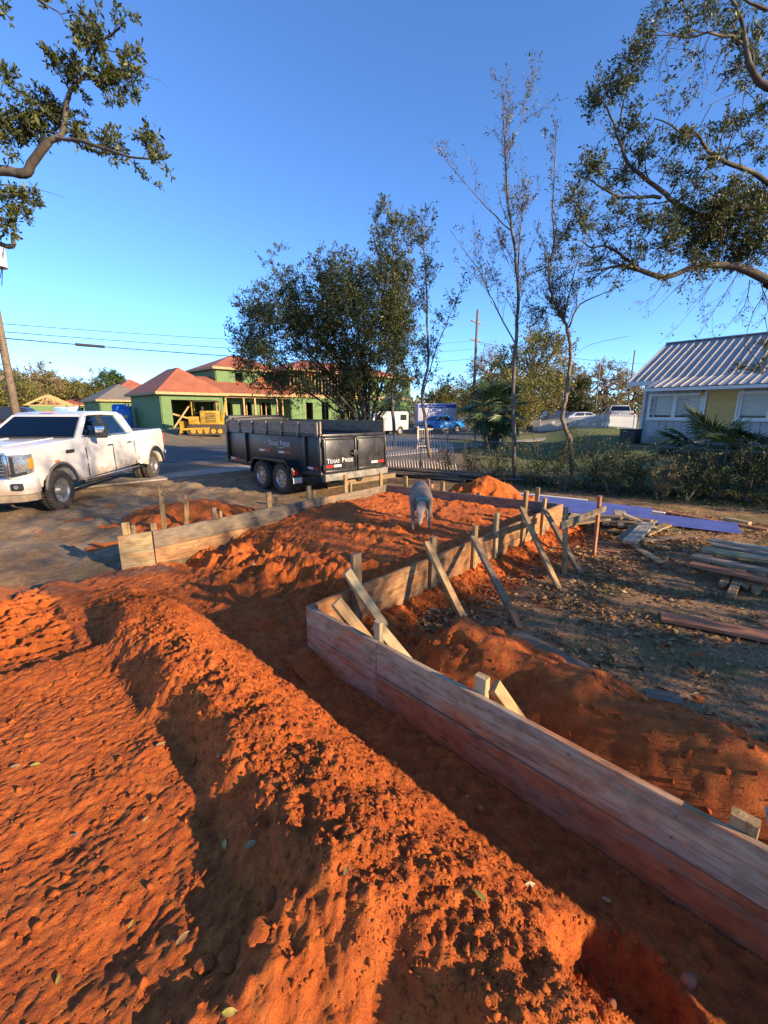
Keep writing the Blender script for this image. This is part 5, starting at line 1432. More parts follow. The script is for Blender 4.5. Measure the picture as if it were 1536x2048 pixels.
MB().lathe([(.02, -.34), (.23, -.33), (.24, .22), (.26, .23), (.26, .28), (.02, .33)], (.38, -.1, tz), 'z', 20).build('transformer', M_PTW, lp, None)
MB().bar((.12, -.05, tz + .1), (.3, -.08, tz + .1), .06, .12).build('bracket', M_GALV, lp, None)
for k in range(2): MB().tube([(.38 + .1 * k, -.1, tz + .3), (.55 + .1 * k, -.2, tz + .42), (.75, -.2, tz + .2), (.62, -.15, tz - .1), (.35, -.05, tz - .6 - .2 * k)], .011, 5).build('jumper_wire', M_BLK, lp, None, smooth=True)
MB().box((0, -.135, 4.05), (.12, .05, .42)).build('sign_plate', M_GALV, lp, None)
MB().bar((-3.2, -1.6, .0), (-.1, -.05, 3.1), .09, .09).build('push_brace', M_POLE, lp, None)
md = ray(947, 800) * 46
mp = pole('tall distant utility pole with crossarm between the trees', md.x, md.y, 12.4, .17, (11.2, 9.4), .9)
for (lab, px, t, h) in (('slim distant utility pole left of the parked truck', 1188, 62, 8.2), ('slim distant utility pole just left of the grey house', 1252, 66, 10.5)):
    q = ray(px, 840) * t; pole(lab, q.x, q.y, h, .13)
def wire(label, a, b, sag, r, nm='power_line', extra=None):
    a = Vector(a); b = Vector(b)
    pts = [a.lerp(b, k / 24) - UP * (sag * 4 * (k / 24) * (1 - k / 24)) for k in range(25)]
    ro = MB().tube(pts, r, 5).build(nm, M_BLK, None, None, smooth=True); tag(ro, label, 'wire', 'overhead wires along the road'); return ro, pts
zA = [PY(14, 647, pl.y).z, PY(16, 663, pl.y).z, PY(18, 676, pl.y).z]
wire('upper of three black overhead wires left of the bushy tree', (pl.x, pl.y, zA[0]), (md.x, md.y, 9.4), .5, .010)
wire('middle of three black overhead wires left of the bushy tree', (pl.x, pl.y, zA[1]), (md.x, md.y, 8.6), .55, .012)
_, wp = wire('lowest and thickest of three overhead wires, carrying a splice case', (pl.x, pl.y, zA[2]), (md.x, md.y, 7.6), .55, .018)
sp_ = MB().tube([wp[1].lerp(wp[2], .2), wp[1].lerp(wp[2], .75)], .05, 8).build('splice_case', M_BLK, None, None); tag(sp_, 'dark splice case hanging on the lowest overhead wire', 'splice case')
q1 = ray(1188, 840) * 62; q2 = ray(1252, 840) * 66; q3 = ray(1420, 840) * 72
wire('high overhead wire crossing right of the distant tall pole', (md.x, md.y, 9.3), (q3.x, q3.y, 10.2), 1.2, .028)
wire('lower overhead wire crossing right of the distant tall pole', (md.x, md.y, 7.5), (q3.x, q3.y, 7.6), 1.0, .032)
# ================================================================== vegetation
def leaf_mat(name, cols, trans=.25, rough=.5):
    t = NT(name); g = t.n('ShaderNodeNewGeometry')
    c = t.ramp(g.outputs['Random Per Island'], [(0, cols[0]), (.5, cols[1]), (1, cols[2])])
    t.fin(c, rough); t.b.inputs['Specular IOR Level'].default_value = .35
    tr = t.n('ShaderNodeBsdfTranslucent'); t.l(t.mix(1.0, c, (1.0, .95, .45), 'MULTIPLY'), tr.inputs['Color'])
    mx = t.n('ShaderNodeMixShader'); mx.inputs[0].default_value = trans
    t.l(t.b.outputs[0], mx.inputs[1]); t.l(tr.outputs[0], mx.inputs[2]); t.l(mx.outputs[0], t.out.inputs['Surface'])
    return t.m
def bark_mat(name, a, b):
    t = NT(name); v = t.coord('Object', (1, 1, .25)); n = t.noise(v, 14, 6, .65); n2 = t.noise(t.coord('Object'), 2.2, 4)
    c = t.ramp(n, [(.3, a), (.7, b)]); c = t.mix(t.ramp(n2, [(.5, (0, 0, 0)), (.7, (.7, .7, .7))]), c, (.20, .19, .15))
    return t.fin(c, .9, t.bump(n, .6, .012))
LF_OAK = leaf_mat('oak_leaf', [(.030, .042, .010), (.062, .080, .020), (.13, .14, .04)])
LF_OAKD = leaf_mat('oak_leaf_dark', [(.024, .038, .010), (.050, .070, .018), (.11, .125, .035)])
LF_OLIVE = leaf_mat('olive_leaf', [(.09, .09, .022), (.16, .15, .04), (.25, .22, .065)], .3)
LF_GOLD = leaf_mat('winter_leaf', [(.14, .10, .04), (.24, .18, .07), (.32, .25, .11)], .3)
LF_PINE = leaf_mat('pine_leaf', [(.03, .055, .015), (.06, .10, .025), (.10, .14, .04)], .2)
LF_BUD = leaf_mat('bud_leaf', [(.10, .075, .05), (.13, .12, .06), (.17, .15, .08)], .2)
LF_PALM = leaf_mat('palm_leaf', [(.02, .042, .016), (.04, .075, .025), (.085, .12, .045)], .15, .4)
LF_DRY = leaf_mat('dry_weed', [(.13, .10, .055), (.20, .16, .09), (.10, .11, .04)], .3)
BARK = bark_mat('bark_grey', (.055, .045, .036), (.16, .135, .11))
BARKD = bark_mat('bark_dark', (.030, .024, .019), (.085, .068, .052))
BARKT = bark_mat('bark_tan', (.09, .065, .045), (.22, .165, .12))

class Tree:
    def __init__(s, seed): s.r = np.random.default_rng(seed); s.wood = []; s.twig = []
    def path(s, p, d, L, nseg, wob, up=0.0, droop=0.0):
        p = np.array(p, float); d = np.array(d, float); d /= np.linalg.norm(d); out = [p.copy()]
        for i in range(nseg):
            d = d + s.r.normal(0, wob, 3) + np.array((0, 0, up - droop * (i / nseg))) / nseg
            d /= np.linalg.norm(d); p = p + d * L / nseg; out.append(p.copy())
        return np.array(out)
    def add(s, pts, r0, r1, leafy=0.0):
        pts = np.array(pts, float); rad = np.linspace(r0, r1, len(pts)); s.wood.append((pts, rad))
        if leafy: s.twig.append((pts, leafy))
        return pts, rad
    def at(s, pts, t):
        f = t * (len(pts) - 1); i = min(int(f), len(pts) - 2); k = f - i
        return pts[i] * (1 - k) + pts[i + 1] * k, pts[i + 1] - pts[i]
    def sprout(s, pts, rad, spec, lv=0, t0=None):
        """spec[lv]: n per metre, t0, len (lo,hi), ang (lo,hi deg), rr, up, wob, leafy, droop"""
        if lv >= len(spec): return
        q = spec[lv]; L = np.linalg.norm(np.diff(pts, axis=0), axis=1).sum(); n = s.r.poisson(q['n'] * L)
        if q.get('min'): n = max(n, q['min'])
        for _ in range(n):
            t = s.r.uniform(q.get('t0', .15) if t0 is None else t0, 1.0); p, d = s.at(pts, t); d = d / (np.linalg.norm(d) + 1e-9)
            a = radians(s.r.uniform(*q['ang'])); o = np.cross(d, s.r.normal(size=3)); o /= np.linalg.norm(o) + 1e-9
            dd = d * cos(a) + o * sin(a) + np.array((0, 0, q.get('up', .2)))
            ln = s.r.uniform(*q['len']) * (1 - q.get('tap', .3) * t)
            r = min(np.interp(t, np.linspace(0, 1, len(rad)), rad) * q.get('rr', .6), q.get('rmax', 1))
            pp = s.path(p, dd, ln, q.get('seg', 4), q.get('wob', .18), q.get('curl', 0), q.get('droop', 0))
            P, R_ = s.add(pp, max(r, .002), max(r * .35, .0015), q.get('leafy', 0))
            s.sprout(P, R_, spec, lv + 1)
    def limb_px(s, pix, r0, r1, spec=None, t0=None, sub=3, wob=.012):
        """limb traced in the photograph: (px, py, Y)"""
        P = [np.array(PY(*a)) for a in pix]; P = [2 * P[0] - P[1]] + P + [2 * P[-1] - P[-2]]; out = []
        for i in range(1, len(P) - 2):          # smooth curve through the traced points
            for k in range(sub):
                u = k / sub; a, b, c, d = P[i - 1:i + 3]
                q = .5 * (2 * b + (c - a) * u + (2 * a - 5 * b + 4 * c - d) * u * u + (3 * b - a - 3 * c + d) * u ** 3)
                out.append(q + (s.r.normal(0, wob * .45, 3) if (k or i > 1) else 0))
        out.append(P[-2]); pts, rad = s.add(np.array(out), r0, r1)
        if spec: s.sprout(pts, rad, spec, 0, t0)
        return pts, rad
    def clump(s, c, R, n, leafy, src=None, tl=(.25, .55), rt=.004):
        """leafy twigs filling a ball round c, carried by a small branch from src"""
        c = np.array(c, float)
        if src is not None:
            src = np.array(src, float); m = (src + c) / 2 + s.r.normal(0, .08, 3) * R
            s.add(np.array([src, m, c]), .012 * R + .006, .005)
        for _ in range(n):
            o = s.r.normal(size=3); o /= np.linalg.norm(o)
            p = c + o * R * .5 * s.r.uniform(.0, 1) ; d = o + s.r.normal(0, .5, 3) + np.array((0, 0, .25))
            s.add(s.path(p, d, s.r.uniform(*tl) * R * 1.3, 3, .25), rt, .0015, leafy)
    def build(s, name, label, cat, base, bark, leaf, size, width=.42, group=None, sides=6, jitter=.03, thin=.0, spread=1.0, wname='trunk', lname='crown'):
        root = thing(name, label, cat, base, 0, group)
        B = np.array(base, float); VV = []; FF = []; off = 0
        for pts, rad in s.wood:                # tapered tubes
            m = len(pts); n = sides if rad[0] > .03 else (5 if rad[0] > .012 else 3)
            tng = np.gradient(pts, axis=0); tng /= np.linalg.norm(tng, axis=1)[:, None] + 1e-9
            ref = np.array((0., 0, 1)) if abs(tng[0][2]) < .9 else np.array((1., 0, 0))
            a = np.cross(tng, ref); a /= np.linalg.norm(a, axis=1)[:, None] + 1e-9; b = np.cross(tng, a)
            an = np.arange(n) * 2 * pi / n
            ring = pts[:, None] + rad[:, None, None] * (a[:, None] * np.cos(an)[None, :, None] + b[:, None] * np.sin(an)[None, :, None])
            VV.append(ring.reshape(-1, 3)); i = off + np.arange(m * n).reshape(m, n)
            FF.append(np.stack([i[:-1], np.roll(i, -1, 1)[:-1], np.roll(i, -1, 1)[1:], i[1:]], -1).reshape(-1, 4)); off += m * n
        V = np.concatenate(VV) - B
        link(wname, np_mesh(wname, V, np.concatenate(FF), True), bark, root)
        if s.twig and leaf is not None:
            P = []; D = []
            for pts, dens in s.twig:
                L = np.linalg.norm(np.diff(pts, axis=0), axis=1).sum(); n = s.r.poisson(dens * L)
                if n == 0: continue
                t = s.r.uniform(.1, 1.0, n) * (len(pts) - 1); i = np.minimum(t.astype(int), len(pts) - 2); k = (t - i)[:, None]
                P.append(pts[i] * (1 - k) + pts[i + 1] * k); D.append(pts[i + 1] - pts[i])
            P = np.concatenate(P); D = np.concatenate(D); D /= np.linalg.norm(D, axis=1)[:, None] + 1e-9
            n = len(P); r = s.r
            P = P + r.normal(0, jitter, (n, 3))
            d = D * .5 + r.normal(0, .6 * spread, (n, 3)) + np.array((0, 0, .12)); d /= np.linalg.norm(d, axis=1)[:, None]
            w = np.cross(d, r.normal(size=(n, 3))); w /= np.linalg.norm(w, axis=1)[:, None] + 1e-9
            nn = np.cross(d, w)
            sz = size * np.exp(r.normal(0, .25, n))[:, None]
            a = P; b = P + d * sz * .55 + w * sz * width * .5 + nn * sz * .06; c = P + d * sz; e = P + d * sz * .55 - w * sz * width * .5 + nn * sz * .06
            LV = np.stack([a, b, c, e], 1).reshape(-1, 3) - B
            LFc = np.arange(n * 4).reshape(n, 4)
            co = link(lname, np_mesh(lname, LV, LFc), leaf, root); co['kind'] = 'stuff'
        return root

# ---------------- oak reaching in from the left edge
T = Tree(3); Y0 = 7.4
tw = dict(n=10, len=(.12, .32), ang=(25, 75), rr=.5, up=.25, wob=.25, leafy=120, rmax=.006, seg=3)
sp1 = [dict(n=6.5, t0=.45, len=(.25, .60), ang=(30, 75), rr=.45, up=.2, wob=.22, leafy=24, rmax=.012), tw]
trunk = np.array([[-11.2, 7.6, -.3], [-11.1, 7.5, 1.5], [-10.8, 7.5, 3.2], [-10.2, 7.4, 4.4], [-9.0, 7.4, 5.2]]); T.add(trunk, .34, .17)
T.add(np.array([[-10.8, 7.5, 3.2], [-11.6, 7.2, 5.5], [-12.2, 7.6, 8.0]]), .2, .05)
p0 = np.array(PY(-60, 348, Y0)); T.add(np.array([trunk[-1], (trunk[-1] + p0) / 2 + np.array((0, 0, .15)), p0]), .13, .075)
l1, r1 = T.limb_px([(-60, 348, Y0), (0, 340, Y0), (48, 347, Y0), (62, 330, Y0), (98, 282, Y0)], .075, .055)
T.limb_px([(98, 282, Y0), (125, 268, Y0), (130, 222, Y0), (143, 180, Y0), (168, 150, Y0), (195, 95, Y0 - .1), (240, 55, Y0 - .2)], .042, .012, sp1, .1)
T.limb_px([(110, 275, Y0), (170, 284, Y0 - .2), (235, 308, Y0 - .4), (295, 318, Y0 - .5), (302, 298, Y0 - .5)], .03, .007, sp1, .3)
T.limb_px([(-60, 255, Y0 + .3), (0, 245, Y0 + .3), (30, 233, Y0 + .2), (60, 225, Y0)], .035, .015, sp1, .2)
T.limb_px([(-80, 455, Y0), (-20, 482, Y0), (25, 494, Y0), (27, 470, Y0), (44, 478, Y0)], .05, .02)
T.limb_px([(-30, -40, Y0 - .3), (60, -8, Y0 - .3), (95, 10, Y0 - .3), (122, 30, Y0 - .3), (128, 48, Y0 - .3)], .016, .005)
T.limb_px([(122, 28, Y0 - .3), (150, 25, Y0 - .3), (182, 38, Y0 - .3)], .006, .002); T.limb_px([(290, 152, Y0), (315, 158, Y0), (336, 178, Y0)], .004, .0015)
T.limb_px([(-40, 360, Y0), (20, 370, Y0), (80, 380, Y0), (130, 396, Y0)], .010, .002)
for (px, py, R, n, src) in ((95, 225, .42, 48, (128, 235)), (70, 260, .30, 26, (110, 265)), (115, 130, .26, 24, (140, 180)), (180, 70, .34, 34, (190, 100)), (250, 155, .34, 34, (170, 150)), (215, 165, .24, 18, (160, 160)), (265, 110, .20, 14, (195, 95)), (225, 298, .28, 26, (200, 295)), (300, 285, .20, 16, (298, 310)), (160, 270, .2, 16, (150, 280)), (20, 265, .34, 30, (0, 245)), (10, 150, .22, 16, (-20, 240)), (40, 190, .18, 8, (10, 245)), (30, 405, .36, 36, (0, 480)), (60, 390, .22, 14, (30, 400)), (20, 450, .24, 18, (25, 490)), (85, 0, .12, 8, (90, 8)), (235, 200, .16, 10, (220, 165)), (10, 20, .16, 8, (-30, -30)), (-40, 220, .5, 40, (-50, 250)), (-60, 400, .5, 40, (-60, 440)), (20, 310, .16, 6, (10, 340))):
    T.clump(PY(px, py, Y0 + RNG.uniform(-.25, .25)), R, int(n * 1.2), 115, PY(*src, Y0))
for k in range(26):
    T.clump((-11.5 + RNG.normal(0, 1.2), 7.3 + RNG.normal(0, 1.2), 6.5 + RNG.normal(0, 1.6)), .7, 12, 30, trunk[3])
T.build('oak_tree', 'live oak with gnarled limb and leaf clumps reaching in at the upper left', 'tree', (-11.2, 7.6, 0), BARKD, LF_OAK, .062, .40, jitter=.015)

# ---------------- big oak at the right
T = Tree(5); YR = 9.6
tw = dict(n=8, len=(.12, .40), ang=(25, 75), rr=.5, up=.1, wob=.25, leafy=85, rmax=.006, seg=3)
sp2 = [dict(n=4.2, t0=.12, len=(.35, .95), ang=(30, 80), rr=.42, up=.12, wob=.2, leafy=7, rmax=.016, seg=5), tw]
trunk = np.array([[11.6, 9.8, -.3], [11.5, 9.8, 1.2], [11.2, 9.7, 2.4], [10.6, 9.7, 3.4], [10.2, 9.7, 4.2]]); T.add(trunk, .42, .26)
T.add(np.array([trunk[3], [9.9, YR, 4.1], np.array(PY(1600, 590, YR)), np.array(PY(1536, 561, YR))]), .2, .13)
T.add(np.array([trunk[4], [9.8, YR, 5.4], np.array(PY(1600, 420, YR)), np.array(PY(1536, 415, YR))]), .2, .10)
T.add(np.array([trunk[4], [10.0, YR, 5.8], [9.6, YR - .2, 6.8], np.array(PY(1536, 365, YR - .3))]), .16, .07)
T.add(np.array([trunk[4], [10.4, YR, 6.2], [9.9, YR - .6, 8.4], np.array(PY(1536, 176, YR - .8))]), .15, .06)
T.add(np.array([trunk[4], [11.2, YR + .6, 6.5], [12.2, YR + 1.0, 9.0]]), .18, .05)
T.limb_px([(1536, 561, YR), (1475, 534, YR), (1398, 531, YR), (1332, 554, YR), (1282, 541, YR), (1242, 531, YR), (1209, 538, YR), (1170, 544, YR)], .085, .012, sp2, .1)
T.limb_px([(1282, 541, YR), (1262, 524, YR), (1229, 501, YR), (1206, 491, YR), (1183, 495, YR), (1160, 480, YR)], .035, .01, sp2, .2)
T.limb_px([(1536, 415, YR), (1482, 415, YR), (1448, 425, YR), (1400, 430, YR), (1350, 405, YR), (1322, 382, YR), (1289, 355, YR), (1256, 325, YR), (1239, 282, YR), (1226, 246, YR), (1209, 209, YR), (1196, 193, YR)], .065, .010, sp2, .1)
T.limb_px([(1236, 262, YR), (1246, 209, YR), (1252, 186, YR), (1262, 150, YR)], .022, .006, sp2, .2)
T.limb_px([(1322, 395, YR), (1296, 392, YR), (1249, 395, YR), (1216, 382, YR), (1183, 362, YR), (1145, 350, YR)], .035, .008, sp2, .2)
T.limb_px([(1536, 365, YR - .3), (1498, 342, YR - .3), (1448, 322, YR - .4), (1418, 302, YR - .4), (1399, 276, YR - .5), (1382, 262, YR - .5), (1355, 262, YR - .5), (1335, 246, YR - .5), (1308, 236, YR - .5)], .045, .007, sp2, .15)
T.limb_px([(1536, 176, YR - .8), (1515, 159, YR - .8), (1498, 126, YR - .8), (1491, 90, YR - .8), (1485, 50, YR - .8), (1470, 10, YR - .8), (1450, -20, YR - .8)], .06, .014, sp2, .1)
T.limb_px([(1491, 90, YR - .8), (1465, 73, YR - .8), (1415, 66, YR - .9), (1382, 76, YR - .9), (1342, 70, YR - 1), (1302, 70, YR - 1)], .026, .006, sp2, .3)
T.limb_px([(1536, 20, YR - .8), (1500, 5, YR - .8), (1460, -20, YR - .8)], .03, .01, sp2, .1)
bare = [dict(n=6, t0=.05, len=(.25, .7), ang=(20, 55), rr=.5, up=-.15, wob=.16, rmax=.006, leafy=3, droop=.3), dict(n=5, len=(.1, .3), ang=(20, 60), rr=.6, up=-.1, wob=.2, rmax=.003, leafy=9)]
for (a, b, c) in (((1440, 545), (1400, 600), (1350, 660)), ((1480, 540), (1430, 620), (1390, 680)), ((1380, 540), (1340, 590), (1290, 640)), ((1500, 560), (1490, 610), (1440, 670)), ((1536, 575), (1500, 640), (1490, 690)), ((1330, 555), (1310, 590), (1275, 610)), ((1520, 560), (1536, 620), (1510, 660)), ((1420, 70), (1390, 130), (1350, 170)), ((1460, 80), (1430, 130), (1400, 190)), ((1310, 236), (1290, 270), (1310, 310)), ((1490, 180), (1440, 200), (1395, 225)), ((1350, 70), (1330, 110), (1310, 150))):
    T.limb_px([(*a, YR), (*b, YR - .1), (*c, YR - .2)], .012, .003, bare, .1)
for (px, py, R, n) in ((1490, 395, .6, 44), (1430, 445, .6, 44), (1390, 490, .55, 40), (1350, 430, .5, 34), (1470, 520, .5, 36), (1536, 480, .6, 40), (1330, 500, .45, 30), (1310, 450, .45, 28), (1365, 350, .4, 22), (1250, 350, .4, 24), (1130, 470, .35, 16), (1460, 470, .85, 60), (1510, 440, .8, 55), (1410, 480, .7, 48), (1440, 410, .6, 40), (1500, 500, .7, 44), (1380, 440, .5, 30), (1400, 530, .4, 22), (1530, 400, .6, 36), (1345, 470, .4, 22), (1470, 370, .5, 24), (1390, 385, .45, 22), (1330, 340, .35, 14), (1270, 120, .5, 34), (1300, 60, .4, 22), (1215, 180, .5, 34), (1180, 210, .35, 18), (1255, 160, .4, 24), (1265, 260, .4, 24), (1290, 300, .35, 20), (1175, 340, .45, 28), (1150, 400, .45, 24), (1200, 330, .35, 18), (1230, 420, .4, 22), (1170, 440, .45, 24), (1210, 470, .4, 22), (1270, 440, .45, 26), (1280, 500, .4, 22), (1330, 20, .4, 20), (1420, 15, .4, 20), (1470, 40, .35, 18), (1510, 90, .5, 26), (1520, 140, .5, 26), (1480, 150, .35, 16), (1380, 280, .35, 20), (1350, 280, .3, 16), (1440, 260, .35, 20), (1480, 240, .35, 20), (1520, 230, .4, 22), (1500, 290, .4, 20), (1420, 340, .35, 18), (1535, 310, .4, 20), (1520, 730, .28, 16), (1480, 735, .22, 10), (1530, 690, .25, 12), (1200, 520, .35, 18)):
    c = np.array(PY(px, py, YR + RNG.uniform(-.5, .5)))
    best = min((q for P_, _ in T.wood if _[0] > .008 for q in P_[::2]), key=lambda q: np.sum((q - c) ** 2))
    T.clump(c, R * .85, int(n * 1.6), 74, best, (.25, .6))
for k in range(40):
    T.clump((11.8 + RNG.normal(0, 1.6), 9.8 + RNG.normal(0, 1.6), 7.5 + RNG.normal(0, 1.6)), .8, 14, 26, trunk[4])
T.build('oak_tree', 'large live oak with mossy limbs spreading in from the right edge', 'tree', (11.6, 9.8, 0), BARKD, LF_OAK, .054, .42, jitter=.022)

# ---------------- dense bushy oak behind the trailer
T = Tree(8); YM = 17.0; bx = PY(735, 905, YM); base = np.array((bx.x, YM, 0.0))
sp3 = [dict(n=2.6, t0=.25, len=(.6, 1.5), ang=(25, 60), rr=.45, up=.3, wob=.16, leafy=14, rmax=.03, seg=5), dict(n=5, len=(.25, .7), ang=(25, 70), rr=.5, up=.2, wob=.22, leafy=55, rmax=.008)]
for (px, py, r, yo) in ((500, 690, .05, -.6), (480, 720, .04, -.2), (510, 600, .06, .3), (560, 545, .06, -.3), (540, 520, .04, .6), (610, 560, .06, .8), (640, 530, .05, -.8), (700, 520, .08, .2), (720, 560, .07, .9), (690, 610, .08, -.9), (750, 620, .06, -.3), (790, 700, .06, .4), (800, 770, .05, -.4), (600, 700, .06, -1.0), (640, 740, .05, 1.2), (560, 650, .06, 1.0)):
    e = np.array(PY(px, py, YM + yo * 1.6)); m1 = base + (e - base) * np.array((.22, .2, .45)) + np.array((0, 0, .2)); s0 = base + T.r.normal(0, .10, 3) * np.array((1, 1, 0))
    pts = np.array([s0, s0 + (m1 - s0) * .5 + T.r.normal(0, .05, 3), m1, (m1 * .45 + e * .55) + T.r.normal(0, .15, 3), e]); q = np.array([np.interp(np.linspace(0, 4, 13), range(5), pts[:, i]) for i in range(3)]).T
    P_, R_ = T.add(q, r + .02, .012); T.sprout(P_, R_, sp3, 0, .35)
for k in range(150):
    px = RNG.uniform(480, 820); cyy = 610 + 45 * abs(px - 690) / 200; py = RNG.normal(cyy + 20, 62)
    if py < 500 + .45 * abs(px - 700) * (1.0 if px < 700 else .4): continue
    c = np.array(PY(px, py, YM + RNG.normal(0, 1.0)))
    T.clump(c, RNG.uniform(.5, .95), 30, 38, None, (.25, .6))
T.build('oak_tree', 'dense dark bushy oak with many stems growing behind the dump trailer', 'tree', tuple(base), BARKD, LF_OAKD, .085, .40, jitter=.04)

# ---------------- slender trees along the fence
def slender(label, seed, pix, r0, spec, leaf, size, bark=BARK, extra=(), t0=.25, tips=()):
    T = Tree(seed); pts, rad = T.limb_px(pix, r0, .008, spec, t0, 4, .02)
    for e in extra: T.limb_px(e[0], e[1], .005, spec[1:] if len(e) < 3 else e[2], .15, 4, .02)
    for (px, py, Y, R, n, dens) in tips: T.clump(PY(px, py, Y), R * 1.1, int(n * 1.7), dens * 2.4, None, (.3, .6))
    b = pts[0]; return T.build('slender_tree', label, 'tree', (b[0], b[1], b[2]), bark, leaf, size, .4, jitter=.025)
loose = [dict(n=4.5, len=(.5, 1.4), ang=(22, 50), rr=.4, up=.35, wob=.12, leafy=22, rmax=.016, seg=5, tap=.5), dict(n=7, len=(.15, .5), ang=(25, 60), rr=.5, up=.2, wob=.2, leafy=52, rmax=.005)]
slender('loose leafy tree with upright top directly right of the bushy oak', 21, [(790, 893, 16.0), (785, 800, 16.0), (792, 700, 16.0), (790, 600, 15.9), (786, 500, 15.8), (782, 415, 15.8)], .08, loose, LF_OAK, .08, t0=.15,
        extra=[([(790, 690, 16), (812, 600, 16), (818, 520, 16), (815, 460, 16)], .04, loose), ([(790, 640, 16), (765, 560, 16), (760, 490, 16), (750, 440, 16)], .04, loose)],
        tips=[(790, 520, 15.8, .7, 30, 22), (775, 580, 15.8, .8, 36, 22), (800, 640, 15.9, .8, 34, 22), (780, 700, 15.9, .8, 34, 22), (810, 760, 15.9, .7, 26, 22), (815, 560, 16, .6, 20, 20), (760, 480, 15.8, .5, 20, 20), (795, 450, 15.8, .45, 18, 20), (830, 700, 15.9, .6, 22, 20), (765, 650, 15.8, .6, 24, 20)])
slender('thin tree with pale forked stem behind the leaning railing', 22, [(860, 915, 13.2), (850, 845, 13.2), (845, 785, 13.2), (856, 720, 13.1), (853, 620, 13.1), (852, 540, 13.0), (846, 480, 13.0), (842, 405, 13.0)], .06,
        [dict(n=4.2, len=(.5, 1.4), ang=(25, 50), rr=.4, up=.45, wob=.1, leafy=16, rmax=.012, seg=5, tap=.5), dict(n=7, len=(.12, .45), ang=(25, 60), rr=.5, up=.2, wob=.2, leafy=42, rmax=.004)], LF_OAK, .065, BARKT, t0=.25,
        extra=[([(846, 790, 13.2), (875, 690, 13.1), (905, 620, 13.0), (930, 560, 12.9)], .02), ([(848, 840, 13.2), (870, 800, 13), (900, 770, 12.9)], .014), ([(846, 870, 13.2), (820, 830, 13.2), (808, 760, 13.3)], .012)], tips=[(850, 470, 13, .35, 14, 18), (858, 540, 13, .4, 16, 18), (840, 610, 13.1, .4, 16, 18), (880, 640, 13.1, .4, 14, 18), (862, 700, 13.1, .4, 16, 18), (835, 760, 13.1, .45, 18, 18), (890, 770, 13, .4, 14, 18), (905, 600, 13, .35, 10, 16)])
sparse = [dict(n=5.2, len=(.6, 2.2), ang=(24, 44), rr=.38, up=.35, wob=.09, leafy=5, rmax=.012, seg=6, tap=.65), dict(n=6.5, len=(.10, .42), ang=(25, 55), rr=.5, up=.25, wob=.2, leafy=30, rmax=.004)]
slender('tall sparse young tree, almost bare, rising highest at the centre right', 23, [(1030, 968, 12.7), (1028, 880, 12.7), (1027, 780, 12.7), (1032, 680, 12.6), (1036, 600, 12.5), (1030, 500, 12.4), (1017, 420, 12.3), (1012, 330, 12.2), (1008, 260, 12.1), (1004, 170, 12.0)], .068, sparse, LF_BUD, .055, BARK, t0=.36,
        extra=[([(1032, 690, 12.6), (985, 600, 12.4), (960, 545, 12.3), (900, 460, 12.1)], .022, sparse), ([(1020, 460, 12.4), (960, 400, 12.2), (890, 320, 12.0)], .018, sparse), ([(1034, 560, 12.5), (1042, 450, 12.4), (1050, 380, 12.3)], .02, sparse), ([(1010, 300, 12.2), (1050, 240, 12.1), (1088, 215, 12.0)], .012, sparse)],
        tips=[(1000, 490, 12.4, .35, 14, 22), (1035, 420, 12.4, .35, 14, 22), (1045, 560, 12.5, .35, 14, 22), (985, 560, 12.4, .4, 14, 18), (1060, 640, 12.5, .4, 14, 20)])
slender('crooked young tree with S-shaped tan trunk in front of the lawn', 24, [(1146, 988, 12.0), (1143, 930, 12.0), (1140, 880, 12.0), (1124, 838, 12.0), (1130, 800, 12.0), (1138, 750, 12.0), (1141, 700, 12.0), (1135, 660, 11.9), (1120, 625, 11.9), (1102, 590, 11.8), (1098, 540, 11.8), (1108, 480, 11.7), (1105, 410, 11.7), (1110, 330, 11.6), (1112, 240, 11.5)], .072, sparse, LF_OAK, .055, BARKT, t0=.5,
        extra=[([(1138, 655, 12.0), (1160, 610, 12.0), (1200, 590, 11.8), (1250, 568, 11.5)], .028, sparse), ([(1128, 640, 11.9), (1150, 540, 11.8), (1170, 470, 11.7)], .02, sparse), ([(1140, 720, 12.0), (1180, 690, 12), (1260, 672, 12)], .006, [])],
        tips=[(1098, 530, 11.8, .4, 22, 26), (1110, 560, 11.8, .35, 16, 24), (1080, 640, 11.9, .45, 20, 22), (1120, 610, 11.9, .4, 16, 22), (1090, 700, 12, .35, 14, 22), (1140, 580, 11.9, .35, 14, 22), (1065, 620, 12, .3, 10, 20)])

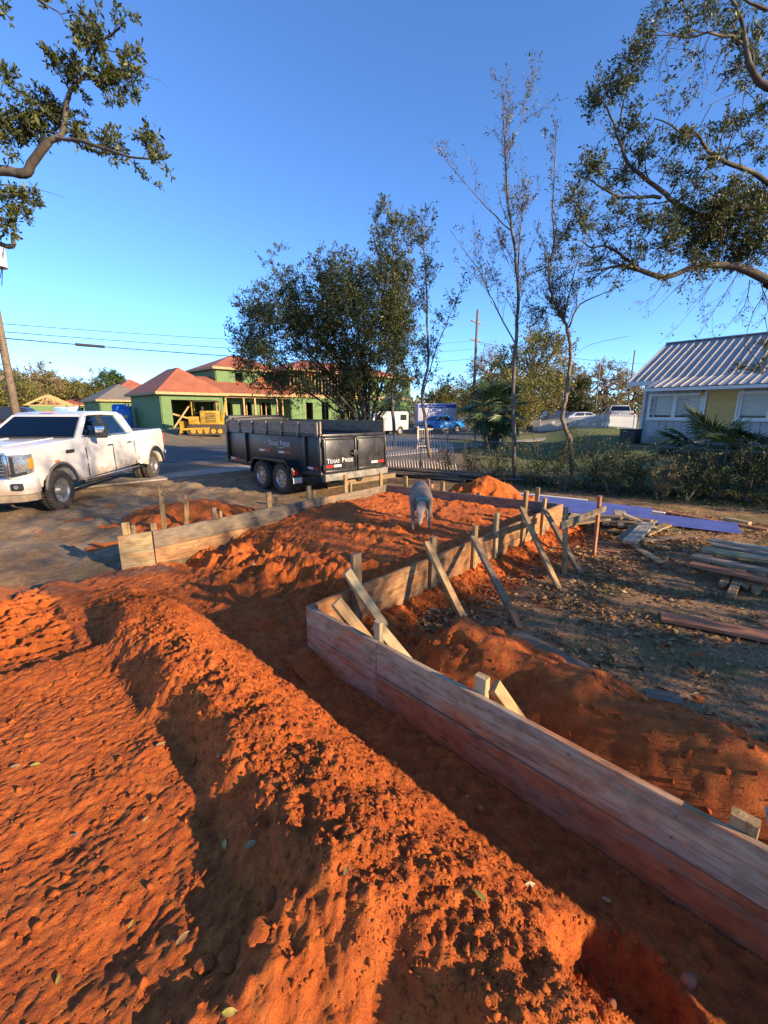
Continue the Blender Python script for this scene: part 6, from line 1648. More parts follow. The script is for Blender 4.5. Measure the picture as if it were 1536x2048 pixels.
# ---------------- trees standing farther off
def far_tree(label, seed, px, ptop, pbase, t, halfw, leaf, n=46, dens=9, size=.22, bark=BARK, bare=False, flat=.8):
    T = Tree(seed); d = ray(px, pbase) * t; zg = gz(d.x, d.y); base = np.array((d.x, d.y, zg)); top = PY(px, ptop, d.y).z; H_ = top - zg; w = halfw * t / 845
    tr = np.array([base - (0, 0, .2), base + (T.r.normal(0, .1), 0, H_ * .35), base + (T.r.normal(0, .3), 0, H_ * .7)]); T.add(tr, .03 * H_ + .04, .04)
    for k in range(n):
        o = T.r.normal(size=3); o /= np.linalg.norm(o); rr = T.r.uniform(.45, 1) ** .5
        c = base + np.array((o[0] * w * rr, o[1] * w * rr, H_ * (.52 + .44 * o[2] * rr)))
        src = tr[1] + (tr[2] - tr[1]) * T.r.uniform(0, 1)
        m = (src + c) / 2 + T.r.normal(0, .06 * H_, 3); T.add(np.array([src, m, c]), .012 * H_, .02)
        R = w * T.r.uniform(.22, .42)
        if bare:
            for _ in range(10): T.add(T.path(c - o * R * .5, o + T.r.normal(0, .5, 3) + np.array((0, 0, .5)), R * T.r.uniform(.8, 1.6), 4, .2), .018, .006, dens * .9)
        else: T.clump(c, R, 14, dens * 1.9, None, (.4, .9), .012)
    return T.build('background_tree', label, 'tree', tuple(base), bark, leaf, size, .55, 'trees beyond the road', jitter=.12)
far_tree('olive oak at the left edge behind the utility pole', 31, 12, 735, 826, 66, 62, LF_OLIVE, 60, 10, .26)
far_tree('tall reddish oak right of the utility pole', 32, 78, 727, 826, 74, 44, LF_GOLD, 44, 9, .26)
far_tree('green oak between the utility pole and the gable trusses', 33, 105, 745, 826, 80, 42, LF_OLIVE, 46, 10, .28)
far_tree('low olive trees above the portable toilets', 34, 160, 762, 826, 84, 46, LF_OLIVE, 44, 10, .28)
far_tree('bare tree with grey twigs left of the round green tree', 35, 178, 728, 826, 86, 32, LF_GOLD, 26, 5, .22, BARKT, True)
far_tree('second bare tree close to the round green tree', 36, 205, 732, 826, 90, 26, LF_GOLD, 22, 5, .22, BARKT, True)
far_tree('round-headed green tree left of the garage roof', 37, 238, 737, 826, 80, 34, LF_PINE, 52, 13, .25)
far_tree('olive tree just below the round-headed green tree', 38, 200, 772, 826, 78, 38, LF_OLIVE, 36, 10, .26)
far_tree('grey-green tree around the tall distant pole', 39, 975, 690, 842, 52, 62, LF_GOLD, 50, 6, .20, BARKT, True)
far_tree('golden sunlit tree between the two young trees', 40, 1060, 655, 845, 44, 72, LF_OLIVE, 62, 10, .20)
far_tree('olive bush-like tree lit by sun right of the blue pickup', 41, 956, 750, 860, 44, 34, LF_OLIVE, 44, 10, .15)
far_tree('wide olive tree behind the palm', 42, 1010, 735, 860, 38, 60, LF_OLIVE, 50, 9, .17)
far_tree('low dark cedar above the silver car', 43, 1160, 752, 842, 56, 26, LF_OAKD, 40, 12, .2, BARKD)
far_tree('pale leafless oak behind the parked cars', 44, 1200, 722, 842, 78, 54, LF_GOLD, 46, 7, .28, BARKT, True)
far_tree('pale leafless oak touching the grey house roof', 45, 1262, 728, 842, 82, 40, LF_GOLD, 40, 7, .28, BARKT, True)
far_tree('golden tree behind the crooked young tree', 46, 1110, 715, 845, 58, 48, LF_GOLD, 46, 9, .22)
far_tree('round dark tree behind the blue pickup', 47, 890, 775, 850, 62, 40, LF_OLIVE, 36, 9, .26)

# far wood closing the horizon beyond the houses (reads as one mass)
def far_wood():
    T = Tree(99); P = []
    n = 26000; a = np.radians(RNG.uniform(38, 142, n)); R = RNG.uniform(125, 165, n); hh = 6.0 + 2.2 * fbm(a * 22, a * 0, 4, 5) + 1.2 * fbm(a * 90, a * 0, 3, 9)
    x = R * np.cos(a); y = R * np.sin(a); z = .5 + hh * RNG.random(n) ** .8
    p = np.stack([x, y, z], -1); d = RNG.normal(size=(n, 3)); d /= np.linalg.norm(d, axis=1)[:, None]; w = np.cross(d, RNG.normal(size=(n, 3))); w /= np.linalg.norm(w, axis=1)[:, None]
    s = (.9 * np.exp(RNG.normal(0, .3, n)))[:, None]
    V = np.stack([p - d * s * .5, p + w * s * .35, p + d * s * .5, p - w * s * .35], 1).reshape(-1, 3)
    o = link('far_wood', np_mesh('far_wood', V, np.arange(n * 4).reshape(n, 4)), LF_OLIVE); tag(o, 'low olive line of distant woods along the horizon', 'woods', kind='stuff')
far_wood()
# ================================================================== shrubs and weeds along the fence
def shrub(label, seed, x, y, h, w, leaf, size, n=9, dens=60, bark=BARKT, group='shrubs along the chain-link fence'):
    T = Tree(seed); z = gz(x, y); b = np.array((x, y, z))
    for k in range(n):
        d = np.array((T.r.normal(0, w), T.r.normal(0, w * .7), h * T.r.uniform(.7, 1.1)))
        P_, R_ = T.add(T.path(b + T.r.normal(0, .06, 3) * (1, 1, 0), d, h * T.r.uniform(.7, 1.15), 5, .14), .012, .004, dens * .3)
        T.sprout(P_, R_, [dict(n=7, t0=.15, len=(.15, .45), ang=(30, 75), rr=.5, up=.1, wob=.2, leafy=dens, rmax=.004)])
    return T.build('shrub', label, 'shrub', tuple(b), bark, leaf, size, .45, group, jitter=.03, wname='stem', lname='foliage')
SH = [(885, 952, 1.0, .35, LF_DRY, 'dry weedy shrub at the foot of the leaning railing'), (930, 958, 1.1, .4, LF_DRY, 'dry brown shrub right of the old plank heap'), (980, 965, 1.15, .4, LF_OLIVE, 'olive shrub just left of the tall sparse tree'),
      (1062, 972, 1.25, .4, LF_OLIVE, 'leafy olive shrub just right of the tall sparse tree'), (1095, 975, 1.3, .4, LF_OAK, 'green shrub with pale stem left of the crooked tree'), (1178, 985, 1.2, .4, LF_OAKD, 'dark shrub right of the crooked tree'),
      (1215, 988, 1.15, .42, LF_OAKD, 'dark shrub below the air conditioner'), (1262, 992, 1.0, .42, LF_OAK, 'low green shrub with bare stems below the house window'), (1320, 1000, .85, .4, LF_DRY, 'thin brown weed shrub below the house window'),
      (1372, 1003, 1.1, .45, LF_OAKD, 'dark shrub left of the fan palms'), (1430, 1005, 1.2, .5, LF_OAKD, 'dark thick shrub under the left fan palm'), (1490, 1008, 1.25, .5, LF_OAKD, 'dark thick shrub between the two fan palms'), (1550, 1010, 1.3, .5, LF_OAKD, 'dark thick shrub at the right edge under the fan palm'),
      (1010, 968, .7, .35, LF_DRY, 'short dry weeds at the base of the tall sparse tree'), (1125, 982, .75, .35, LF_OLIVE, 'short olive weeds at the base of the crooked tree')]
for i, (px, py, h, w, lf, lab) in enumerate(SH):
    p = PZ(px, py, 0); p = p + FEN_N * RNG.uniform(-.1, .5)
    shrub(lab, 200 + i, p.x, p.y, h * 1.1, w * .85, lf, .055, 10 if px > 1160 else 8, 60 if px > 1160 else 42)
# trailing ivy and leaf mould under the fence line (uncountable)
def ground_leaves(name, label, n, fx, size, mat, zfun, up=.5):
    x, y = fx(n); z = zfun(x, y) + .004 + RNG.random(len(x)) * .012
    n = len(x); P = np.stack([x, y, z], -1); a = RNG.random(n) * 2 * pi
    d = np.stack([np.cos(a), np.sin(a), RNG.normal(0, up * .5, n)], -1); d /= np.linalg.norm(d, axis=1)[:, None]
    u = np.array((0, 0, 1.0)) + RNG.normal(0, up, (n, 3)); w = np.cross(u, d); w /= np.linalg.norm(w, axis=1)[:, None]; nn = np.cross(d, w)
    s = (size * np.exp(RNG.normal(0, .3, n)))[:, None]
    V = np.stack([P, P + d * s * .5 + w * s * .22 + nn * s * .08, P + d * s, P + d * s * .5 - w * s * .22 + nn * s * .08], 1).reshape(-1, 3)
    o = link(name, np_mesh(name, V, np.arange(n * 4).reshape(n, 4)), mat); tag(o, label, 'leaf litter', kind='stuff'); return o
LF_LIT = leaf_mat('fallen_leaf', [(.13, .062, .022), (.27, .145, .056), (.46, .28, .13)], .05, .8)
def yard(n):
    u = RNG.uniform(-1.5, 8.5, n); w = np.abs(RNG.exponential(2.0, n)) + .15
    x = C0.x + E2.x * u + E2.y * w; y = C0.y + E2.y * u - E2.x * w
    d = (x - FEN_P.x) * FEN_N.x + (y - FEN_P.y) * FEN_N.y
    k = (y > 1.6) & (d < .8) & (x < 9) & (pile_h(x, y) < .02)
    k &= RNG.random(n) < np.clip(.35 + fbm(x * 1.2, y * 1.2, 3, 8), .12, 1)
    return x[k], y[k]
ground_leaves('leaf_litter', 'brown fallen oak leaves covering the shaded yard on the right', 60000, yard, .052, LF_LIT, ground_h)
def mould(n):
    s = RNG.uniform(-3.5, 7.0, n); w = RNG.normal(0, .55, n); x = FEN_P.x + FEN_D.x * s + FEN_N.x * w; y = FEN_P.y + FEN_D.y * s + FEN_N.y * w; return x, y
ground_leaves('ivy_cover', 'low dark ivy and leaf mould along the foot of the fence', 9000, mould, .07, LF_OAKD, lambda x, y: ground_h(x, y) + .05 * RNG.random(len(x)), .8)
def grassy(n):
    x = RNG.uniform(-8, 9, n); y = RNG.uniform(2, 20, n)
    k = (fbm(x * 1.7 + 9, y * 1.7, 4, 31) > .28) & (np.maximum(np.minimum(np.minimum(red_fields(x, y)[2], red_fields(x, y)[3]), red_fields(x, y)[4]), np.minimum(red_fields(x, y)[0], red_fields(x, y)[5])) < -.1) & (pile_h(x, y) < .02) & ((x > -3) | (RNG.random(n) < .2))
    return x[k], y[k]
def blades(name, label, fx, n, h, mat, zf):
    x, y = fx(n); n = len(x); z = zf(x, y); a = RNG.random(n) * 2 * pi; ln = RNG.normal(0, .4, (n, 2)); hh = h * np.exp(RNG.normal(0, .35, n)); w = .0035 + .002 * RNG.random(n)
    V = np.stack([np.stack([x - np.cos(a) * w, y - np.sin(a) * w, z - .01], -1), np.stack([x + np.cos(a) * w, y + np.sin(a) * w, z - .01], -1), np.stack([x + ln[:, 0] * hh, y + ln[:, 1] * hh, z + hh], -1)], 1).reshape(-1, 3)
    o = link(name, np_mesh(name, V, np.arange(n * 3).reshape(n, 3)), mat); tag(o, label, 'grass', kind='stuff')
LF_GRASS = leaf_mat('grass_blade', [(.05, .065, .018), (.09, .11, .03), (.17, .16, .06)], .3, .7)
blades('grass_tufts', 'thin tufts of winter grass among the fallen leaves', grassy, 60000, .055, LF_GRASS, ground_h)
def lawnx(n):
    x = RNG.uniform(6, 22, n); y = RNG.uniform(12, 34, n); d = (x - FEN_P.x) * FEN_N.x + (y - FEN_P.y) * FEN_N.y
    k = (d > .5) & (RNG.random(n) < 14 / (y + 1)); return x[k], y[k]
blades('lawn_grass', 'short yellow-green lawn before the white picket fence', lawnx, 70000, .08, leaf_mat('lawn_blade', [(.08, .11, .02), (.14, .17, .04), (.22, .22, .07)], .3, .7), ground_h)

# ================================================================== palms
def fan_mesh(R, nb, seed, droop=.25):
    rr = random.Random(seed); m = MB()
    for k in range(nb):
        a = radians(-118 + 236 * k / (nb - 1)) + rr.uniform(-.03, .03); L = R * (.78 + .22 * cos(a * .6)) * rr.uniform(.9, 1.05)
        dx, dy = cos(a), sin(a); px_, py_ = -dy, dx; w = R * .034
        z1 = -.04 * R; z2 = -droop * R * rr.uniform(.3, 1.2)
        m.add([(0, 0, 0), (dx * L * .45 + px_ * w, dy * L * .45 + py_ * w, z1 - .02 * R), (dx * L * .45, dy * L * .45, z1 + .02 * R), (dx * L * .45 - px_ * w, dy * L * .45 - py_ * w, z1 - .02 * R), (dx * L, dy * L, z2)], [(0, 1, 2), (0, 2, 3), (1, 4, 2), (2, 4, 3)])
    me = m.mesh('fan', fixn=False); me.materials.append(LF_PALM); return me
def fan_palm(name, label, cat, base, hstem, nf, R, plen, seed, trunk_r=0.0, elev=(5, 75)):
    root = thing(name, label, cat, tuple(base)); rr = random.Random(seed)
    fans = [fan_mesh(R * s_, 26, seed + i) for i, s_ in enumerate((.85, 1.0, 1.1))]
    if trunk_r:
        m = MB(); m.tube([(0, 0, -.2), (0, 0, hstem * .5), (0, 0, hstem)], [trunk_r * 1.15, trunk_r, trunk_r * 1.1], 14); m.build('trunk', BARKT, root, None, smooth=True)
        bo = MB()
        for k in range(90):                    # old leaf bases
            a = k * 2.4; z = hstem * k / 90
            bo.bar((cos(a) * trunk_r * .9, sin(a) * trunk_r * .9, z), (cos(a) * trunk_r * 1.5, sin(a) * trunk_r * 1.5, z + .22), .07, .03)
        b_ = bo.build('leaf_bases', BARKD, root, None); b_['kind'] = 'stuff'
    for k in range(nf):
        az = k * 2.399 + rr.uniform(-.3, .3); el = radians(rr.uniform(*elev) if not trunk_r else (80 - 125 * (k / nf))); L = plen * rr.uniform(.75, 1.15)
        d = Vector((cos(az) * cos(el), sin(az) * cos(el), sin(el))); p0 = Vector((0, 0, hstem)) ; p1 = p0 + d * L * .6; d2 = (d + Vector((0, 0, -.25))).normalized(); p2 = p1 + d2 * L * .4
        MB().tube([p0, p1, p2], [.014, .011, .008], 4).build('petiole', LF_PALM, root, None)
        x = d2; y = UP.cross(x).normalized(); z = x.cross(y); q = rr.uniform(-.5, .5)
        M_ = Matrix((x, y, z)).transposed().to_4x4() @ Matrix.Rotation(q, 4, 'X') @ Matrix.Rotation(rr.uniform(.0, .5), 4, 'Y'); M_.translation = p2
        link('frond', fans[k % 3], None, root, WM[root.name] @ M_)
    return root
pb = ray(985, 874) * 24; pbz = gz(pb.x, pb.y)
fan_palm('cabbage_palm', 'short fan palm with rough trunk standing behind the chain-link fence', 'palm tree', (pb.x, pb.y, pbz), 2.0, 34, 1.0, 1.25, 61, .40)
for (px, py, lab, sd_, nf) in ((1415, 990, 'dark fan palm spreading in front of the yellow door', 62, 26), (1515, 992, 'dark fan palm at the right edge before the grey house', 63, 24)):
    p = PZ(px, py, 0) + FEN_N * .5
    fan_palm('saw_palmetto', lab, 'palm', (p.x, p.y, gz(p.x, p.y) + .0), .6, nf, .70, 1.05, sd_, 0.0, (8, 78))

# ================================================================== lumber lying about
def lying(name, label, a, b, w, th, mat, group=None, cat='board', flat=True, up=None, **k):
    upv = up if up is not None else (UP if not flat else None)
    if flat and up is None:
        d = (Vector(b) - Vector(a)).normalized(); upv = UP.cross(d)
    o = board(name, a, b, w, th, mat, None, up=upv, **k); tag(o, label, cat, group); return o
# scrap pile right of the batter board
ORD = ['first', 'second', 'third', 'fourth', 'fifth', 'sixth', 'seventh', 'eighth', 'ninth', 'tenth']
CW = {}
for m_, w_ in ((W_OLD, 'dark weathered'), (W_DARK, 'brown'), (W_PINE, 'yellow pine'), (W_GRAY, 'grey'), (W_PALE, 'pale'), (W_LIGHT, 'bleached')): CW[m_.name] = w_
def label_rows(objs, layers, fmt):
    """objs: (object, layer, x, colour word); number them from the left within layer and colour"""
    for (ly, cw) in sorted(set((a[1], a[3]) for a in objs)):
        row = sorted([a for a in objs if a[1] == ly and a[3] == cw], key=lambda a: a[2])
        for i, a in enumerate(row):
            pos = 'the only one there' if len(row) == 1 else ORD[i] + ' from left'
            a[0]['label'] = fmt.format(c=cw, l=layers[min(ly, len(layers) - 1)], p=pos)
sp0 = PZ(1235, 1065, 0); rr = random.Random(77); acc = []
for k in range(26):
    ang = rr.choice([.5, .65, -.55, -.7, .1, 1.0]) + rr.uniform(-.2, .2); L = rr.uniform(.45, 1.15); lay = k // 9
    c = sp0 + Vector((rr.gauss(-.05, .40 - .07 * lay), rr.gauss(.2, .22 - .04 * lay), .03 + .07 * lay + rr.uniform(0, .03)))
    d = Vector((cos(ang), sin(ang), rr.uniform(-.09, .09) + .02)); d.normalize(); mt_ = rr.choice([W_DARK, W_PINE, W_LIGHT, W_GRAY, W_PALE])
    o = lying('scrap_board', 'x', c - d * L / 2, c + d * L / 2, rr.choice([.09, .14, .19]), .038, mt_, 'boards of the scrap heap'); acc.append((o, lay, c.x / c.y, CW[mt_.name]))
label_rows(acc, ['bottom', 'middle', 'top'], '{c} offcut in the {l} layer of the scrap heap, {p}')
def zoom7(zx, zy): return (1000 + zx / 2.866, 950 + zy / 2.866)
def onz(zx, zy, z=.03): return PZ(*zoom7(zx, zy), z)
lying('scrap_board', 'pale wide board leaning on top of the scrap heap', onz(740, 385, .12), onz(850, 280, .28), .19, .038, W_LIGHT)
lying('scrap_board', 'brown board beside the pale one on top of the scrap heap', onz(685, 375, .10), onz(815, 270, .26), .14, .038, W_DARK)
lying('scrap_board', 'grey board crossing the right side of the scrap heap', onz(705, 225, .32), onz(900, 310, .12), .10, .038, W_PALE)
lying('scrap_board', 'long pale board lying flat at the front right of the scrap heap', onz(765, 408, .02), onz(925, 500, .02), .12, .03, W_PALE)
lying('scrap_board', 'red-brown board lying in front of the scrap heap', onz(505, 378, .02), onz(755, 402, .02), .09, .03, W_RED)
lying('scrap_board', 'thin brown board in front of the red-brown one by the batter stake', onz(540, 425, .02), onz(675, 445, .02), .07, .03, W_RED)
lying('scrap_board', 'grey board right of the scrap heap lying by a grass tuft', onz(790, 375, .03), onz(998, 360, .03), .12, .035, W_GRAY)
# neat stack at the right edge, on four pointed stakes
for i, (x0, y0, x1, y1, z, w, m, lab) in enumerate(((1200, 372, 1620, 440, .17, .12, W_LIGHT, 'pale rearmost board of the stack on pointed stakes at right'), (1160, 425, 1620, 500, .155, .20, W_PALE, 'tan middle board of the stack on pointed stakes at right'), (1105, 460, 1640, 575, .19, .15, W_WEATH, 'grey top front board of the stack on pointed stakes at right'), (1092, 508, 1640, 625, .135, .17, W_RED, 'reddish bottom front board of the stack on pointed stakes at right'), (1215, 400, 1620, 470, .16, .14, W_WEATH, 'grey board between the pale and tan boards of the stack'))):
    lying('stacked_board', lab, onz(x0, y0, z), onz(x1, y1, z), w, .038, m, 'boards stacked at the right')
for (x0, y0, x1, y1, lab) in ((1330, 500, 1275, 640, 'leftmost pointed stake under the board stack'), (1395, 520, 1320, 700, 'longest pointed stake sticking out under the board stack'), (1350, 540, 1415, 655, 'third pointed stake from left under the board stack'), (1500, 560, 1462, 680, 'rightmost pointed stake under the board stack')):
    a = onz(x0, y0, .08); b = onz(x1, y1, .04)
    a.z = .06; b.z = .045
    lying('pointed_stake', lab, a, b, .085, .04, W_PINE, 'pointed stakes under the stack', 'stake', point=.07)
lying('loose_board', 'long red-stained board lying alone on the leaves at right', onz(922, 808, .03), onz(1640, 950, .03), .20, .038, W_RED)
b0 = PZ(1030, 1268, .03); b1 = PZ(1250, 1382, .03)
lying('loose_board', 'grey board half buried under the dirt heap edge', b0, b1, .17, .03, W_GRAY)
b0 = PZ(1290, 1390, .03); b1 = PZ(1362, 1400, .05)
lying('loose_board', 'short grey board end poking out of the dirt heap', b0, b1, .14, .03, W_GRAY)
# old planks heaped behind the far form
rr = random.Random(5); op = PZ(905, 958, 0); acc = []
for k in range(24):
    lay = k // 7; L = rr.uniform(2.2, 3.8); ang = -.52 + rr.uniform(-.16, .16); d = Vector((cos(ang), sin(ang), rr.uniform(-.02, .02))).normalized()
    c = op + Vector((rr.gauss(-.25, .5), rr.gauss(.25, .28), .03 + .055 * lay + rr.uniform(0, .02))); mt_ = rr.choice([W_OLD, W_OLD, W_GRAY, W_DARK])
    o = lying('old_plank', 'x', c - d * L / 2, c + d * L / 2, rr.choice([.14, .19, .235]), .04, mt_, 'old planks heaped by the fence', 'plank', bow=.012); acc.append((o, lay, c.x / c.y, CW[mt_.name]))
label_rows(acc, ['bottom', 'second', 'third', 'top'], '{c} plank, {l} layer of heap by the leaning railing, {p}')
lying('loose_board', 'board on edge lying between the trailer and the left form', PZ(655, 972, .08), PZ(790, 950, .08), .14, .04, W_DARK, flat=False)
lying('loose_board', 'long grey board lying behind the corner of the far form', PZ(775, 962, .06), PZ(870, 968, .06), .16, .04, W_GRAY, flat=False)
# brick-red blocks behind the dog
for (px, py, lab) in ((838, 966, 'broken reddish block left behind the dog'), (862, 972, 'small reddish block right behind the dog')):
    p = PZ(px, py, .05); o = MB().box((0, 0, 0), (.22, .11, .10)).build('block', simple('clay_block', (.30, .15, .09), .9, 0, .2, 9, .3), None, Matrix.Translation(p) @ Matrix.Rotation(px, 4, 'Z'), bevel=.012); tag(o, lab, 'block')

# ---------------- purple corrugated roof panels
def mat_panel():
    t = NT('lavender_panel'); v = t.coord('Object'); n = t.noise(v, 3, 5)
    c = t.ramp(n, [(.3, (.25, .25, .47)), (.7, (.33, .33, .56))]); return t.fin(c, .22, None, Metallic=.25)
M_PAN = mat_panel()
def corrugated(label, a, b, width, z, mat=M_PAN):
    a = Vector(a); b = Vector(b); M_ = frame(a, b); L = (b - a).length; m = MB(); nr = int(width / .09)
    prof = []
    for k in range(nr):
        y = -width / 2 + k * width / nr
        prof += [(y, 0), (y + .040, 0), (y + .050, .028), (y + .072, .028), (y + .082, 0)]
    n = len(prof); vs = [(0, y, z_) for y, z_ in prof] + [(L, y, z_) for y, z_ in prof]
    m.add(vs, [(i, i + 1, n + i + 1, n + i) for i in range(n - 1)])
    o = m.build('metal_sheet', mat, None, M_); s_ = o.modifiers.new('solid', 'SOLIDIFY'); s_.thickness = .003
    tag(o, label, 'metal sheet', 'lavender metal roof panels'); return o
pa, pbb = PZ(1088, 1012, .05), PZ(1478, 1058, .05)
dpan = unit2(pa, pbb); npan = Vector((-dpan.y, dpan.x, 0))
corrugated('front lavender ribbed metal panel lying on the ground behind the scrap heap', pa, pbb, .75, .05)
corrugated('rear lavender ribbed metal panel overlapping the front one', pa + npan * .45 - dpan * .9 + UP * .025, pbb + npan * .45 - dpan * 1.3 + UP * .025, .75, .05)
corrugated('lowest lavender ribbed metal panel, its left end by the far form', pa + npan * .10 - dpan * 1.1 - UP * .02, pa + npan * .10 + dpan * 2.4 - UP * .02, .7, .05)
for (a_, b_, lab) in (((1035, 987), (1175, 1000), 'white trim strip lying along the back of the roof panels'), ((1085, 997), (1240, 1012), 'second white trim strip in front of the first one'), ((1150, 1003), (1330, 1026), 'longest white trim strip reaching along the lavender panels')):
    o = lying('trim_strip', lab, PZ(*a_, .08), PZ(*b_, .08), .10, .02, M_TRIM, 'white strips by the panels', 'trim')
lying('loose_board', 'yellowish board end at the right tip of the roof panels', PZ(1450, 1037, .06), PZ(1500, 1047, .06), .11, .05, W_PALE)
lying('loose_board', 'long thin board behind the lavender roof panels', PZ(1320, 1022, .04), PZ(1536, 1060, .04), .08, .03, W_RED)
for (px, py, lab, sz) in ((873, 988, 'white paper scrap behind the dog', .22), (842, 1000 - 14, 'white foam scrap by the old planks', .16), (442, 887 - 8, 'crumpled white bag by the yellow machine', .5)):
    p = PZ(px, py, .04); m = MB()
    r_ = random.Random(px); n = 7
    vs = [(sz * (i / n - .5), sz * (j / n - .5) * .7, r_.uniform(0, .05) * (1 + sz * 2)) for i in range(n + 1) for j in range(n + 1)]
    m.add(vs, [(i * (n + 1) + j, i * (n + 1) + j + 1, (i + 1) * (n + 1) + j + 1, (i + 1) * (n + 1) + j) for i in range(n) for j in range(n)])
    if px == 442: p.z = gz(p.x, p.y) + .05
    o = m.build('paper_scrap', M_WHITEL, None, Matrix.Translation(p)); tag(o, lab, 'litter')

# ---------------- leaning railing panel
M_RUST = simple('rusty_white_rail', (.66, .56, .48), .6, .1, .3, 14)
ra = PZ(772, 940, 0); rb = PZ(908, 948, 0)
rt0 = PY(770, 868, ra.y + .35); rt1 = PY(903, 886, rb.y + .35)
rlp = thing('railing_panel', 'long rusty white metal railing panel leaning before the road', 'railing', tuple(ra))
for k in range(25):
    u = k / 24; a = ra.lerp(rb, u); b = rt0.lerp(rt1, u)
    a = a + Vector((.10, 0, 0)); MB().tube([a, a.lerp(b, .85), b + Vector((0, .03, .0))], .019, 5).build('bar', M_RUST, rlp, Matrix.Identity(4))
for u in (.06, .92):
    MB().tube([ra.lerp(rt0, u) + Vector((.10 * (1 - u), 0, 0)), rb.lerp(rt1, u) + Vector((.10 * (1 - u), 0, 0))], .018, 6).build('rail', M_RUST, rlp, Matrix.Identity(4))

# ================================================================== stones and leaves that can be picked out in the foreground
M_STONE = simple('clay_stone', (.33, .12, .06), .9, 0, .25, 12, .4)
def lump(name, label, px, py, z, r, cat='stone', mat=None, flat=.75, seed=0):
    p = PZ(px, py, z); zz = max(dz_at(p.x, p.y), z - .3) if z < 9 else z
    bm = bmesh.new(); bmesh.ops.create_icosphere(bm, subdivisions=3, radius=1); rs = np.random.default_rng(seed + px)
    o3 = rs.normal(size=3) * 5
    for v in bm.verts:
        c = v.co; k = 1 + .22 * float(gnoise(np.array([c.x * 1.6 + o3[0]]), np.array([c.y * 1.6 + c.z * 1.1 + o3[1]]), seed)[0]) + .06 * float(gnoise(np.array([c.x * 6]), np.array([c.y * 6 + c.z * 5]), 3)[0])
        v.co = Vector((c.x * r * k * 1.1, c.y * r * k * .9, c.z * r * k * flat))
    me = bpy.data.meshes.new(name); bm.to_mesh(me); bm.free(); me.polygons.foreach_set('use_smooth', np.ones(len(me.polygons), bool))
    o = link(name, me, mat or M_DIRT, None, Matrix.Translation((p.x, p.y, zz + r * .25)) @ Matrix.Rotation(px * .1, 4, 'Z')); tag(o, label, cat, None); return o
for (px, py, z, r, lab, m) in ((1386, 1922, .12, .026, 'smooth reddish stone in the trench at the lower right', M_STONE), (1232, 1955, .1, .018, 'small round stone left of the smooth reddish stone', M_STONE), (1035, 1712, .3, .026, 'angular clod on the ridge beside the grey-blue leaf', None), (1090, 1782, .3, .03, 'rounded clod on the sunlit brow of the ridge', None),
                           (963, 1607, .05, .015, 'pebble in the trench against the near form', M_STONE), (936, 1587, .05, .012, 'tiny pebble left of the pebble in the trench', M_STONE), (830, 1640, .3, .022, 'clod on the crest of the ridge by its middle', None), (500, 1135, .28, .05, 'flat clod on the filled pad near the left form', None), (585, 1030, .3, .04, 'clod by the left form close to the trailer', None)):
    lump('stone' if m else 'dirt_clod', lab, px, py, z, r, 'stone' if m else 'clod', m, .8, px)
for (px, py, r, lab) in ((520, 1905, .045, 'large cracked slab of packed dirt at the bottom centre'), (460, 1925, .04, 'second cracked slab left of the large one'), (545, 1820, .04, 'upturned sunlit slab of dirt above the large one'), (410, 1930, .03, 'smaller broken slab left at the bottom')):
    lump('dirt_clod', lab, px, py, .15, r, 'clod', None, .32, px)
def leaf(label, px, py, z, L, col, rz, tilt=.3):
    p = PZ(px, py, z); zz = dz_at(p.x, p.y)
    p = PZ(px, py, zz); zz = dz_at(p.x, p.y); W_ = .40 * L; m = MB(); n = 6; vs = []
    for i in range(n + 1):
        u = i / n; w = W_ / 2 * sin(pi * min(1, u * 1.02)) ** .8 + .0004; zc = .10 * L * sin(u * pi)
        vs += [(L * (u - .5), -w, zc + .08 * L), (L * (u - .5), 0, zc), (L * (u - .5), w, zc + .08 * L)]
    m.add(vs, [(3 * i + j, 3 * i + 3 + j, 3 * i + 4 + j, 3 * i + 1 + j) for i in range(n) for j in range(2)])
    o = m.build('fallen_leaf', simple('leaf_' + '%02d%02d' % (int(col[0] * 99), int(col[2] * 99)), col, .55, 0, .25, 60), None, Matrix.Translation((p.x, p.y, zz + .008)) @ Matrix.Rotation(rz, 4, 'Z') @ Matrix.Rotation(tilt, 4, 'X'), smooth=True)
    tag(o, label, 'leaf', 'single leaves fallen on the dirt')
YL = (.34, .26, .05); GL = (.30, .18, .07); BL = (.48, .36, .22); OL = (.22, .17, .03)
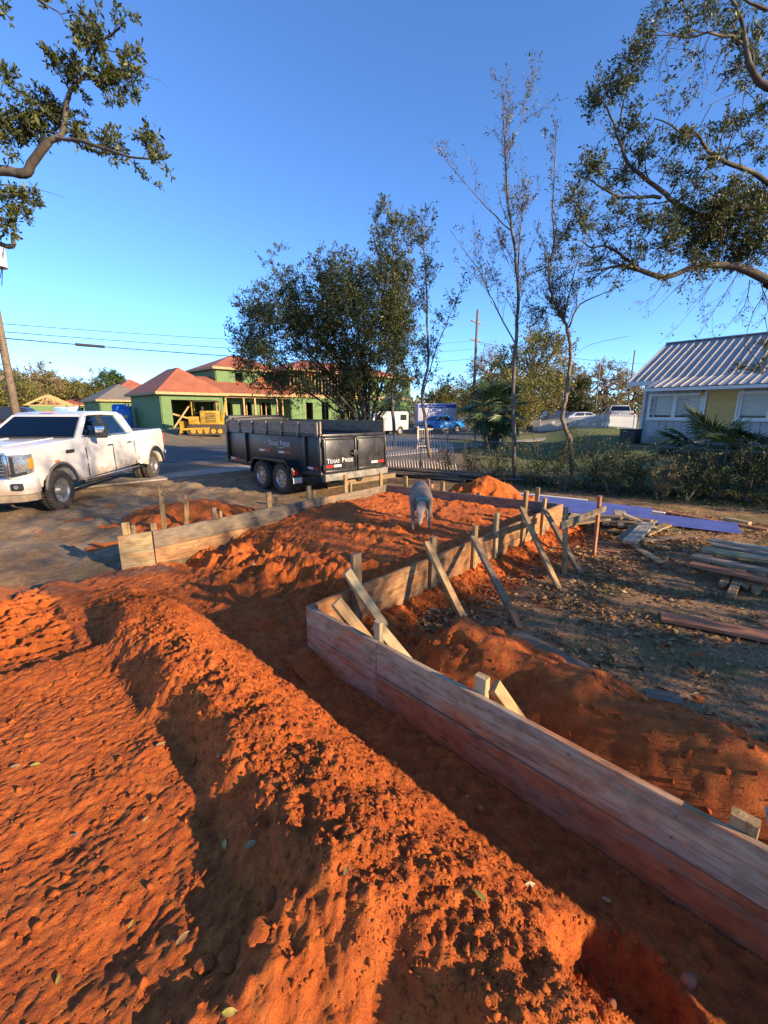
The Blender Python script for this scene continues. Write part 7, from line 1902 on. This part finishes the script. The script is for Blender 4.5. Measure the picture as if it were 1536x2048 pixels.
for a in ((' yellow leaf at the foot of the ridge by its shadow edge', 450, 1693, .1, .05, YL, -1.2), ('grey-green leaf pair in the ridge shadow', 500, 1682, .15, .06, GL, .6), ('grey leaf on the sunlit packed dirt', 292, 1643, .1, .035, GL, 1.2), ('dull purple leaf lying in the packed dirt', 152, 1673, .1, .03, (.17, .11, .13), .2), ('yellow-green leaf below the heaved dirt', 263, 1852, .1, .032, OL, 1.4), ('dark green leaf in the shadow left of the slabs', 366, 1882, .1, .055, (.16, .09, .03), 1.0), ('olive leaf at the bottom left', 117, 1962, .1, .035, OL, 1.9), ('golden leaf at the very bottom edge', 460, 2030, .12, .05, YL, .1), ('pale grey-blue leaf on the ridge', 1063, 1738, .3, .05, BL, .1), ('narrow green leaf on the lit ridge', 958, 1805, .35, .06, OL, 2.2), ('dull green leaf in the trench near the form', 1210, 1818, .15, .04, GL, -.4), ('long brown leaf left on the packed dirt', 72, 1532, .1, .05, YL, .3), ('grey leaf beside the long brown leaf', 32, 1537, .1, .05, GL, .2), ('grey leaf at the shadow edge of the cut face', 322, 1492, .15, .05, GL, .5), ('small grey leaf high on the cut face', 440, 1505, .2, .045, GL, 1.2), ('grey leaf in the shaded part of the pad', 510, 1143, .3, .07, BL, .6), ('dark leaf on the ridge right of the cut face', 692, 1752, .3, .045, (.16, .10, .03), 1.3), ('small grey leaf high on the right dirt heap', 1163, 1346, .3, .035, BL, .4)):
    if 'heap' in a[0]: continue
    leaf(a[0].strip(), *a[1:])
# ================================================================== dog sniffing the dirt
def dog():
    p = PZ(842, 1052, .28); z0 = dz_at(p.x, p.y); p = PZ(842, 1052, z0); z0 = dz_at(p.x, p.y)
    root = thing('dog', 'grey short-haired dog with teal collar sniffing the red dirt, facing the camera', 'dog', (p.x, p.y, z0), radians(-93))
    # local: +X forward (towards the camera), +Y left, Z up
    V = []; E = []; R = []
    def v(x, y, z, r, r2=None): V.append((x, y, z)); R.append((r, r2 or r)); return len(V) - 1
    def chain(ids):
        for a, b in zip(ids[:-1], ids[1:]): E.append((a, b))
    pel = v(-.66, 0, .56, .095, .10); loin = v(-.47, 0, .565, .082, .095); rib = v(-.27, 0, .535, .105, .135); sh = v(-.07, 0, .525, .10, .135); chest = v(.02, 0, .47, .082, .10)
    n1 = v(.12, 0, .475, .080); n2 = v(.195, -.008, .415, .066); hd = v(.255, -.015, .345, .074, .070); st = v(.295, -.022, .27, .052, .048); mz = v(.325, -.032, .205, .040, .036); nose = v(.342, -.038, .160, .030, .028)
    chain([pel, loin, rib, sh, chest, n1, n2, hd, st, mz, nose])
    t0 = v(-.74, 0, .57, .03); t1 = v(-.82, 0, .50, .018); t2 = v(-.86, .01, .40, .013); t3 = v(-.87, .02, .31, .008); chain([pel, t0, t1, t2, t3])
    for s, fx in ((1, -.02), (-1, .10)):
        a = v(-.03, s * .115, .46, .068); b = v(-.06 + fx * .3, s * .125, .30, .043); c = v(-.01 + fx, s * .125, .155, .027); d = v(.0 + fx, s * .125, .055, .024); e = v(.045 + fx, s * .125, .022, .026, .018); chain([sh, a, b, c, d, e])
    for s, fx in ((1, .0), (-1, .10)):
        a = v(-.63 + fx * .3, s * .10, .46, .080); b = v(-.53 + fx, s * .12, .32, .048); c = v(-.68 + fx, s * .12, .19, .028); d = v(-.655 + fx, s * .12, .06, .023); e = v(-.61 + fx, s * .12, .022, .026, .018); chain([pel, a, b, c, d, e])
    for s in (1, -1):
        a = v(.225, -.015 + s * .060, .385, .024); b = v(.245, -.018 + s * .100, .335, .038, .013); c = v(.275, -.02 + s * .108, .265, .032, .010); d = v(.295, -.022 + s * .098, .215, .014, .006); chain([hd, a, b, c, d])
    me = bpy.data.meshes.new('body'); me.from_pydata(V, E, []); o = link('body', me, None, root)
    sk = o.modifiers.new('skin', 'SKIN'); sk.use_smooth_shade = True
    if not me.skin_vertices: me.skin_vertices.new()
    for i, r in enumerate(R): me.skin_vertices[0].data[i].radius = r
    me.skin_vertices[0].data[0].use_root = True
    sb = o.modifiers.new('sub', 'SUBSURF'); sb.levels = 2; sb.render_levels = 2
    t = NT('dog_coat'); c_ = t.coord('Object'); n = t.noise(c_, 7, 6, .65); n2 = t.noise(t.coord('Object', (30, 60, 60)), 6, 3)
    col = t.ramp(n, [(.3, (.15, .105, .075)), (.7, (.27, .20, .145))]); sx_ = t.n('ShaderNodeSeparateXYZ'); t.l(c_, sx_.inputs[0])
    ab = t.n('ShaderNodeMath', operation='ABSOLUTE'); t.l(sx_.outputs['Y'], ab.inputs[0])
    face = t.ramp(sx_.outputs['X'], [(.22, (0, 0, 0)), (.29, (.75, .75, .75))]); col = t.mix(face, col, (.40, .30, .21))
    fx_ = t.n('ShaderNodeMath', operation='GREATER_THAN'); t.l(sx_.outputs['X'], fx_.inputs[0]); fx_.inputs[1].default_value = .19
    ear = t.n('ShaderNodeMath', operation='GREATER_THAN'); t.l(ab.outputs[0], ear.inputs[0]); ear.inputs[1].default_value = .082
    em = t.n('ShaderNodeMath', operation='MULTIPLY'); t.l(fx_.outputs[0], em.inputs[0]); t.l(ear.outputs[0], em.inputs[1])
    col = t.mix(em.outputs[0], col, (.075, .055, .045))
    me.materials.append(t.fin(col, .72, t.bump(n2, .5, .004)))
    t.b.inputs['Sheen Weight'].default_value = .1
    # collar round the neck
    ax = (Vector((.195, -.008, .415)) - Vector((.12, 0, .475))).normalized(); cc = Vector((.152, -.003, .45)); u = Vector((0, 1, 0)); w = ax.cross(u).normalized()
    MB().tube([cc + (u * cos(2 * pi * k / 20) + w * sin(2 * pi * k / 20)) * .080 for k in range(21)], .013, 6, False).build('collar', simple('collar_teal', (.03, .30, .26), .5), root, None, smooth=True)
    for s in (1, -1):
        bm = MB().lathe([(.001, -.009), (.007, -.006), (.009, 0), (.007, .006), (.001, .009)], (.305, -.022 + s * .050, .318), 'y', 10).build('eye', simple('dog_eye', (.02, .015, .01), .1), root, None, smooth=True)
    MB().lathe([(.002, -.012), (.014, -.008), (.018, 0), (.013, .008), (.002, .011)], (.362, -.040, .158), 'x', 12).build('nose', simple('dog_nose', (.05, .04, .04), .35), root, None, smooth=True)
dog()

# ================================================================== neighbours that stand out of view on the sunny side and shade the yard
def shade_tree(label, seed, x, y, h, w, n, dens=16, zlo=.3, size=.11):
    T = Tree(seed); z = gz(x, y); b = np.array((x, y, z)); tr = np.array([b - (0, 0, .2), b + (.1, 0, h * .3), b + (-.1, .1, h * .75)]); T.add(tr, .03 * h + .05, .05)
    for k in range(n):
        o = T.r.normal(size=3); o /= np.linalg.norm(o); rr_ = T.r.uniform(.3, 1) ** .5
        c = b + np.array((o[0] * w * rr_, o[1] * w * rr_, h * (zlo + (1 - zlo) * (.5 + .5 * o[2] * rr_))))
        s0 = tr[1] + (tr[2] - tr[1]) * T.r.uniform(0, 1); T.add(np.array([s0, (s0 + c) / 2 + T.r.normal(0, .1, 3), c]), .03, .01)
        T.clump(c, w * T.r.uniform(.25, .42), 14, dens, None, (.35, .8), .006)
    return T.build('oak_tree', label, 'tree', tuple(b), BARKD, LF_OAKD, size, .5, 'oaks out of view on the right', jitter=.08)

for i, (x, y, h, w, n, lab) in enumerate(((9.0, -3.6, 3.0, 1.0, 26, 'bushy young oak farthest behind the viewer on the right'), (9.2, -1.8, 4.0, 1.2, 44, 'second bushy young oak out of view on the right'), (9.0, -.3, 3.5, 1.15, 38, 'third bushy young oak out of view on the right'), (9.4, 1.4, 2.9, 1.1, 30, 'fourth bushy young oak out of view on the right'), (9.2, 2.9, 2.4, 1.0, 28, 'fifth bushy young oak out of view on the right'), (13.4, 6.6, 4.8, 1.5, 34, 'tall young oak out of view beside the right oak trunk'), (16.5, 7.5, 6.0, 2.0, 36, 'oak out of view before the front corner of the grey house'))):
    shade_tree(lab, 300 + i, x, y, h, w, n, 15, .06 if h < 4 else .15)

shade_tree('tall open-crowned oak out of view on the right, throwing dappled shade', 320, 10.6, .2, 8.2, 2.3, 18, 16, .52)
shade_tree('second tall open-crowned oak out of view, farther behind on the right', 321, 16.0, -4.5, 9.5, 2.6, 18, 16, .55)
